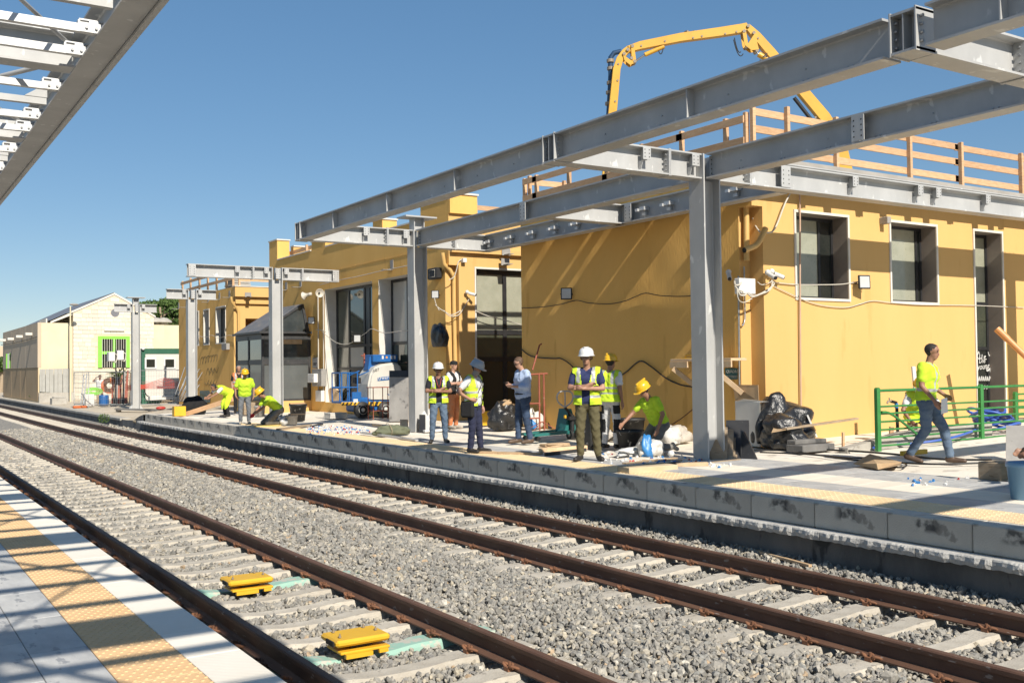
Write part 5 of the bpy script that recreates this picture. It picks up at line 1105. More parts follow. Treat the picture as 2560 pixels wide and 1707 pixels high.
# ---- boom lift
c = PG(905, 1045); bl = thing('boom_lift', c, 'blue and grey mast boom lift parked before the glazed bay', 'boom lift')
YB = c.y
def BL(x, y, dy=0.): return PY(x, y, YB+dy)
zbl = c.z
base0 = BL(897, 1012); base1 = BL(985, 1030)
q = MB(); q.bbox((base0.x, YB+.02, zbl+.18), (base1.x, YB+1.0, zbl+.62), .05); q.build('chassis', M_blue, bl)
for x_, y_ in ((905, 0.0), (962, 0.0), (905, .9), (962, .9)):
    p = BL(x_, 1030, y_); q = MB(); M = Matrix.Translation((p.x, YB+y_-.09, zbl+.25)) @ Matrix.Rotation(-math.pi/2, 4, 'X'); q.lathe([(0, 0), (.13, 0), (.14, .02), (.24, .02), (.25, .04), (.25, .16), (.24, .18), (0, .18)], 24, M=M); w_ = q.build('wheel', M_black, bl)
    q = MB(); q.lathe([(0, -.012), (.05, -.012), (.06, .0), (.11, .012), (.135, -.004), (.14, .01)], 20, M=M); q.build('rim', M_cream, w_)
# turret: grey cowl, rounded
prof = [(BL(x, y).x, BL(x, y).z) for x, y in ((921, 1003), (921, 960), (926, 935), (937, 918), (955, 910), (985, 906), (1000, 909), (1008, 935), (1010, 1003))]
q = MB(); q.prism(prof, YB-.02, YB+.86, 'y'); cw = q.build('cowl', M_cream, bl)
bm = bmesh.new(); bm.from_mesh(cw.data); bmesh.ops.bevel(bm, geom=[e for e in bm.edges if len(e.link_faces) == 2 and e.calc_face_angle(0) > .7], offset=.06, segments=3, affect='EDGES'); bm.to_mesh(cw.data); bm.free()
q = MB(); a, b = BL(921, 1004), BL(1010, 1011); n = 13
for k in range(n):
    if k % 2 == 0:
        x0 = a.x+(b.x-a.x)*k/n; q.prism([(x0, b.z), (x0+(b.x-a.x)/n, b.z), (x0+(b.x-a.x)/n*1.6, a.z-.002), (x0+(b.x-a.x)/n*.6, a.z-.002)], YB-.035, YB-.028, 'y')
q.build('hazard_stripe', M_hazard, bl)
q = MB(); q.box((a.x, YB-.027, b.z-.005), (b.x+.05, YB+.8, a.z-.003)); q.build('turret_ring', M_yellow, bl)
q = MB(); p, r_ = BL(943, 952), BL(975, 943); q.add([(p.x, YB-.032, p.z), (r_.x, YB-.032, p.z+.03), (r_.x, YB-.032, r_.z+.04), (p.x, YB-.032, r_.z)], [(0, 1, 2, 3)]); q.build('logo_band', M_blue, bl)
lettering('weren', 'lettering', M_white_ink, bl, (p.x+.13, YB-.036, p.z+.04), (1, 0, .06), (0, 0, 1), .15)
q = MB(); cc = Vector((p.x+.06, YB-.036, p.z+.075)); q.tube([cc+Vector((.045*math.cos(k*.52), 0, .045*math.sin(k*.52))) for k in range(12)], .008, 6, closed=True); q.tube([cc+Vector((x, 0, z)) for x, z in ((-.03, .02), (-.015, -.02), (0, .012), (.015, -.02), (.03, .02))], .006, 5); q.build('logo_ring', M_white_ink, bl)
p = BL(932, 930); lettering('607', 'lettering', M_ink, bl, (p.x, YB-.03, p.z), (1, 0, .15), (0, 0, 1), .14)
p = BL(948, 989); lettering('www', 'lettering', M_blue, bl, (p.x+.25, YB-.03, p.z), (1, 0, 0), (0, 0, 1), .12)
# mast and top platform
q = MB(); q.prism([(BL(930, 905).x, BL(930, 925).z), (BL(955, 905).x, BL(955, 912).z), (BL(965, 890).x, BL(965, 890).z), (BL(935, 890).x, BL(935, 890).z)], YB+.3, YB+.6, 'y'); q.build('mast', M_blue, bl)
q = MB(); a, b = BL(938, 905), BL(1000, 886); q.bbox((a.x, YB+.15, a.z), (b.x, YB+.75, b.z), .02); q.build('mast_head', M_blue, bl)
q = MB(); a = BL(972, 893); q.cyl((a.x, YB+.145, a.z), (a.x, YB+.15, a.z), .035, 12); q.build('orange_label', M_pvc, bl)
for x_ in (962, 984, 992): a = BL(x_, 897); q = MB(); q.box((a.x-.03, YB+.142, a.z), (a.x+.03, YB+.148, a.z+.1)); q.build('sticker', M_white, bl)
# basket on the left
x0, x1, zf, ztb = BL(852, 1010).x, BL(893, 1010).x, BL(870, 1008).z, BL(870, 932).z
q = MB(); q.bbox((x0, YB-.05, zf), (x1+.05, YB+.72, zf+.06), .01); q.build('basket_floor', M_blue, bl)
q = MB()
for k in range(9):
    xa = x0+(x1+.05-x0)*k/9
    if k % 2 == 0: q.prism([(xa, zf-.05), (xa+.06, zf-.05), (xa+.10, zf+.03), (xa+.04, zf+.03)], YB-.062, YB-.056, 'y')
q.build('hazard_stripe', M_hazard, bl)
q = MB(); q.box((x0, YB-.055, zf-.06), (x1+.05, YB-.051, zf+.04)); q.build('basket_kick', M_yellow, bl)
q = MB(); q.bbox((BL(879, 1000).x, YB-.05, BL(879, 1006).z), (x1+.12, YB+.02, BL(879, 980).z), .01); q.build('basket_panel', M_blue, bl)
q = MB(); a = BL(888, 1003); q.box((a.x-.08, YB-.056, a.z-.04), (a.x+.06, YB-.052, a.z+.07)); q.build('sticker', M_white, bl)
for dy in (-.03, .70):
    for x_, zt_ in ((x0+.02, ztb), (x1, ztb), ((x0+x1)/2, ztb)):
        q = MB(); q.tube([(x_, YB+dy, zf+.05), (x_, YB+dy, zt_)], .021, 8); q.build('basket_post', M_blue, bl)
    for z_ in (ztb, (ztb+zf)/2+.02):
        q = MB(); q.tube([(x0+.02, YB+dy, z_), (x1, YB+dy, z_)]+([(BL(900, 940).x, YB+dy+.1, z_-.08), (BL(927, 928).x, YB+dy+.15, z_+.05)] if z_ == ztb else []), .02, 8); q.build('basket_rail', M_blue, bl)
q = MB(); q.tube([(x0+.02, YB-.03, ztb), (x0+.02, YB+.70, ztb)], .02, 8); q.tube([(x0+.02, YB-.03, (ztb+zf)/2), (x0+.02, YB+.70, (ztb+zf)/2)], .02, 8); q.build('basket_rail', M_blue, bl)
q = MB(); q.prism([(x1+.05, zf), (BL(905, 1015).x, zbl+.4), (BL(912, 1000).x, zbl+.62), (x1+.05, zf+.16)], YB+.2, YB+.5, 'y'); q.build('jib', M_blue, bl)
q = MB(); a = BL(899, 952); q.bbox((a.x-.1, YB+.1, a.z-.08), (a.x+.1, YB+.3, a.z+.1), .02); q.build('control_box', M_black, bl)
# red props stacked behind
t = thing('steel_props', PG(918, 1030), 'bundle of red steel props standing upright behind the lift basket', 'prop bundle')
for k in range(7):
    a = BL(915+k*3.2, 1020, .95+.05*(k % 3)); b = BL(911+k*3.6+rr.uniform(-4, 4), 883+rr.uniform(-6, 12), 1.1); q = MB(); q.cyl(a, b, .028, 8); q.build('prop', M_redox, t)
q = MB(); q.cyl(BL(903, 889, .9), BL(935, 892, .9), .02, 8); q.build('tie_bar', M_redox, t)

# ---- buckets near the kneeling worker
c = PG(745, 1052); bucket((c.x, c.y, c.z), .20, .26, .50, label='tall black bucket with offcuts of board on top', handle=True)
q = MB(); p = Vector((c.x, c.y, c.z+.505)); q.box((p.x-.26, p.y-.08, p.z), (p.x+.2, p.y+.06, p.z+.03)); solid('board_offcut', q, M_timber, 'offcut of board lying across the tall black bucket', 'offcut')
c = PG(730, 1061); bucket((c.x, c.y, c.z), .14, .16, .27, m=mat('splashed_grey', (.30, .29, .27), (.45, .43, .40), scale=9, rough=.8), label='small splashed grey bucket in front of the tall black one', handle=False)
q = MB(); q.box((c.x-.10, c.y-.2, c.z+.275), (c.x+.32, c.y+.02, c.z+.31)); solid('board_offcut', q, M_oldwood, 'brown board resting on the small grey bucket', 'offcut')
c = PG(705, 1062); o = blob((c.x, c.y, c.z), (.20, .16, .20), 71, 4, .3); solid('plastic_bag', o, M_plast, 'crumpled clear bag beside the kneeling worker knees', 'bag')
c = PG(652, 1040); bucket((c.x, c.y+.1, c.z), .15, .18, .34, m=mat('scraped_white', (.55, .53, .50), (.15, .15, .15), scale=7, rough=.6), label='scraped white bucket behind the kneeling worker', handle=False)
c = PG(640, 1037); q = MB(); q.bbox((c.x-.35, c.y+.2, c.z), (c.x+.35, c.y+.5, c.z+.42), .01); solid('timber_crate', q, M_oldwood, 'low brown timber crate behind the standing smiling worker', 'crate')
beam_on_floor((640, 1066), (700, 1064), .42, .025, mat('fresh_yellow_tile', (.78, .55, .16), (.82, .6, .2), scale=4, rough=.7), 'yellow tiles just laid in front of the kneeling worker', 'tile')
# ---- beside the far block
c = PG(452, 1040); q = MB(); q.bbox((c.x-.22, c.y, c.z), (c.x+.18, c.y+.3, c.z+.34), .01); solid('yellow_crate', q, M_yellow, 'yellow plastic crate at the foot of the sloping plank', 'crate')
stick('sloping_plank', PG(466, 1038)+Vector((0, 0, .05)), PY(582, 997, PG(570, 1038).y), .05, .16, M_timber, 'long new plank sloping up to the bending worker')
c = PG(492, 1035); o = blob((c.x, c.y+.3, c.z), (.50, .34, .42), 81, 4, .12); solid('black_tarp', o, mat('black_cloth', (.006, .006, .007), (.012, .012, .012), scale=8, rough=.9, bump=.4, bscale=10), 'black tarpaulin heap by the fourth steel column', 'tarpaulin')
c = lean(499, 525, 1006, 976, .25); board('glass_panel', c, .02, M_ggreen, 'green tinted glass panel leaning by the black tarpaulin', 'panel')
# ---------------------------------------------------------------- green railing by the ramp
p0 = PG(2196, 1123); YR = p0.y; zb = p0.z
x1 = PY(2453, 1040, YR).x; x2 = PY(2640, 1000, YR).x
gr = thing('green_railing', p0, 'green tubular railing with curved brace behind the walking man', 'railing')
ztop = PY(2196, 972, YR).z
for x in (p0.x, x1, x2):
    q = MB(); pr = [(x-.045, zb-.15), (x+.045, zb-.15)]+[(x+.045*math.cos(a), ztop-.02+.045*math.sin(a)) for a in [math.pi*k/8 for k in range(9)]]; q.prism(pr, YR-.03, YR+.03, 'y'); q.build('post', M_green, gr)
for k, yb in enumerate((976, 1016, 1034, 1054, 1074, 1094, 1114)):
    z = PY(2206, yb, YR).z; q = MB(); r_ = .024 if k == 0 else .017; q.cyl((p0.x, YR-.002, z), (x2, YR-.002, z), r_, 10); q.build('bar', M_green, gr)
q = MB(); q.tube(spline([PY(2204, 1030, YR-.04), PY(2222, 1032, YR-.05), PY(2250, 1050, YR-.05), PY(2310, 1100, YR-.05)], 5), .022, 8); q.build('brace', M_green, gr)
YR2 = YR+1.5; a = PY(2538, 985, YR2); g2 = thing('green_railing', (a.x, YR2, .7), 'second green railing cut by the right edge behind the first', 'railing')
q = MB(); q.prism([(a.x-.05, .4), (a.x+.05, .4)]+[(a.x+.05*math.cos(t), a.z+.05*math.sin(t)) for t in [math.pi*k/8 for k in range(9)]], YR2-.03, YR2+.03, 'y'); q.build('post', M_green, g2)
for yb in (985, 1003, 1020, 1037, 1055): z = PY(2545, yb, YR2).z; q = MB(); q.cyl((a.x, YR2, z), (a.x+3, YR2, z), .02, 8); q.build('bar', M_green, g2)
# ramp wall in concrete
q = MB(); pa, pb = PG(2365, 1148), PG(2545, 1130); q.prism([(pa.x, .40), (pb.x+2.5, .40), (pb.x+2.5, .98), (pb.x, .92), (pa.x, zp(pa.x)+.06)], YR+.12, YR+.30, 'y'); solid('ramp_kerb', q, M_concrete, 'low concrete ramp kerb behind the green railing', 'kerb')
# standpipe, boards, hose coil
c = PY(2246, 1118, YR+.5); t = thing('standpipe', c, 'black standpipe with brass tap behind the green railing', 'standpipe'); q = MB(); q.tube([c+Vector((0, 0, -.1)), PY(2242, 1020, YR+.5), PY(2240, 1006, YR+.5), PY(2228, 1003, YR+.5)], .028, 8); q.build('pipe', M_cable, t); q = MB(); q.tube([PY(2228, 1002, YR+.5), PY(2220, 1003, YR+.5), PY(2218, 1008, YR+.5)], .018, 8); q.cyl(PY(2224, 1002, YR+.5), PY(2223, 994, YR+.5), .012, 6); q.build('tap', M_pin, t)
q = MB(); a = PY(2241, 1012, YR+.5); q.cyl(a-Vector((0, 0, .05)), a+Vector((0, 0, .03)), .034, 10); q.build('blue_joint', M_bluep, t)
stick('wooden_stake', PY(2227, 1125, YR+.4), PY(2229, 1066, YR+.4), .10, .03, M_timber, 'broad wooden stake behind the left end of the green railing', 'stake')
board('wooden_board', [PY(2388, 1110, YR+.7), PY(2436, 1106, YR+.7), PY(2434, 1062, YR+.95), PY(2392, 1067, YR+.95)], .03, M_oldwood, 'weathered board leaning behind the green railing', 'board'); stick('wooden_strut', PY(2374, 1112, YR+.6), PY(2386, 1068, YR+.9), .06, .03, M_oldwood, 'narrow strut leaning beside the weathered board', 'strut')
c = PY(2485, 1085, YR+.6); hc = thing('hose_coil', (c.x, c.y, zp(c.x)), 'coil of blue hose lying behind the green railing', 'hose')
for k in range(6):
    q = MB(); rx, rz, ph = .42-.03*k+rr.uniform(-.03, .03), .30-.02*k, rr.uniform(0, 6); q.tube([(c.x+rx*math.cos(t_), c.y+.35*math.sin(t_)+.05*k-.1, zp(c.x)+.10+.055*k+.06*math.sin(2*t_+ph)) for t_ in [2*math.pi*j/20 for j in range(20)]], .026, 7, closed=True); q.build('loop', M_hose, hc)
q = MB(); q.tube(spline([PG(2210, 1125)+Vector((0, .2, .03)), PG(2270, 1120)+Vector((0, .5, .03)), PG(2340, 1118)+Vector((0, .5, .03)), PG(2440, 1110)+Vector((0, .4, .1)), (c.x, c.y, zp(c.x)+.15)], 5), .022, 7); solid('blue_hose', q, M_hose, 'blue hose trailing along the foot of the green railing', 'hose')
# orange pipe by the right edge
q = MB(); a, b = PY(2492, 822, YF-1.2), PY(2600, 925, YF-1.9); d = (b-a).normalized(); q.tube([a, b], .062, 14, cap=False); q.tube([a, a+d*.3], .069, 14, cap=False); q.tube([a+d*.01, b], .052, 14, 1, cap=False); solid('drain_pipe', q, [M_pvc, M_redox], 'orange plastic drain pipe sloping in from the right edge', 'pipe')

# ---------------------------------------------------------------- fixtures on the walls
def run(pts, r, label, m=M_cable, name='wall_cable', cat='cable', group='cables strung along the walls', n=5):
    q = MB(); q.tube(spline(pts, n), r, 6); return solid(name, q, m, label, cat, group)
XWc = XB-.035
run([PX(x, y, XWc) for x, y in ((1304, 770), (1350, 768), (1400, 761), (1440, 751), (1470, 757), (1520, 760), (1560, 753), (1590, 741), (1614, 733), (1650, 739), (1700, 741), (1735, 739))], .009, 'thin black cable sagging across the upper shaded wall')
run([PX(x, y, XWc) for x, y in ((1304, 873), (1320, 886), (1340, 893), (1385, 896), (1402, 896), (1425, 910), (1450, 935), (1490, 948), (1540, 942), (1565, 930), (1590, 908), (1606, 903), (1630, 918), (1665, 945), (1700, 961), (1738, 968))], .016, 'thick black cable waving along the lower shaded wall behind the workers')
run([PX(x, y, XWc) for x, y in ((1738, 1018), (1700, 1048), (1660, 1072))], .010, 'thin brown cable slanting to the ground behind the near column', M_rust)
YW = YF-.03
run([PY(x, y, YW) for x, y in ((1934, 706), (1985, 711), (2040, 712), (2100, 711), (2135, 706), (2146, 704))], .010, 'pale cable running straight to the floodlight on the front wall', M_wcable)
run([PY(x, y, YW) for x, y in ((1936, 716), (1960, 728), (2000, 746), (2040, 760), (2080, 767), (2120, 768), (2150, 760), (2183, 752), (2230, 757), (2305, 762), (2407, 763), (2470, 765), (2560, 769))], .009, 'pale cable sagging below the two windows of the front wall', M_wcable)
run([PY(1999, 478, YF-.06), PY(2000, 560, YF-.05), PY(2000, 760, YF-.05), PY(2001, 900, YF-.05), PY(2002, 1000, YF-.05), PY(2003, 1060, YF-.05)], .017, 'pinkish conduit dropping down the front wall past the first window', mat('pink_conduit', (.62, .42, .30), (.56, .37, .26), scale=5, rough=.6), 'conduit', 'conduit')
run([PY(1976, 483, YF-.1), PY(1962, 510, YF-.1), PY(1945, 555, YF-.1), PY(1932, 578, YF-.1), PY(1916, 582, YF-.1), PY(1900, 580, YF-.05), PY(1886, 560, YN-.1), PY(1882, 545, YN-.1)], .016, 'pale hose looping from the roof into the corner notch', M_wcable, 'wall_hose', 'hose')
t = thing('broken_gutter_elbow', PY(1890, 600, YF-.1), 'broken yellow drainpipe elbow hanging in the wall corner', 'pipe'); q = MB(); q.tube([PY(1914, 571, YF-.12), PY(1906, 588, YF-.12), PY(1897, 606, YF-.13), PY(1888, 615, YF-.14), PY(1860, 626, YF-.18)], .055, 12, cap=False); q.build('elbow', M_pipe, t); q = MB(); q.tube([PY(1888, 615, YF-.14), PY(1861, 625.5, YF-.18)], .047, 12); q.build('bore', M_black, t)
run([(XN-.2, YN-.05, ZN-1.1), (XN-.2, YN-.05, 2.95), (XN-.28, YN-.05, 2.85), (XB+.02, YN-.05, 2.83)], .014, 'grey steel conduit in the corner notch', M_bolt, 'conduit', 'conduit', n=2)
run([PX(1846, 690, XB-.03), PX(1847, 800, XB-.03), PX(1849, 1000, XB-.03), PX(1850, 1075, XB-.03)], .016, 'grey conduit down the corner of the shaded wall', M_bolt, 'conduit', 'conduit', n=2)
def flood(p, facing, label, s=.13, group='floodlights on the walls'):
    """LED floodlight: dark frame, pale face, yoke"""
    f = Vector(facing).normalized(); r_ = f.cross(Vector((0, 0, 1))).normalized(); u = r_.cross(f); M = Matrix(((r_.x, f.x, u.x, p[0]), (r_.y, f.y, u.y, p[1]), (r_.z, f.z, u.z, p[2]), (0, 0, 0, 1)))
    t = thing('floodlight', p, label, 'floodlight', group)
    q = MB(); q.bbox((-s, -.03, -s*1.05), (s, .012, s*1.05), .012, M=M); q.build('housing', M_black, t); q = MB(); q.box((-s*.8, .0125, -s*.85), (s*.8, .016, s*.85), M=M); q.build('lens', M_chrome2, t)
    q = MB(); q.tube([M @ Vector(v) for v in ((-s*1.05, -.01, 0), (-s*1.05, -.12, -.02), (s*1.05, -.12, -.02), (s*1.05, -.01, 0))], .008, 6); q.build('yoke', M_black, t); return t
flood(PY(2161, 705, YF-.20), (-.35, -1, .05), 'small floodlight between the two windows of the front wall')
flood(PX(1416, 734, XB-.18), (-.8, -.9, .1), 'small floodlight on the shaded wall above the men'); flood(PX(1088, 736, XB-.18), (-.8, -.9, 0), 'small floodlight on the middle block by the black wall boxes', .11); flood(PX(778, 801, XB-.2), (-.6, -1, 0), 'small floodlight beside the vestibule gable', .12)
flood(PX(893, 846, XB-.35), (-.4, -1, -.2), 'white floodlight on an arm before the glazed bay', .12)
def camera(p, d, label):
    d = Vector(d).normalized(); t = thing('security_camera', p, label, 'camera', 'white security cameras'); P = Vector(p)
    q = MB(); q.cyl(P, P+d*.20, .042, 12); q.build('body', M_white, t); q = MB(); q.cyl(P+d*.2005, P+d*.215, .036, 12); q.build('lens', M_black, t); q = MB(); q.sphere(P-d*.05+Vector((0, 0, .02)), .055, 12, 8); q.build('mount', M_white, t)
camera(PY(1935, 684, YF-.12), (.9, -.3, -.35), 'white security camera on the front wall pointing right'); camera(PY(1923, 686, YF-.14), (-.2, -1, -.45), 'white security camera on the front wall pointing at the track')
camera(PX(1822, 686, XB-.14), (-.5, -.6, -.45), 'white security camera on the shaded wall pointing down the platform'); camera(PY(1172, 733, Y2F-.14), (.8, -.7, -.3), 'white security camera on the pier beside the tall door')
a = PY(1851, 734, YF-.02); b = PY(1891, 697, YF-.02); q = MB(); q.bbox((a.x-.02, YF-.02, a.z), (b.x-.02, YF+.11, b.z), .01); solid('junction_box', q, M_white, 'big white junction box with white cables in the wall corner', 'junction box')
for k, (pts) in enumerate((((1836, 702), (1838, 712), (1848, 712), (1854, 706)), ((1837, 715), (1845, 724), (1856, 728), (1858, 733)), ((1842, 722), (1850, 737), (1862, 738), (1866, 733)), ((1868, 733), (1880, 742), (1900, 736), (1925, 724), (1931, 705)), ((1872, 733), (1886, 740), (1910, 730), (1934, 712), (1930, 702)), ((1842, 720), (1846, 748), (1860, 756), (1880, 746)), ((1894, 705), (1905, 712), (1925, 706), (1930, 700)))):
    run([PY(x, y, YF-.06) for x, y in pts], .016 if k < 5 else .009, ('short white cable curving into the left side of the corner junction box', 'second white cable entering the left of the corner junction box', 'white cable looping under the left of the corner junction box', 'thick white cable from the junction box to the front wall cameras', 'upper thick white cable from the junction box to the front wall cameras', 'thin white wire hanging below the corner junction box', 'thin white wire between junction box and cameras')[k], M_wcable, group='white cables at the junction box')
a, b = PX(1813, 948, XB-.02), PX(1843, 920, XB-.02); t = thing('wall_sign', a, 'small teal electric cabinet sign on the shaded wall', 'sign'); q = MB(); q.box((XB-.02, b.y, a.z), (XB-.008, a.y, b.z)); q.build('plate', M_teal, t)
hh = (b.z-a.z); lettering('QUADRO', 'lettering', M_white_ink, t, (XB-.023, a.y-.03, a.z+hh*.58), (0, -1, 0), (0, 0, 1), hh*.38, spacing=.95); lettering('ELETTRICO', 'lettering', M_white_ink, t, (XB-.023, a.y-.03, a.z+hh*.14), (0, -1, 0), (0, 0, 1), hh*.30, spacing=.9)
# rough shelf of planks with a float on it
YS0, YS1 = PX(1845, 900, 13.5).y, PX(1693, 903, 13.5).y; zs = PX(1770, 900, 13.5).z
t = thing('plank_shelf', (13.5, YS0, zs), 'rough timber shelf on struts between the near column and the wall', 'shelf')
q = MB(); q.bbox((13.32, YS0, zs-.02), (13.72, YS1, zs+.03), .004); q.build('shelf_board', M_board, t); q = MB(); q.bbox((13.30, YS0-.02, zs-.14), (13.335, YS0+.55, zs-.021), .003); q.build('fascia_board', M_board, t); q = MB(); q.bbox((13.30, YS1-.5, zs-.14), (13.335, YS1, zs-.021), .003); q.build('fascia_board', M_board, t)
for ya, yb in ((YS0+.45, YS0+.02), (YS1-.1, YS1-.6)): q = MB(); q.bar((13.30, ya, zs-.15), (13.62, yb, zs-.62), .05, .09, ch=.003); q.build('strut', M_board, t)
q = MB(); c = PX(1722, 896, 13.45); q.bbox((c.x-.06, c.y-.16, zs+.031), (c.x+.06, c.y+.16, zs+.045), .003); q.tube(spline([(c.x, c.y-.09, zs+.045), (c.x, c.y-.09, zs+.09), (c.x, c.y, zs+.10), (c.x, c.y+.09, zs+.09), (c.x, c.y+.09, zs+.045)], 3), .014, 6); solid('plastering_float', q, M_yellow, 'yellow plastering float lying on the rough shelf', 'float')
# middle block fixtures
def horn(p, d, label):
    d = Vector(d).normalized(); r_ = d.cross(Vector((0, 0, 1))).normalized(); u = r_.cross(d); M = Matrix(((r_.x, u.x, d.x, p[0]), (r_.y, u.y, d.y, p[1]), (r_.z, u.z, d.z, p[2]), (0, 0, 0, 1)))
    t = thing('horn_loudspeaker', p, label, 'loudspeaker', 'horn loudspeakers on the middle block'); q = MB(); q.lathe([(0, -.22), (.055, -.22), (.06, -.12), (.05, -.10), (.07, .0), (.14, .12), (.155, .125), (.13, .11), (.06, .02), (0, .03)], 20, M=M); q.build('horn', M_wcable, t); q = MB(); q.lathe([(0, .10), (.03, .08), (.035, .03), (0, .02)], 12, M=M); q.build('throat', M_black, t)
horn(PX(797, 733, XB-.30), (-.1, -1, -.05), 'horn loudspeaker beside the glazed bay facing the camera'); horn(PX(766, 738, XB-.35), (-.55, .8, -.2), 'horn loudspeaker beside the glazed bay turned away')
for xx in (795, 808): run([PX(xx, 735, XB-.03), PX(xx+1, 860, XB-.03), PX(xx+1, 990, XB-.03)], .022, ('white conduit hanging from the horn loudspeakers' if xx == 795 else 'white conduit against the edge of the glazed bay'), M_wcable, 'conduit', 'conduit', n=2)
a, b = PX(780, 965, XB-.2), PX(803, 922, XB-.2); q = MB(); q.bbox((XB-.2, b.y, a.z), (XB-.004, a.y, b.z), .01); solid('fuse_box', q, M_greyboard, 'grey electric cabinet on the wall between vestibule and bay', 'cabinet')
a, b = PX(768, 956, XB-.36), PX(783, 934, XB-.36); q = MB(); q.bbox((XB-.36, b.y-.05, a.z), (XB-.205, a.y-.05, b.z), .01); q.box((XB-.365, b.y+.02, a.z+.12), (XB-.36, a.y-.2, a.z+.2)); solid('socket_box', q, M_white, 'white socket box fixed to the grey electric cabinet', 'socket box')
a, b = PX(781, 920, XB-.12), PX(794, 893, XB-.12); t = thing('wall_sign', a, 'small grey notice beside the vestibule', 'sign'); q = MB(); q.box((XB-.12, b.y, a.z), (XB-.1, a.y, b.z)); q.build('plate', M_greyboard, t)
q = MB()
for k, (zz, n_) in enumerate(((.42, 3), (.36, 4), (.16, 5), (.11, 4))):
    for j in range(n_): q.box((XB-.1235, a.y-.10-.07*j-.05, a.z+zz), (XB-.1205, a.y-.10-.07*j, a.z+zz+.03))
tag(q.build('print', M_ink, t), kind='stuff')
a, b = PX(790, 1003, XB-.12), PX(804, 976, XB-.12); q = MB(); q.bbox((XB-.14, b.y, a.z), (XB-.003, a.y, b.z), .01); solid('meter_box', q, M_white, 'white meter box low on the wall beside the bay', 'meter box')
a, b = PX(1072, 868, XB-.3), PX(1104, 806, XB-.3); q = blob((XB-.17, (a.y+b.y)/2, a.z), (.20, (a.y-b.y)/2, (b.z-a.z)/1.45), 91, 4, .12); t = solid('wrapped_monitor', q, M_bagblk, 'wall monitor wrapped in black plastic beside the second column', 'monitor')
a, b = PX(1068, 700, XB-.25), PX(1090, 668, XB-.25); t = thing('wall_speaker', a, 'black wall box with pale outline high beside the second column', 'loudspeaker'); q = MB(); q.bbox((XB-.25, b.y, a.z), (XB-.05, a.y, b.z), .03); q.build('box', M_black, t); q = MB(); q.tube([(XB-.252, b.y+.08, a.z+.06), (XB-.252, a.y-.12, a.z+.06), (XB-.252, a.y-.12, b.z-.06), (XB-.252, b.y+.08, b.z-.06)], .006, 5, closed=True); q.build('outline', M_wcable, t)
for k, pts in enumerate((((800, 712), (850, 700), (900, 690), (950, 678), (1000, 668), (1060, 655)), ((806, 830), (840, 856), (870, 860), (895, 845), (915, 832), (930, 822), (960, 832), (1000, 828), (1020, 826)), ((790, 824), (806, 826), (815, 830)))):
    run([PX(x, y, XB-.05) for x, y in pts], .012, ('pale cable above the tall glazed bays', 'pale cable sagging across the tall glazed bays', 'short pale cable beside the bay')[k], M_wcable)
for k, pts in enumerate((((1088, 762), (1100, 772), (1112, 779), (1128, 787), (1140, 783), (1152, 776)), ((1110, 776), (1124, 790), (1145, 788), (1158, 772), (1174, 745)), ((1122, 700), (1135, 692), (1142, 672), (1146, 655), (1155, 648)), ((1086, 745), (1090, 760), (1098, 776)), ((1190, 778), (1220, 790), (1260, 800), (1303, 812)))):
    run([PY(x, y, Y2F-.05) for x, y in pts], .013, ('pale cable loop low beside the downpipe of the middle block', 'second pale cable loop beside the tall door', 'brown hose curling under the cornice of the middle block', 'thin wire below the floodlight of the middle block', 'white cable crossing the tall glass door')[k], M_wcable)
a = PY(1161, 651, Y2F-.1); q = MB(); q.bbox((a.x-.06, Y2F-.14, a.z-.06), (a.x+.06, Y2F-.01, a.z+.06), .008); solid('junction_box', q, M_white, 'small white junction box under the cornice of the middle block', 'junction box')
def shelf_bracket(p, label, ax='x'):
    t = thing('cut_bracket', p, label, 'bracket', 'cut steel brackets left on the walls'); q = MB()
    if ax == 'x': q.box((p.x-.015, p.y-.10, p.z-.02), (p.x, p.y+.10, p.z+.26)); q.box((p.x-.34, p.y-.08, p.z-.06), (p.x-.016, p.y+.08, p.z-.045))
    else: q.box((p.x-.14, p.y-.015, p.z-.1), (p.x+.14, p.y, p.z+.1)); q.box((p.x-.08, p.y-.30, p.z-.09), (p.x+.08, p.y-.016, p.z-.075))
    q.build('plate', M_greyboard, t)
for (x, y, l) in ((716, 722, 'cut steel bracket on the middle block nearest the T-shaped column'), (752, 715, 'cut steel bracket left of the horn loudspeakers'), (980, 671, 'cut steel bracket above the second glazed bay')): shelf_bracket(PX(x, y, XB-.002), l)
for k, x in enumerate((447, 467, 492, 521, 549, 574)): shelf_bracket(PX(x, (770, 766, 760, 753, 746, 741)[k], XB-.002), 'cut steel bracket on the far block, number %s from its far end' % ('one', 'two', 'three', 'four', 'five', 'six')[k])
for (x, y, l) in ((1263, 655, 'steel bracket under the cornice of the middle block'), (1265, 630, 'upper steel bracket above the cornice of the middle block')): shelf_bracket(PY(x, y, Y2F-.16), l, 'y')
shelf_bracket(PY(620, 737, Y3F-.3), 'steel bracket on the fascia of the far block', 'y')
a = PY(2205, 553, YF-.02); q = MB(); q.bbox((a.x-.06, YF-.2, a.z-.07), (a.x+.06, YF-.003, a.z+.07), .01); solid('wall_lamp', q, M_greyboard, 'small square wall lamp right of the first front window', 'wall lamp')
a, b = PX(557, 875, XB-.1), PX(569, 858, XB-.1); q = MB(); q.bbox((XB-.16, b.y, a.z), (XB-.003, a.y, b.z), .01); solid('meter_box', q, M_greyboard, 'grey metal box on the wall of the far block', 'meter box')
run([PX(x, y, XB-.04) for x, y in ((497, 840), (515, 843), (530, 838), (545, 845), (560, 842), (575, 838), (600, 846))], .012, 'pale cable looping below the windows of the far block', M_wcable)
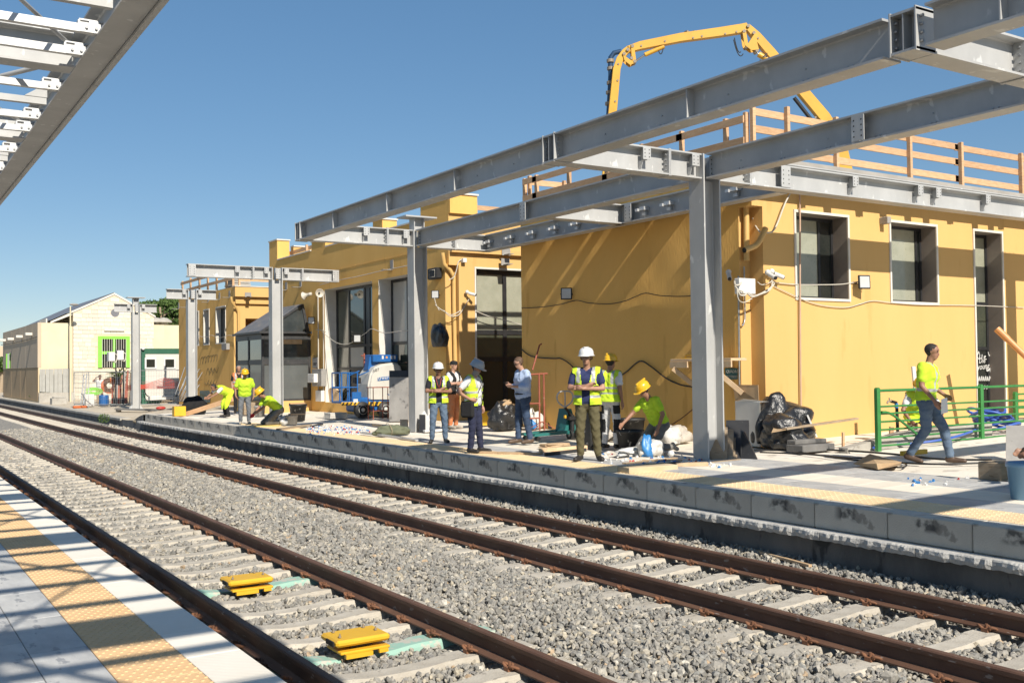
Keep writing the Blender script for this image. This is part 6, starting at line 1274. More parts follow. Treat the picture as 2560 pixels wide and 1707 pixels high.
# scrawls on the far block wall and on the dark door
def scrawl(parent, fn, strokes, r, m): 
    q = MB()
    for s_ in strokes: q.tube(spline([fn(*p) for p in s_], 4), r, 5)
    return q.build('scrawl', m, parent)
scrawl(b3, lambda x, y: PX(x, y, XB-.004), [[(500+k*7, 912-k*2), (503+k*7, 895-k*1.5), (509+k*7, 893-k), (506+k*7, 908-k)] for k in range(6)]+[[(515+k*8, 938), (520+k*8, 920), (526+k*8, 932), (530+k*8, 918)] for k in range(3)]+[[(512+k*7, 955), (517+k*7, 962), (522+k*7, 950)] for k in range(4)], .009, mat('faded_ink', (.12, .09, .06), rough=.9))
gx = lambda x, y: PY(x, y, YF+.345)
scrawl(b1, gx, [[(2446, 878), (2449, 888), (2447, 898), (2443, 890), (2446, 880)], [(2455, 886), (2454, 897)], [(2459, 892), (2464, 890), (2460, 896), (2466, 898)], [(2470, 880), (2473, 890), (2476, 880), (2479, 890), (2483, 882), (2487, 892)], [(2466, 918), (2467, 928), (2473, 923), (2466, 918)], [(2474, 919), (2475, 930), (2479, 930)], [(2481, 920), (2480, 932)], [(2481, 921), (2486, 924), (2481, 927), (2487, 933)]]+[[(2444+k*5, 940+(k % 2)*3), (2447+k*5, 952), (2449+k*5, 941)] for k in range(8)]+[[(2445+k*6, 966), (2449+k*6, 972), (2450+k*6, 963)] for k in range(4)], .010, M_white_ink)
lettering('Die', 'lettering', M_white_ink, b1, gx(2447, 908), (1, 0, .05), (0, 0, 1), .17, shear=.3); lettering('young', 'lettering', M_white_ink, b1, gx(2443, 925), (1, 0, .08), (0, 0, 1), .19, shear=.3)
# ---------------------------------------------------------------- far end: hall, stone gable house, hut, fence
M_hall = plaster('cream_render', (.78, .66, .43), (.82, .71, .49), .06, 40); M_hall2 = plaster('tan_panel', (.52, .36, .20), (.56, .40, .23), .05, 40); M_beige = plaster('beige_panel', (.60, .48, .34), (.64, .52, .38), .05, 40)
M_zinc = mat('zinc_roof', (.17, .17, .185), (.22, .22, .235), scale=2, rough=.5); M_shut = mat('grey_shutter', (.40, .39, .35), (.47, .46, .42), scale=3, rough=.6)
M_lime = mat('lime_green_paint', (.26, .68, .07), (.30, .74, .09), scale=4, rough=.45)
YH = 71.6; XH = 9.66; ZH = 5.4
hall = thing('cream_hall', (XH, YH, .3), 'flat roofed cream hall with tan panels at the far left', 'building')
YH2 = PX(8, 832, XH).y; zj = PX(60, 921, XH).z
m = MB(); nj = [YH, PX(64, 950, XH).y, PX(51, 950, XH).y, PX(29, 950, XH).y, YH2]
for i in range(4):
    q = MB(); q.box((XH, nj[i]+.03, .35), (XH+.2, nj[i+1]-.03, zj-.02)); q.build('panel', M_hall2, hall)
    q = MB(); q.box((XH-.02, nj[i]+(.02 if i else -.0), zj+.02), (XH+.2, nj[i+1]-.02, ZH)); q.build('panel', M_beige, hall)
q = MB(); q.box((XH+.03, YH+.01, .0), (XH+2.08, YH+.3, ZH-.02)); q.build('front_wall', M_hall, hall)
q = MB(); q.box((XH+.06, YH+.3, .0), (XH+8, YH2, ZH-.05)); q.build('core', M_hall, hall)
for k, (x, y) in enumerate(((14, 852), (34, 849), (56, 843), (80, 837))):
    p = PX(x, y, XH-.02); q = MB(); q.bbox((p.x-.42, p.y-.22, p.z-.05), (p.x, p.y+.22, p.z+.14), .02); q.build('wall_lamp', M_trim, hall)
q = MB(); a, b = PX(18, 921, XH-.03), PX(26, 883, XH-.03); q.box((XH-.06, b.y, a.z), (XH-.02, a.y, b.z)); w_ = q.build('window', M_gdark, hall); q = MB(); q.box((XH-.10, b.y-.1, a.z), (XH-.061, b.y, b.z)); q.box((XH-.10, a.y, a.z), (XH-.061, a.y+.35, b.z)); q.build('frame', M_lime, w_)
q = MB(); q.tube(sag(PX(3, 862, XH-.05), PX(92, 842, XH-.05), .06), .02, 5); q.build('wall_wire', M_cable, hall)
# row of grey shutters against the hall front
sh = thing('shutter_row', (10.2, YH-.4, .4), 'row of tall grey metal shutters standing before the cream hall', 'shutter')
xs_ = [99, 105, 114, 124, 135, 145, 157, 168, 180]
for i in range(8):
    a, b = PY(xs_[i], 980+i*.6, YH-.5), PY(xs_[i+1], 980+i*.6, YH-.5); zt_ = PY(xs_[i], 923-i*.3, YH-.5).z; zl = PY(xs_[i], 979+i*.8, YH-.5).z
    q = MB(); q.box((a.x+.01, YH-.5+(.06 if i % 2 else 0), zl), (b.x-.01, YH-.44+(.06 if i % 2 else 0), zt_)); q.build('shutter', M_shut, sh)
q = MB(); q.box((PY(97, 980, YH-.5).x, YH-.62, .1), (PY(183, 985, YH-.5).x, YH-.3, PY(140, 981, YH-.5).z)); q.build('base', M_concrete, sh)
# stone gable house
xa, xb_, xp, ze_l, ze_r, zk_ = PY(183, 800, YH).x, PY(385, 800, YH).x, PY(286, 733, YH).x, 6.16, 5.94, 7.42
gh = thing('stone_house', (xa, YH, .3), 'pale stone gable house with a lime green barred window', 'house')
M_stone = mat('limestone', (.74, .66, .52), (.82, .76, .63), scale=3, rough=.9, bump=.3, bscale=30, rnd=.10, c3=(.62, .50, .36), t3=.67, s3=2.5); M_mortar = mat('lime_mortar', (.72, .62, .46), rough=.95)
q = MB(); q.add([(xa, YH+.02, 0), (xb_, YH+.02, 0), (xb_, YH+.02, ze_r), (xp, YH+.02, zk_), (xa, YH+.02, ze_l), (xa, YH+18, 0), (xb_, YH+18, 0), (xb_, YH+18, ze_r), (xp, YH+18, zk_), (xa, YH+18, ze_l)], [(0, 1, 2, 3, 4), (5, 0, 4, 9), (1, 6, 7, 2)]); q.build('wall', M_mortar, gh)
wa, wb, wz0, wz1 = PY(247, 880, YH).x, PY(322, 880, YH).x, PY(247, 919, YH).z, PY(247, 842, YH).z
hst = .27; z = .35; row = 0; stone_me = {}
def topz(x): return ze_l+(zk_-ze_l)*(x-xa)/(xp-xa) if x < xp else zk_-(zk_-ze_r)*(x-xp)/(xb_-xp)
def stone(x0, x1, z0, z1):
    key = (round(x1-x0, 2), round(z1-z0, 2))
    if key not in stone_me: s_ = MB(); s_.bbox((0, 0, 0), (key[0]-.012, .03, key[1]-.012), .006); stone_me[key] = s_.mesh('stone', M_stone)
    o = obj_of('stone', stone_me[key], gh, (x0-gh.location.x, YH-random.uniform(.004, .014)-gh.location.y, z0-gh.location.z)); return o
nst = 0
while z < 7.3:
    x = xa+(.0 if row % 2 else -.0)
    while x < xb_-.05:
        l = random.choice((.32, .40, .48, .56)); x1_ = min(x+l, xb_); zc = min(topz(x), topz(x1_))-.05
        if z+hst <= zc and not (x1_ > wa-.02 and x < wb+.02 and z+hst > wz0-.02 and z < wz1+.02) and nst < 380 and x1_-x > .1: stone(x, x1_, z, z+hst); nst += 1
        x = x1_
    z += hst; row += 1
q = MB(); q.prism([(xp, zk_+.03), (xa-.12, ze_l+.0), (xa-.12, ze_l-.12), (xp, zk_-.10), (xb_+.1, ze_r-.1), (xb_+.1, ze_r+.02)], YH-.03, YH+.18, 'y'); q.build('verge', M_trim, gh)
q = MB(); q.add([(xp, YH+.2, zk_+.06), (xp, YH+18, zk_+.06), (xa-1.3, YH+18, ze_l-.58), (xa-1.3, YH+.2, ze_l-.58)], [(0, 1, 2, 3)]); q.add([(xp, YH+.2, zk_+.06), (xp, YH+18, zk_+.06), (xb_+.2, YH+18, ze_r), (xb_+.2, YH+.2, ze_r)], [(3, 2, 1, 0)]); q.build('roof', M_zinc, gh)
q = MB(); q.prism([(xa-.02, ze_l-.03), (xa-1.35, ze_l-.68), (xa-1.35, ze_l-.80), (xa-.02, ze_l-.22)], YH+.1, YH+.25, 'y'); q.box((xa-1.5, YH+1.0, ze_l-.75), (xa-1.42, YH+4, ze_l-.45)); q.build('eave_board', M_trim, gh)
q = MB(); c = PY(288, 783 if False else 750, YH); c = PY(287, 782, YH-.02); q.cyl((c.x+.02, YH-.02, c.z), (c.x+.02, YH-.012, c.z), .27, 24); q.build('round_vent', M_zinc, gh)
q = MB(); a, b = PY(260, 827, YH), PY(310, 823, YH); q.box((a.x, YH-.12, a.z), (b.x, YH-.012, b.z)); q.build('lamp_bar', M_trim, gh)
q = MB(); q.box((wa, YH-.012, wz0), (wb, YH+.015, wz1)); w_ = q.build('window', M_gdark, gh)
q = MB(); f_ = .14
for (x0, x1, z0, z1) in ((wa-.05, wb+.05, wz1-f_, wz1+.05), (wa-.05, wa+f_*1.4, wz0, wz1-f_), (wb-f_*1.3, wb+.05, wz0, wz1-f_), ((wa+wb)/2-.07, (wa+wb)/2+.07, wz0, wz1-f_), (wa+f_*1.4, (wa+wb)/2-.07, (wz0+wz1)/2-.13, (wz0+wz1)/2+.06)): q.box((x0, YH-.09, z0), (x1, YH-.014, z1))
q.build('frame', M_lime, w_)
for k in range(11): x = wa+.2+(wb-wa-.4)*k/10; q = MB(); q.cyl((x, YH-.10, wz0+.02), (x, YH-.10, wz1-f_), .016, 6); q.build('bar', M_trim, w_)
# low cream block with roof vents
lo = thing('low_cream_block', (xb_, YH+.5, .3), 'low cream block with round roof vents between gable house and far block', 'building'); q = MB(); q.box((xb_+.05, YH+.5, 0), (24, YH+9, 5.35)); q.build('wall', M_hall, lo)
for x in (388, 408): c = PY(x, 800, YH+3); q = MB(); M = Matrix.Translation((c.x, YH+3, 5.3)); q.lathe([(.3, .0), (.3, .35)], 14, M=M); q.lathe([(.62, .35), (.55, .48), (.3, .65), (0, .72)], 16, M=M); q.lathe([(0, .34), (.62, .35)], 16, M=M); q.build('roof_vent', M_concrete, lo)
# container hut
YK = 58.3; hx0, hx1 = 13.1, 16.2; hz = PY(380, 871, YK).z
hu = thing('site_hut', (hx0, YK, .35), 'white site hut with dark green trim and two small windows', 'hut')
M_hutg = mat('dark_green_trim', (.02, .11, .065), (.03, .14, .08), scale=4, rough=.5); M_hutw = mat('hut_panel', (.68, .65, .58), (.74, .71, .64), scale=2, rough=.6); M_hutgrey = mat('hut_side', (.20, .21, .21), (.26, .27, .27), scale=2, rough=.6)
q = MB(); q.box((hx0+.05, YK+.02, .5), (hx1, YK+2.4, hz-.3)); q.build('panel', M_hutw, hu); q = MB(); q.box((hx0, YK, hz-.299), (hx1+.05, YK+2.45, hz)); q.box((hx0, YK, .35), (hx1+.05, YK+2.45, .499)); q.box((hx0, YK-.005, .5), (hx0+.2, YK+.15, hz-.3)); q.build('trim', M_hutg, hu)
q = MB(); q.box((hx0-.03, YK+.2, .5), (hx0+.045, YK+2.4, hz-.02)); q.build('side', M_hutgrey, hu)
for x0_, x1_ in ((365, 388), (412, 436)):
    a, b = PY(x0_+1, 918, YK), PY(x1_-1, 898, YK); q = MB(); q.box((a.x-.09, YK-.02, a.z-.09), (b.x+.09, YK+.018, b.z+.09)); w_ = q.build('window', M_white, hu); q = MB(); q.box((a.x, YK-.03, a.z), (b.x, YK-.021, b.z)); q.build('pane', M_gdark, w_)
c = PY(358, 872, YK-.1); q = MB(); q.sphere((c.x, YK-.1, c.z), .08, 10, 8); q.build('camera', M_white, hu)
def ac(x0, x1, y0, y1, lab):
    a, b = PY(x0, y1, YK-.9), PY(x1, y0, YK-.9); t = thing('wall_cabinet', (a.x, YK-.9, a.z), lab, 'cabinet', 'white cabinets on the hut side'); q = MB(); q.bbox((a.x, YK-.9, a.z), (b.x, YK-.35, b.z), .02); q.build('body', M_white, t); q = MB(); q.tube(spline([(b.x, YK-.8, a.z+.4), (b.x+.12, YK-.8, a.z+.3), (b.x+.05, YK-.8, a.z-.05), (b.x-.1, YK-.8, a.z-.02)], 4), .03, 6); q.build('cable', M_wcable, t)
ac(272, 288, 880, 903, 'left white cabinet on the frame beside the hut'); ac(293, 310, 876, 900, 'right white cabinet on the frame beside the hut')
q = MB(); a, b = PY(288, 925, YK-.7), PY(310, 900, YK-.7); q.box((a.x, YK-.75, .35), (a.x+.06, YK-.69, b.z+.6)); q.box((b.x-.06, YK-.75, .35), (b.x, YK-.69, b.z+.6)); q.box((a.x, YK-.74, b.z), (b.x, YK-.7, b.z+.06)); solid('cabinet_frame', q, M_black, 'black steel frame carrying the white cabinets', 'frame')
# wire fence panels
M_fence = mat('fence_galvanised', (.42, .43, .43), (.52, .53, .53), scale=4, rough=.45, metal=.4)
def fence(a, b, zt, label, z0=.3, n=None):
    a, b = Vector((*a, z0)), Vector((*b, z0)); t = thing('wire_fence', a, label, 'fence', 'wire site fence panels'); h = zt-z0; L = (b-a).length; up = Vector((0, 0, 1))
    q = MB(); q.tube([a, a+up*h, b+up*h, b], .022, 6); q.tube([a+up*.15, b+up*.15], .018, 6); q.build('frame', M_fence, t)
    n = n or int(L/.13); q = MB()
    for k in range(1, n): p = a.lerp(b, k/n); q.tube([p+up*.15, p+up*h], .0045, 3, cap=False)
    for k in range(1, 6): q.tube([a+up*(.15+(h-.15)*k/6), b+up*(.15+(h-.15)*k/6)], .0045, 3, cap=False)
    o = q.build('mesh_wires', M_fence, t); o['kind'] = 'stuff'; return t
FA, FB, FC, FD = PZ(199, 1021, .25), PZ(222, 1019, .28), PZ(345, 1016, .35), PZ(455, 1010, .45)
zf_ = PX(222, 930, FB.x).z
fence((FA.x, FA.y+1.6), (FB.x, FB.y), zf_, 'wire fence panel at the left end turned to the track'); fence((FB.x, FB.y), (FC.x-.3, FC.y+.4), zf_, 'wire fence panel in front of the man in the white shirt'); fence((FC.x-.3, FC.y+.4), (FD.x+.2, FD.y+.6), zf_+.05, 'wire fence panel with the red netting before the hut'); fence((FA.x, FA.y+1.6), (FA.x+3.5, FA.y+5.5), zf_, 'wire fence panel running back beside the stone house')
q = MB(); q.bbox((FA.x-.15, FA.y+.9, .24), (FA.x+.55, FA.y+1.25, .36), .03); solid('orange_footing', q, mat('orange_plastic', (.72, .17, .04), (.66, .14, .03), scale=5, rough=.5), 'orange plastic foot of the left fence panel', 'fence foot')
M_net = mat('red_netting', (.80, .09, .05), (.74, .07, .04), scale=6, rough=.6)
q = MB()
for k in range(7): zz = .9+.06*k; q.tube([PY(316+(2 if k % 2 else 0), 975-k*2.0, FC.y-.2), PY(360, 971-k*1.5, FC.y-.1), PY(410, 970-k*4.2, FC.y), PY(462, 968-k*1.7, FC.y+.1)], .011, 4)
for k in range(48): x = 318+k*3; q.tube([PY(x, 976-(k*.12), FC.y-.12), PY(x, 962-(k*.10)-(8 if 12 < k < 36 else 0), FC.y-.12)], .005, 3)
solid('safety_netting', q, M_net, 'red plastic safety netting tied across the fence', 'netting')
# leaning spare fence panels
for k in range(5):
    a, b = PY(432+k*7, 1004, 47.5+k*.1), PY(462+k*12, 918+k*1.5, 48.6+k*.1); q = MB(); q.tube([a, b, b+Vector((.45, .9, -.1)), a+Vector((.45, .9, 0))], .02, 6, closed=True); q.tube([a.lerp(b, .33), a.lerp(b, .33)+Vector((.45, .9, 0))], .012, 5); q.tube([a.lerp(b, .66), a.lerp(b, .66)+Vector((.45, .9, 0))], .012, 5); solid('spare_fence_frame', q, M_fence, 'spare fence frame leaning by the far block, %s from the hut' % ('first', 'second', 'third', 'fourth', 'fifth')[k], 'fence frame', 'spare fence frames leaning by the far block')
# behind the fence: sheets, pipes, yucca, tanks
t = thing('scrap_sheets', PZ(300, 1008, .35), 'stack of rusty and dark sheets standing behind the fence', 'scrap stack')
for k in range(14):
    x = 283+k*3.6; a = PY(x-3, 1008, 58.6); b = PY(x+2+rr.uniform(-2, 3), 945+rr.uniform(-12, 14)-(k > 2)*8, 59.4); q = MB(); q.bar(a, b, .09, .05); q.build('sheet', (M_redox, M_oldwood, M_slate, M_greyboard, M_redox)[k % 5], t)
c = PZ(262, 1005, .35); yu = thing('yucca_plant', (c.x, 60.5, .3), 'spiky green yucca growing behind the fence', 'plant'); q = MB(); q.cyl((c.x, 60.5, .3), (c.x, 60.5, 1.9), .08, 8); q.build('trunk', M_oldwood, yu)
q = MB()
for k in range(90):
    a = rr.uniform(0, 6.28); e_ = rr.uniform(-.6, 1.2); l = rr.uniform(.45, .85); d = Vector((math.cos(a)*math.cos(e_), math.sin(a)*math.cos(e_), math.sin(e_))); s_ = d.cross(Vector((0, 0, 1))).normalized()*.035; o_ = Vector((c.x, 60.5, 1.75+rr.uniform(-.25, .35))); tip = o_+d*l-Vector((0, 0, l*.18)); md = o_+d*l*.5
    q.add([o_-s_*.6, o_+s_*.6, md+s_, tip, md-s_], [(0, 1, 2, 3, 4)])
q.build('crown', mat('yucca_leaf', (.10, .15, .045), (.16, .21, .07), scale=9, rough=.6, rnd=.1), yu)
t = thing('hose_reel', PY(262, 968, 59.5), 'orange and green corrugated hose coils hung behind the man in white', 'hose')
for k in range(5): cc = PY(264, 964, 59.6); r_ = .18+.06*k; q = MB(); q.tube([cc+Vector((.2+r_*math.cos(a), 0, r_*math.sin(a))) for a in [2*math.pi*j/18 for j in range(18)]], .026, 6, closed=True); q.build('coil', M_pvc if False else mat('orange_hose', (.80, .20, .04), (.74, .16, .03), scale=6, rough=.5), t)
for k in range(4): cc = PY(234, 978, 59.4); r_ = .1+.06*k; q = MB(); q.tube([cc+Vector((r_*1.6*math.cos(a), 0, r_*.7*math.sin(a))) for a in [2*math.pi*j/16 for j in range(16)]], .024, 6, closed=True); q.build('coil', M_lime, t)
a, b = PY(212, 1010, 59), PY(236, 985, 59); q = MB(); q.bbox((a.x, 59, .3), (b.x, 59.6, b.z), .02); solid('white_tank', q, M_carton, 'white plastic tank behind the left of the fence', 'tank')
a, b = PY(256, 1010, 59.3), PY(267, 990, 59.3); q = MB(); q.lathe([(0, 0), (.24, 0), (.26, .1), (.26, .5), (.24, .58), (0, .58)], 16, M=Matrix.Translation(((a.x+b.x)/2, 59.5, .3))); solid('blue_drum', q, M_blue, 'blue plastic drum beside the man in the white shirt', 'drum')
t = thing('aluminium_ladder', PZ(205, 1010, .3), 'grey ladder leaning behind the left fence panel', 'ladder')
for dx in (0, 7): q = MB(); q.bar(PY(202+dx, 1010, 58.8), PY(210+dx, 935, 59.8), .06, .03); q.build('stile', M_fence, t)
for k in range(7): q = MB(); u = (k+.7)/8; q.cyl(PY(202, 1010, 58.8).lerp(PY(210, 935, 59.8), u), PY(209, 1010, 58.8).lerp(PY(217, 935, 59.8), u), .015, 6); q.build('rung', M_fence, t)
# signboard on two posts
a, b = PZ(126, 1005, .22), PZ(186, 1004, .25); t = thing('notice_board', a, 'white notice board on two thin posts before the cream hall', 'sign'); Ys = a.y
for p in (a, PY(186, 1004, Ys)): zt_ = PY(150, 903, Ys).z; q = MB(); q.cyl((p.x, Ys, p.z), (p.x, Ys, zt_), .035, 8); q.build('post', M_fence, t)
p0_, p1_ = PY(125, 923, Ys), PY(189, 901, Ys); q = MB(); q.box((p0_.x, Ys-.06, p0_.z), (p1_.x, Ys-.036, p1_.z)); q.build('board', M_paper, t)
q = MB()
for k, n_ in enumerate((11, 6, 0, 12, 10)):
    x_ = p0_.x+.08
    for j in range(n_): w_ = rr.uniform(.05, .16); q.box((x_, Ys-.063, p1_.z-.12-.085*k), (x_+w_, Ys-.0605, p1_.z-.085-.085*k)); x_ += w_+.03
tag(q.build('print', M_greyboard, t), kind='stuff')
# street lamp
c = PY(176, 900, YH-1.5); t = thing('street_lamp', (c.x, YH-1.5, .3), 'slim cream street lamp standing before the hall', 'street lamp'); q = MB(); q.cyl((c.x, YH-1.5, .2), (c.x, YH-1.5, PY(176, 766, YH-1.5).z), .055, 10, 0, .04); q.build('pole', M_hall, t)
a = PY(176, 762, YH-1.5); q = MB(); q.sphere((a.x+.22, YH-1.5, a.z+.02), .26, 14, 8, sc=(1.1, .7, .32)); q.build('lamp_head', M_greyboard, t)
# green shrubs, block, steel sheet pile, bumper stuff
M_leaf = mat('shrub_leaf', (.055, .11, .02), (.11, .19, .035), scale=3, rough=.7, rnd=.1, c3=(.17, .24, .06), t3=.6, s3=10)
def shrub(c, s, n, seed, m=None, lf=.05):
    r_ = random.Random(seed); q = MB()
    for _ in range(n):
        d = Vector((r_.gauss(0, 1), r_.gauss(0, 1), r_.gauss(0, 1))).normalized()*r_.uniform(.35, 1)**.5; p = Vector((c[0]+d.x*s[0], c[1]+d.y*s[1], c[2]+s[2]*(.55+d.z*.55)))
        a, b = Vector((r_.gauss(0, 1), r_.gauss(0, 1), r_.gauss(0, 1))).normalized()*lf*r_.uniform(.6, 1.4), Vector((r_.gauss(0, 1), r_.gauss(0, 1), r_.gauss(0, 1))).normalized()*lf*r_.uniform(.4, 1); q.add([p-a, p-b, p+a, p+b], [(0, 1, 2, 3)])
    return q
for k, (x, y, s_) in enumerate(((80, 1000, .5), (96, 1001, .65), (112, 1004, .75), (125, 1006, .5))): c = PZ(x, y, .2); t = thing('shrub', c, 'low green shrub by the old platform, %s from the hall corner' % ('first', 'second', 'third', 'fourth')[k], 'shrub', 'low shrubs before the hall'); shrub(c, (s_*1.3, s_, s_*.9), 500, 100+k, lf=.075).build('foliage', M_leaf, t)
for x, y, lab in ((259, 1058, 'small weed tuft in the old platform wall'), (1693, 1330, 'small weed growing at the platform foot')):
    c = PZ(x, y, -.1 if x > 1000 else .0); t = thing('weed', c, lab, 'weed'); q = shrub((c.x, c.y, c.z), (.10, .10, .24) if x > 1000 else (.25, .25, .4), 60 if x > 1000 else 160, 140+x, lf=.014 if x > 1000 else .04); q.build('leaves', M_leaf, t)
    q = MB()
    for k in range(5): q.tube([c, c+Vector((rr.uniform(-.08, .08), rr.uniform(-.08, .08), .25))], .003, 4)
    q.build('stems', M_leaf, t)
a, b = PZ(130, 1013, .2), PZ(175, 1013, .2); q = MB(); q.bbox((a.x, a.y, .2), (b.x, a.y+.8, .62), .02); q.bbox((a.x+.1, a.y+.1, .621), (b.x-.05, a.y+.7, .70), .02); solid('concrete_bench', q, M_concrete, 'pale concrete block bench on the old platform', 'bench')
a = PZ(295, 1027, .3); t = thing('sheet_pile', a, 'grooved steel sheet lying before the farthest column', 'steel sheet'); q = MB(); b = PZ(395, 1030, .3); d = (b-a)
for k in range(9): o_ = a+Vector((0, .08*k, .06+.05*(k % 2))); q.bar(o_, o_+d, .09, .03)
q.build('sheet', M_greyboard, t); q = MB(); q.bar(a+Vector((.1, 0, .0)), a+Vector((.1, .75, .0)), .1, .08); q.bar(b+Vector((-.2, 0, .0)), b+Vector((-.2, .75, .0)), .1, .08); q.build('bearer', M_oldwood, t)
c = PZ(408, 1013, .35); t = thing('scrap_heap', c, 'dark heap of scrap timber between the far columns', 'scrap heap')
for k in range(12): a = c+Vector((rr.uniform(-1, .9), rr.uniform(-.4, .6), .05+.05*(k % 5))); q = MB(); q.bar(a, a+Vector((rr.uniform(.5, 1.1), rr.uniform(-.4, .4), rr.uniform(-.03, .08))), .12, .04); q.build('piece', (M_slate, M_oldwood)[k % 2], t)
q = MB(); c = PZ(402, 1023, .42); q.sphere((c.x, c.y, c.z+.06), .16, 12, 8, sc=(1.4, .9, .5)); solid('red_bowl', q, M_redp, 'small red plastic bowl lying by the scrap heap', 'bowl')
a, b = PY(372, 998, YK-.6), PY(432, 1003, YK-.6); q = MB(); q.bbox((a.x, YK-.9, a.z-.08), (b.x, YK-.4, a.z+.18), .03); solid('white_bench', q, M_carton, 'pale bench standing before the site hut', 'bench')
run([PY(x, y, YK-.3) for x, y in ((360, 970), (363, 982), (370, 990), (385, 992), (430, 990), (448, 988))], .03, 'black hose along the foot of the site hut', M_cable, 'hose', 'hose')
# sand heap at the end of the new blocks
c = PZ(340, 1044, .2); q = blob((c.x+.1, 40.9, .12), (.9, .9, .22), 201, 4, .3); solid('sand_heap', q, M_dirt, 'low sand heap at the end of the new edge blocks', 'sand heap')
# trees behind
def tree(x, y, Y, h, w, seed, lab):
    c = PY(x, y, Y); t = thing('pine_tree', (c.x, Y, 0), lab, 'tree', 'trees behind the far blocks'); q = MB(); q.tube([(c.x, Y, 0), (c.x+.2, Y, h*.5), (c.x, Y, h*.9)], [.28, .2, .1], 8)
    r_ = random.Random(seed)
    for k in range(6): a = r_.uniform(0, 6.28); q.tube([(c.x+.1, Y, h*(.5+.06*k)), (c.x+math.cos(a)*w*.7, Y+math.sin(a)*w*.7, h*(.68+.05*k))], [.09, .03], 5)
    q.build('trunk', M_oldwood, t); cr = MB()
    for k in range(16):
        a = r_.uniform(0, 6.28); rr_ = w*r_.uniform(.1, .85); s = shrub((c.x+math.cos(a)*rr_, Y+math.sin(a)*rr_, h*r_.uniform(.62, .9)), (w*.34, w*.34, w*.26), 420, seed*7+k, lf=.16); cr.v_off = 0; k0 = len(cr.v); cr.v += s.v; cr.f += [tuple(i+k0 for i in f) for f in s.f]; cr.mi += s.mi; cr.sm += s.sm
    cr.build('crown', M_leaf, t)
tree(400, 790, 92, 8.7, 3.2, 5, 'dark green pine behind the low cream block'); tree(440, 785, 96, 9.0, 3.4, 6, 'dark green pine nearer the far yellow block'); tree(0, 940, 110, 3.6, 2.0, 8, 'bushy tree at the far left edge beyond the hall')
# distant sheds at the left edge
q = MB(); c = PY(3, 900, 118); q.box((c.x-6, 118, 0), (c.x+.2, 124, PY(3, 865, 118).z)); t = tag(q.build('distant_shed', M_beige), 'pale distant shed cut by the left edge', 'shed', None, 'thing')
# ---------------------------------------------------------------- people
def skin_m(k): return mat('skin_%d' % k, ((.42, .22, .14), (.33, .165, .10), (.50, .28, .19))[k], ((.46, .25, .165), (.37, .19, .12), (.54, .31, .215))[k], scale=6, rough=.55)
def cloth(name, c, d=None, bump=.35, bs=16, sc=4): return mat(name, c, d or tuple(min(1, v*1.18) for v in c), scale=sc, rough=.9, bump=bump, bscale=bs)
C_hiv = cloth('hi_vis_yellow', (.62, .86, .03), (.68, .90, .05)); C_hivt = cloth('hi_vis_shirt', (.50, .78, .03), (.58, .84, .04)); C_band = mat('reflective_band', (.42, .43, .42), (.50, .51, .50), scale=8, rough=.35)
C_navy = cloth('navy_cotton', (.018, .022, .055)); C_polo = cloth('dark_polo', (.014, .014, .02)); C_polo2 = cloth('blue_polo', (.02, .03, .10)); C_jean = cloth('blue_denim', (.075, .12, .19), (.16, .22, .30), sc=3); C_jean2 = cloth('dark_denim', (.03, .055, .11), (.06, .10, .18), sc=3); C_jeang = cloth('dusty_denim', (.10, .12, .15), (.22, .23, .24), sc=5)
C_olive = cloth('olive_cotton', (.11, .095, .045)); C_whitec = cloth('white_cotton', (.70, .70, .69)); C_blueshirt = cloth('pale_blue_shirt', (.42, .52, .72)); C_orange = cloth('orange_trousers', (.72, .20, .05), (.62, .30, .16), sc=6); C_tan = cloth('tan_cotton', (.48, .35, .22)); C_grey = cloth('dusty_grey_trousers', (.16, .15, .135), (.26, .245, .22), sc=5); C_black = cloth('black_cloth_wear', (.012, .012, .013)); C_brownp = cloth('khaki_dusty', (.30, .26, .18), (.42, .37, .27), sc=6)
S_dark = mat('dark_shoe', (.02, .018, .016), (.035, .03, .027), scale=8, rough=.6); S_brown = mat('brown_shoe', (.09, .055, .035), (.13, .08, .05), scale=8, rough=.55); S_pale = mat('dusty_boot', (.40, .36, .30), (.52, .47, .40), scale=8, rough=.9)
H_white = mat('helmet_white', (.80, .80, .79), rough=.3, coat=.3); H_yellow = mat('helmet_yellow', (.86, .50, .02), rough=.3, coat=.3); H_grey = mat('helmet_grey', (.42, .46, .50), rough=.3, coat=.3)
HR_dark = mat('hair_dark', (.018, .013, .010), (.035, .026, .02), scale=30, rough=.7); HR_brown = mat('hair_brown', (.09, .05, .028), (.14, .08, .045), scale=30, rough=.7); HR_grey = mat('beard_grey', (.30, .28, .26), (.40, .38, .36), scale=30, rough=.8)
V = Vector
STAND = dict(pel=(0, 0, .93), neck=(0, -.01, 1.45), head=(0, .025, 1.625), hf=(0, 1, -.05),
 sR=(.185, 0, 1.405), eR=(.235, -.03, 1.13), wR=(.235, .05, .88), hR=(.225, .09, .78), sL=(-.185, 0, 1.405), eL=(-.235, -.03, 1.13), wL=(-.235, .05, .88), hL=(-.225, .09, .78),
 pR=(.092, 0, .90), kR=(.115, .025, .49), aR=(.125, -.02, .085), tR=(.155, .15, .035), pL=(-.092, 0, .90), kL=(-.115, .025, .49), aL=(-.125, -.02, .085), tL=(-.155, .15, .035))
CROSS = dict(eR=(.265, .07, 1.15), wR=(-.03, .235, 1.19), hR=(-.15, .20, 1.235), eL=(-.265, .07, 1.14), wL=(.03, .265, 1.145), hL=(.15, .225, 1.155))
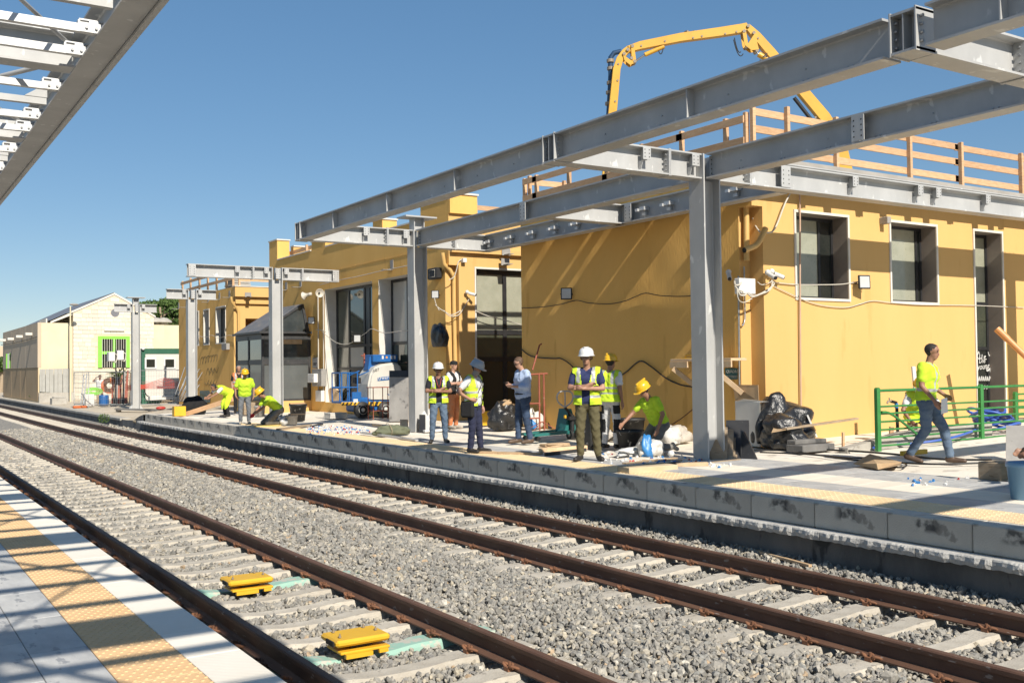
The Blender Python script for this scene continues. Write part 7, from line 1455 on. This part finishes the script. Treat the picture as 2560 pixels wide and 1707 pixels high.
def capsule(mb, a, b, r1, r2, n=12):
    a, b = V(a), V(b); d = b-a; L = d.length; d = d.normalized() if L > 1e-5 else V((0, 0, 1)); x = d.orthogonal().normalized(); y = d.cross(x); rings = []
    for t in (90, 60, 30, 0): rings.append((a-d*r1*math.sin(R(t)), r1*math.cos(R(t))))
    for t in (0, 30, 60, 90): rings.append((b+d*r2*math.sin(R(t)), r2*math.cos(R(t))))
    vs = [c+(x*math.cos(2*math.pi*k/n)+y*math.sin(2*math.pi*k/n))*max(r, 1e-4) for c, r in rings for k in range(n)]
    mb.add(vs, [(i*n+k, i*n+(k+1) % n, (i+1)*n+(k+1) % n, (i+1)*n+k) for i in range(len(rings)-1) for k in range(n)], 0, True)
def person(base, rel, H, label, pose, wear, vox=.0115, group='people on the building site', helmet=None, hair=HR_dark, skin=0, vest=None, bands=True, opening=.05, glasses=None, beard=None, extra=None, cap=None, long_sleeve=False, sleeve_roll=False, slim=1.0, tshirt_len=0.0, patches=None, gloves=None):
    """one continuous body grown from tapered limbs, facing rel degrees right of the camera; clothes are separate shells"""
    J = {k: V(v) for k, v in {**STAND, **pose}.items() if k != 'flat'}; s = H/1.75; to = V((-base[0], -base[1], 0)).normalized(); cr = V((-to.y, to.x, 0))
    fw = to*math.cos(R(rel))+cr*math.sin(R(rel)); rt = V((fw.y, -fw.x, 0)); t = thing('person', base, label, 'person', group)
    M3 = Matrix(((rt.x, fw.x, 0), (rt.y, fw.y, 0), (0, 0, 1)))
    caps = []
    def C(tag_, a, b, r1, r2): caps.append((tag_, V(a), V(b), r1*slim*1.07 if tag_ in ('shirt', 'hem') else r1*1.06 if tag_ == 'pants' else r1, r2*slim*1.07 if tag_ in ('shirt', 'hem') else r2*1.08 if tag_ == 'pants' else r2))
    up = (J['neck']-J['pel']).normalized(); rx = (J['sR']-J['sL']).normalized(); rx = (rx-up*rx.dot(up)).normalized(); fy = up.cross(rx); Ls = (J['neck']-J['pel']).length
    def T(x, y, z): return J['pel']+rx*x+fy*y+up*(z*Ls/.52)
    for sx in (-1, 1): C('shirt', T(sx*.075, .0, .10), T(sx*.09, .0, .40), .112, .118); C('shirt', T(sx*.02, 0, .46), J['sR' if sx > 0 else 'sL']-rx*sx*.02, .062, .066)
    C('shirt', T(-.06, .015, .18), T(.06, .015, .18), .118, .118); C('shirt', T(-.07, .02, .34), T(.07, .02, .34), .122, .122); C('hem', T(-.07, -.005, .04), T(.07, -.005, .04), .120, .120)
    C('pants', J['pR']+V((-.01, -.02, .0)), J['pL']+V((.01, -.02, .0)), .112, .112)
    C('skin', J['neck']-up*.03, J['head']-V((0, .01, .05)), .056, .054)
    h = J['head']; hf = V(pose.get('hf', STAND['hf'])).normalized(); hr_ = V((1, 0, 0)) if abs(hf.x) < .8 else V((0, -1, 0)); hr_ = (hr_-hf*hr_.dot(hf)).normalized(); hu = hr_.cross(hf); 
    def HD(x, y, z): return h+hr_*x+hf*y+hu*z
    C('skin', HD(0, -.02, .035), HD(0, .015, .03), .084, .080); C('skin', HD(0, .03, -.045), HD(0, .04, -.075), .060, .046); C('skin', HD(0, .085, .0), HD(0, .098, -.022), .012, .015); C('skin', HD(0, .078, -.055), HD(0, .080, -.056), .018, .018)
    for sx in (-1, 1): C('skin', HD(sx*.080, -.005, .015), HD(sx*.082, -.01, -.02), .015, .011)
    for S in ('R', 'L'):
        sx = 1 if S == 'R' else -1; sh, el, wr, hd = J['s'+S], J['e'+S], J['w'+S], J['h'+S]; md = sh.lerp(el, .62)
        if long_sleeve: C('shirt', sh, el, .060, .050); C('shirt', el, el.lerp(wr, .45 if sleeve_roll else .95), .050, .046 if sleeve_roll else .036); C('skin', el, wr, .040, .027)
        else: C('shirt', sh, md, .062, .060); C('skin', sh.lerp(el, .4), el, .046, .040); C('skin', el, wr, .041, .027)
        d = (hd-wr).normalized(); n = d.orthogonal(); side = V((sx, 0, 0)); side = (side-d*side.dot(d)); side = side.normalized() if side.length > .1 else d.orthogonal().normalized(); pl = d.cross(side); gt = 'glove' if gloves else 'skin'
        C(gt, wr, wr+d*.075, .028, .033); C(gt, wr+d*.03+pl*.018, wr+d*.07+pl*.022, .018, .020); C(gt, wr+d*.03-pl*.018, wr+d*.07-pl*.022, .018, .020)
        for k, (o, l) in enumerate(((-.030, .060), (-.010, .072), (.010, .066), (.028, .050))):
            a = wr+d*.085+pl*o; b = a+d*l*.55-side*.008; C(gt, a, b, .0105, .0098); C(gt, b, b+d*l*.4-side*.022, .0098, .0085)
        th = wr+d*.03-pl*.03; C(gt, th, th+d*.035-pl*.022-side*.012, .014, .012); C(gt, th+d*.035-pl*.022-side*.012, th+d*.062-pl*.02-side*.02, .0115, .0095)
        hp, kn, an, to_ = J['p'+S], J['k'+S], J['a'+S], J['t'+S]
        C('pants', hp, kn, .097, .070); C('pants', kn, an+(kn-an)*.10, .069, .056); C('shoe', an-V((0, .035, .03)) if pose.get('flat', True) else an, to_, .046, .040); C('shoe', an+V((0, 0, .03)), an, .048, .046)
    mb = MB()
    for _, a, b, r1, r2 in caps: capsule(mb, a, b, r1, r2)
    me = mb.mesh('body', []); ob = bpy.data.objects.new('body', me); COL.objects.link(ob); md_ = ob.modifiers.new('r', 'REMESH'); md_.mode = 'VOXEL'; md_.voxel_size = vox; dg_ = bpy.context.evaluated_depsgraph_get(); m2 = bpy.data.meshes.new_from_object(ob.evaluated_get(dg_)); bpy.data.objects.remove(ob); bpy.data.meshes.remove(me)
    nv = len(m2.vertices); P = np.empty(nv*3); m2.vertices.foreach_get('co', P); P = P.reshape(-1, 3); ne = len(m2.edges); E = np.empty(ne*2, dtype=np.int64); m2.edges.foreach_get('vertices', E); E = E.reshape(-1, 2); deg = np.bincount(E.ravel(), minlength=nv)[:, None]
    for _ in range(3):
        Q = np.zeros_like(P); np.add.at(Q, E[:, 0], P[E[:, 1]]); np.add.at(Q, E[:, 1], P[E[:, 0]]); P = .45*P+.55*Q/np.maximum(deg, 1)
    nf = len(m2.polygons); F = np.empty(nf*4, dtype=np.int64); m2.polygons.foreach_get('vertices', F); F = F.reshape(-1, 4); ctr = P[F].mean(1)
    A = np.array([c[1] for c in caps]); B = np.array([c[2] for c in caps]); r1 = np.array([c[3] for c in caps]); r2 = np.array([c[4] for c in caps]); D = B-A; L2 = np.maximum((D*D).sum(1), 1e-9)
    def near(pts):
        out = np.empty(len(pts), int)
        for i in range(0, len(pts), 20000):
            q = pts[i:i+20000]; u = np.clip(((q[:, None]-A[None])*D[None]).sum(2)/L2[None], 0, 1); dd = np.linalg.norm(q[:, None]-(A[None]+u[..., None]*D[None]), axis=2)-(r1+(r2-r1)*u); out[i:i+20000] = dd.argmin(1)
        return out
    tags = np.array([c[0] for c in caps])[near(ctr)]
    slots = ['skin', 'shirt', 'pants', 'shoe', 'patch', 'glove']; mats_ = [skin_m(skin), wear['shirt'], wear['pants'], wear['shoe'], C_black, gloves or skin_m(skin)]
    mi = np.array([slots.index('shirt' if q == 'hem' else q) for q in tags])
    # cloth folds: small random swell on clothes only
    clothv = np.zeros(nv); clothv[F[(mi == 1) | (mi == 2)].ravel()] = 1; wob = np.sin(P[:, 2]*46+np.sin(P[:, 0]*30)*2.2+P[:, 1]*17)*.0035+np.sin(P[:, 2]*95+P[:, 0]*60)*.0016
    fn = np.cross(P[F[:, 1]]-P[F[:, 0]], P[F[:, 3]]-P[F[:, 0]]); vn = np.zeros_like(P)
    for k in range(4): np.add.at(vn, F[:, k], fn)
    vn /= np.maximum(np.linalg.norm(vn, axis=1, keepdims=True), 1e-9); P = P+vn*(wob*clothv)[:, None]
    tz = ((ctr-np.array(J['pel']))@np.array(up))*(.52/Ls); tx = (ctr-np.array(J['pel']))@np.array(rx); ty = (ctr-np.array(J['pel']))@np.array(fy)
    if patches == 'knee':
        for S in ('R', 'L'): kq = np.array(J['k'+S]); mi[(mi == 2) & (np.abs(ctr[:, 2]-kq[2]+.06) < .13) & (ctr[:, 0]*(1 if S == 'R' else -1) > kq[0]*(1 if S == 'R' else -1)-.03)] = 4
        mi[(mi == 2) & (ctr[:, 2] > .66) & (ctr[:, 2] < .82) & (np.abs(ctr[:, 0]) > .10) & (ctr[:, 1] > -.10)] = 4
    if patches == 'shirtband': mi[(mi == 1) & (((tz > .12) & (tz < .165)) | ((tz > .165) & (np.abs(np.abs(tx)-.10) < .022)))] = 5; mats_[5] = C_band
    MW = np.array(M3)*s
    def emit(name, idx, mats__, mi_, off=0., parent=t):
        f = F[idx]; uq, inv = np.unique(f, return_inverse=True); q = P[uq]+vn[uq]*(off if np.isscalar(off) else off[uq][:, None]); o = big_mesh(name, q@MW.T, inv.reshape(-1, 4), mats__, True); o.data.polygons.foreach_set('material_index', mi_.astype(np.int32)); o.parent = parent; return o
    emit('body', np.arange(nf), mats_, mi)
    torso = np.isin(tags, ['shirt', 'hem', 'pants']) & (tz > -.04) & (tz < .56) & (np.abs(tx) < .215) & ~((tags == 'pants') & (tz < -.04)) & (ctr@np.ones(3)*0 == 0)
    arm = np.zeros(nf, bool)
    for S in ('R', 'L'): arm |= np.linalg.norm(ctr-np.array(J['s'+S].lerp(J['e'+S], .45)), axis=1) < .10
    if vest is not None:
        sel = torso & ~arm & ~((ty > .02) & (np.abs(tx) < opening+.035*np.clip((tz-.30)/.2, 0, 1)) & (tz > -.1))
        if not opening: sel = torso & ~arm & ~((ty > .0) & (tz > .42) & (np.abs(tx) < .05))
        off = .016+.020*np.clip((.12-((P-np.array(J['pel']))@np.array(up))*(.52/Ls))/.16, 0, 1); z_ = tz[sel]; x_ = np.abs(tx[sel]); b_ = ((z_ > .06) & (z_ < .11)) | ((z_ > .19) & (z_ < .24)) if vest != 'two' else ((z_ > .10) & (z_ < .14)) | ((z_ > .20) & (z_ < .24))
        b_ |= (np.abs(x_-.115) < .024) & (z_ > .30)
        emit('vest', sel, [wear.get('vest', C_hiv), C_band], b_ & bands, off)
    hd_ = (ctr-np.array(h)); hz, hy, hx = hd_@np.array(hu), hd_@np.array(hf), hd_@np.array(hr_); isH = (tags == 'skin') & (np.linalg.norm(hd_, axis=1) < .19)
    if hair is not None and not cap:
        sel = isH & ((hz > .055+.04*(hy > .05)) | ((hy < -.005+.02*(hz > .02)) & (hz > -.055))) & ~((hy > .045) & (hz < .075)); emit('hair', sel, [hair], np.zeros(sel.sum()), .010)
    if beard is not None:
        sel = isH & (hz < -.035) & (hy > .0) & (hz > -.13) & ~((np.abs(hx) < .022) & (hz > -.062) & (hz < -.045)); emit('beard', sel, [beard], np.zeros(sel.sum()), .007)
    Hm = Matrix((( hr_.x, hf.x, hu.x, h.x), (hr_.y, hf.y, hu.y, h.y), (hr_.z, hf.z, hu.z, h.z), (0, 0, 0, 1))); Wm = Matrix(((MW[0][0], MW[0][1], 0, 0), (MW[1][0], MW[1][1], 0, 0), (0, 0, s, 0), (0, 0, 0, 1))) @ Hm
    def face_piece(name, q, m):
        o = q.build(name, m, t, True); o.data.transform(Wm); return o
    if helmet is not None:
        q = MB(); q.lathe([(.128, .045), (.126, .075), (.118, .11), (.098, .142), (.06, .164), (0, .172)], 24, M=Matrix.Diagonal((.93, 1.10, 1, 1)).to_4x4()); q.lathe([(.128, .045), (.146, .038), (.147, .031), (.120, .036)], 24, M=Matrix.Diagonal((.93, 1.10, 1, 1)).to_4x4())
        q.prism([(-.085, .105), (.085, .105), (.075, .175), (.04, .20), (0, .207), (-.04, .20), (-.075, .175)], .026, .034, 'z'); q.box((-.014, -.12, .150), (.014, .10, .176)); face_piece('helmet', q, helmet)
    if cap is not None:
        q = MB(); q.lathe([(.094, .03), (.095, .07), (.085, .105), (.05, .125), (0, .13)], 20, M=Matrix.Diagonal((.98, 1.1, 1, 1)).to_4x4()); q.prism([(-.07, -.09), (.07, -.09), (.06, -.16), (0, -.175), (-.06, -.16)], .032, .040, 'z'); face_piece('cap', q, cap)
    q = MB()
    for sx in (-1, 1): q.sphere((sx*.032, .081, .012), .0105, 8, 6, sc=(1.3, .7, .7))
    face_piece('eyes', q, M_ink)
    q = MB()
    for sx in (-1, 1): q.box((sx*.034-.018, .082, .030), (sx*.034+.018, .090, .037))
    face_piece('eyebrows', q, hair or HR_dark)
    q = MB(); q.box((-.022, .092, -.060), (.022, .099, -.055)); face_piece('mouth', q, mat('lips', (.25, .09, .07), rough=.6))
    if glasses == 'sun':
        q = MB()
        for sx in (-1, 1): q.sphere((sx*.034, .090, .010), .026, 10, 6, sc=(1.15, .35, .8)); q.tube([(sx*.06, .085, .018), (sx*.086, .0, .015)], .004, 5)
        q.box((-.012, .096, .012), (.012, .100, .018)); face_piece('sunglasses', q, M_ink)
    elif glasses:
        q = MB()
        for sx in (-1, 1): q.tube([(sx*.034+.024*math.cos(a), .096, .010+.018*math.sin(a)) for a in [2*math.pi*k/10 for k in range(10)]], .0025, 4, closed=True); q.tube([(sx*.058, .094, .016), (sx*.086, .0, .015)], .0025, 4)
        q.tube([(-.010, .098, .013), (.010, .098, .013)], .0025, 4); face_piece('glasses', q, M_ink)
    t['_s'] = s
    def L(x, y, z): return V(base)+rt*x*s+fw*y*s+V((0, 0, z*s))
    return t, L
w = lambda a, b, c, v=None: {'shirt': a, 'pants': b, 'shoe': c, **({'vest': v} if v else {})}
def PGv(x, y): p = PG(x, y); p.z += .0; return p
# the five men in front
t, L = person(PGv(1097, 1107), 6, 1.62, 'man in white helmet and dark glasses, arms folded, red lanyard and jeans', {**CROSS, 'tR': (.20, .13, .035), 'tL': (-.20, .13, .035), 'kR': (.13, .03, .49), 'aR': (.15, -.02, .085), 'kL': (-.13, .02, .49), 'aL': (-.15, -.02, .085)}, w(C_polo, C_jean, S_dark), helmet=H_white, vest=True, glasses='sun', opening=.065, skin=1)
q = MB(); q.tube([L(-.06, .10, 1.44), L(-.03, .142, 1.30), L(.0, .150, 1.22), L(.03, .142, 1.30), L(.06, .10, 1.44)], .006, 5); q.build('lanyard', M_redp, t)
t, L = person(PGv(1186, 1131), 62, 1.68, 'bearded man in grey helmet and open vest looking down, hand on hip', {'head': (0, .065, 1.60), 'hf': (0, 1, -.45), 'eR': (.40, -.12, 1.16), 'wR': (.25, .05, 1.02), 'hR': (.17, .12, .99), 'kL': (-.10, .05, .49), 'aL': (-.11, .08, .085), 'tL': (-.12, .27, .035)}, w(C_whitec, C_navy, S_dark), helmet=H_grey, vest=True, beard=HR_grey, glasses='clear', opening=.09, skin=0)
q = MB(); q.tube([L(-.14, .03, 1.46), L(-.02, .155, 1.28), L(.12, .12, 1.06), L(.2, .02, .95)], .009, 6); q.tube([L(-.14, -.02, 1.46), L(.0, -.15, 1.25), L(.16, -.10, .98)], .009, 6); Mr = L(.21, -.02, .84); q2 = MB(); fwv = (L(0, 1, 0)-L(0, 0, 0)).normalized(); rtv = (L(1, 0, 0)-L(0, 0, 0)).normalized()
bag = thing('shoulder_bag', Mr, 'black shoulder bag hanging at the hip of the bearded man', 'bag'); q.build('strap', M_black, bag); BM = Matrix(((fwv.x, rtv.x, 0, Mr.x), (fwv.y, rtv.y, 0, Mr.y), (0, 0, 1, Mr.z), (0, 0, 0, 1))); q2.bbox((-.13, -.04, -.16), (.13, .05, .14), .03, M=BM); q2.build('pouch', C_black, bag)
t, L = person(PGv(1308, 1108), -62, 1.74, 'man in pale blue shirt and jeans looking down at his phone', {'head': (0, .075, 1.60), 'hf': (0, 1, -.55), 'eR': (.235, .02, 1.13), 'wR': (.10, .26, 1.15), 'hR': (.05, .34, 1.19), 'eL': (-.235, .02, 1.13), 'wL': (-.09, .27, 1.14), 'hL': (-.04, .35, 1.18), 'kR': (.11, .04, .49), 'aR': (.11, .05, .085), 'tR': (.12, .24, .035), 'kL': (-.11, -.02, .49), 'aL': (-.12, -.10, .085), 'tL': (-.13, .08, .035)}, w(C_blueshirt, C_jean2, S_brown), hair=HR_brown, glasses='clear', skin=2, long_sleeve=True, sleeve_roll=True, slim=1.06)
ph = L(.0, .38, 1.215); q = MB(); q.bbox((ph.x-.035, ph.y-.06, ph.z-.004), (ph.x+.035, ph.y+.06, ph.z+.006), .003); solid('phone', q, M_ink, 'dark phone held by the man in the blue shirt', 'phone')
q = MB(); zb_ = 1.0; q.tube([L(.185*math.cos(a), .135*math.sin(a)-.005, .985) for a in [2*math.pi*k/16 for k in range(16)]], .02, 6, closed=True); q.build('belt', M_ink, t)
t, L = person(PGv(1470, 1152), -8, 1.80, 'tall man in white helmet, navy polo and olive trousers, arms folded', {**CROSS, 'hf': (.1, 1, -.03), 'tR': (.18, .14, .035), 'tL': (-.24, .09, .035), 'aR': (.12, -.02, .085), 'kL': (-.13, .02, .49), 'aL': (-.16, -.03, .085)}, w(C_polo2, C_olive, S_dark), helmet=H_white, vest=True, glasses='clear', opening=.06, skin=0)
t, L = person(PGv(1528, 1121), 150, 1.68, 'man in yellow helmet seen from behind, green vest and white work trousers', {'hf': (.35, 1, -.05), 'eR': (.245, -.06, 1.13), 'wR': (.25, .0, .88), 'hR': (.25, .03, .78), 'tR': (.18, .13, .035)}, w(C_whitec, cloth('white_work_trousers', (.58, .58, .58)), S_dark), helmet=H_yellow, vest='two', opening=0, skin=1, patches='knee')
t, L = person(PGv(1134, 1071), 55, 1.66, 'man in black cap and orange trousers with folded arms behind the others', {**CROSS}, w(C_whitec, C_orange, S_pale, C_black), cap=C_black, vest=True, bands=False, opening=.06, skin=2)
# kneeling mason
KN = dict(pel=(0, -.16, .46), pR=(.10, -.15, .44), pL=(-.10, -.15, .44), kR=(.16, .26, .085), kL=(-.16, .24, .085), aR=(.13, -.26, .10), aL=(-.13, -.28, .10), tR=(.13, -.36, .05), tL=(-.13, -.38, .05), flat=False)
t, L = person(PGv(1640, 1131), -48, 1.72, 'kneeling mason in yellow helmet and bright shirt reaching into a bucket', {**KN, 'pel': (0, -.10, .50), 'pR': (.10, -.08, .48), 'pL': (-.10, -.08, .48), 'neck': (-.02, .16, .95), 'head': (-.02, .28, 1.10), 'hf': (.05, 1, -.6), 'sR': (.16, .13, .90), 'sL': (-.20, .15, .93), 'eR': (.27, .30, .68), 'wR': (.26, .52, .52), 'hR': (.25, .60, .46), 'eL': (-.30, .10, .68), 'wL': (-.26, .18, .44), 'hL': (-.25, .22, .34)}, w(C_hivt, C_grey, S_pale), helmet=H_yellow, skin=1)
# men at the far work place
t, L = person(PGv(612, 1060), 4, 1.60, 'smiling worker in yellow helmet and yellow shirt standing in dusty jeans', {'neck': (0, .06, 1.44), 'head': (0, .13, 1.59), 'hf': (0, 1, -.2), 'sR': (.20, .05, 1.39), 'sL': (-.20, .05, 1.39), 'eR': (.29, .03, 1.12), 'wR': (.28, .10, .90), 'eL': (-.29, .02, 1.12), 'wL': (-.27, .12, .88), 'hL': (-.25, .16, .80), 'kR': (.13, .03, .49), 'kL': (-.12, .03, .49)}, w(C_hivt, C_jeang, S_pale), helmet=H_yellow, skin=1, slim=1.1)
t, L = person(PGv(684, 1063), -72, 1.70, 'worker in yellow helmet and red gloves kneeling to lay tiles', {**KN, 'neck': (0, .24, .82), 'head': (0, .38, .93), 'hf': (0, 1, -.75), 'sR': (.18, .22, .78), 'sL': (-.18, .22, .78), 'eR': (.22, .36, .52), 'wR': (.12, .56, .34), 'hR': (.09, .64, .26), 'eL': (-.22, .38, .52), 'wL': (-.10, .60, .34), 'hL': (-.06, .68, .26)}, w(C_hivt, C_grey, S_dark), helmet=H_yellow, skin=1, gloves=mat('red_glove', (.55, .03, .03), rough=.8))
t, L = person(PGv(566, 1042), -65, 1.66, 'dark haired worker bending low over the sloping plank', {'pel': (0, -.12, .84), 'pR': (.09, -.10, .82), 'pL': (-.09, -.10, .82), 'neck': (0, .32, 1.03), 'head': (0, .47, 1.05), 'hf': (0, 1, -.45), 'sR': (.18, .28, 1.0), 'sL': (-.18, .28, 1.0), 'eR': (.22, .46, .82), 'wR': (.14, .66, .70), 'hR': (.11, .74, .66), 'eL': (-.22, .46, .82), 'wL': (-.14, .66, .70), 'hL': (-.11, .74, .66), 'kR': (.12, .05, .46), 'kL': (-.12, .05, .46)}, w(C_whitec, C_black, S_dark), vest=True, bands=False, opening=0, skin=1, vox=.014)
t, L = person(PGv(597, 1034), 8, 1.70, 'grey haired man in orange vest half hidden behind the smiling worker', {}, w(C_black, C_black, S_dark, C_orange), hair=HR_grey, vest=True, opening=.05, skin=0, vox=.015)
t, L = person(PGv(640, 1027), -12, 1.72, 'man in sunglasses and green vest standing in the shade by the vestibule', {}, w(C_hivt, C_olive, S_dark, C_hiv), glasses='sun', vest=True, opening=.03, skin=1, vox=.015)
p = PZ(250, 1013, zg(11.3, 60)); t, L = person((p.x, p.y, zg(p.x, p.y)), -10, 1.72, 'man in white shirt and tan trousers behind the fence, hand at his head', {'eR': (.36, .10, 1.38), 'wR': (.18, .16, 1.58), 'hR': (.10, .15, 1.64), 'eL': (-.26, .0, 1.14), 'wL': (-.20, .16, 1.0), 'hL': (-.15, .22, .98)}, w(C_whitec, C_tan, S_pale), skin=1, vox=.018)
# walker, man behind the railing, man at the edge
t, L = person(PGv(2318, 1158), 78, 1.74, 'short haired man in yellow shirt and jeans walking along the front wall', {'neck': (0, .05, 1.45), 'head': (0, .10, 1.615), 'hf': (0, 1, -.15), 'pR': (.092, .02, .90), 'kR': (.11, .02, .50), 'aR': (.11, -.22, .13), 'tR': (.12, -.06, .04), 'kL': (-.10, .22, .50), 'aL': (-.10, .30, .09), 'tL': (-.11, .48, .045), 'eR': (.25, .00, 1.13), 'wR': (.25, .17, .92), 'hR': (.24, .22, .83), 'eL': (-.24, .03, 1.13), 'wL': (-.22, .22, .98), 'hL': (-.18, .30, .94)}, w(C_hivt, C_jean, S_brown), patches='shirtband', skin=1, slim=1.08)
pp_ = L(.20, .30, .83); q = MB(); slab(q, [pp_+V((-.09, 0, -.10)), pp_+V((.11, .03, -.08)), pp_+V((.10, .03, .13)), pp_+V((-.08, 0, .11))], .003); solid('paper_sheet', q, M_paper, 'white sheet of paper held by the walking man', 'paper')
c = PY(2296, 1100, YR+.55); t, L = person((c.x, c.y, zp(c.x)-.06), 18, 1.70, 'worker in yellow helmet crouching behind the walking man and the railing', {**KN, 'pel': (0, -.05, .50), 'pR': (.10, -.04, .48), 'pL': (-.10, -.04, .48), 'neck': (.02, .14, .93), 'head': (.03, .25, 1.06), 'hf': (.3, 1, -.7), 'sR': (.19, .12, .89), 'sL': (-.17, .12, .89), 'eR': (.33, .20, .62), 'wR': (.24, .36, .42), 'hR': (.2, .42, .36), 'eL': (-.36, .18, .66), 'wL': (-.30, .40, .50), 'hL': (-.25, .46, .44)}, w(C_whitec, C_brownp, S_pale, C_hiv), helmet=H_yellow, vest=True, bands=False, opening=0, skin=1, vox=.013)
q = MB(); a, b = PY(2274, 975, YR+.75), PY(2283, 916, YR+.9); solid('white_plank', MB().bar(PY(2292, 1010, YR+.85), b, .09, .03), M_white, 'white plank standing above the crouching worker', 'plank')
c = PG(2690, 1215); t, L = person((c.x, c.y, c.z), -75, 1.70, 'worker in bright vest cut by the right edge of the view', {**KN, 'neck': (0, .20, .84), 'head': (0, .34, .97), 'hf': (0, 1, -.6), 'sR': (.18, .18, .80), 'sL': (-.18, .18, .80), 'eR': (.24, .34, .56), 'wR': (.16, .54, .42), 'hR': (.14, .62, .38), 'eL': (-.24, .34, .56), 'wL': (-.16, .54, .42), 'hL': (-.14, .62, .38)}, w(C_hivt, C_black, S_dark, C_hiv), helmet=H_yellow, vest=True, bands=False, opening=0, skin=1, vox=.014)
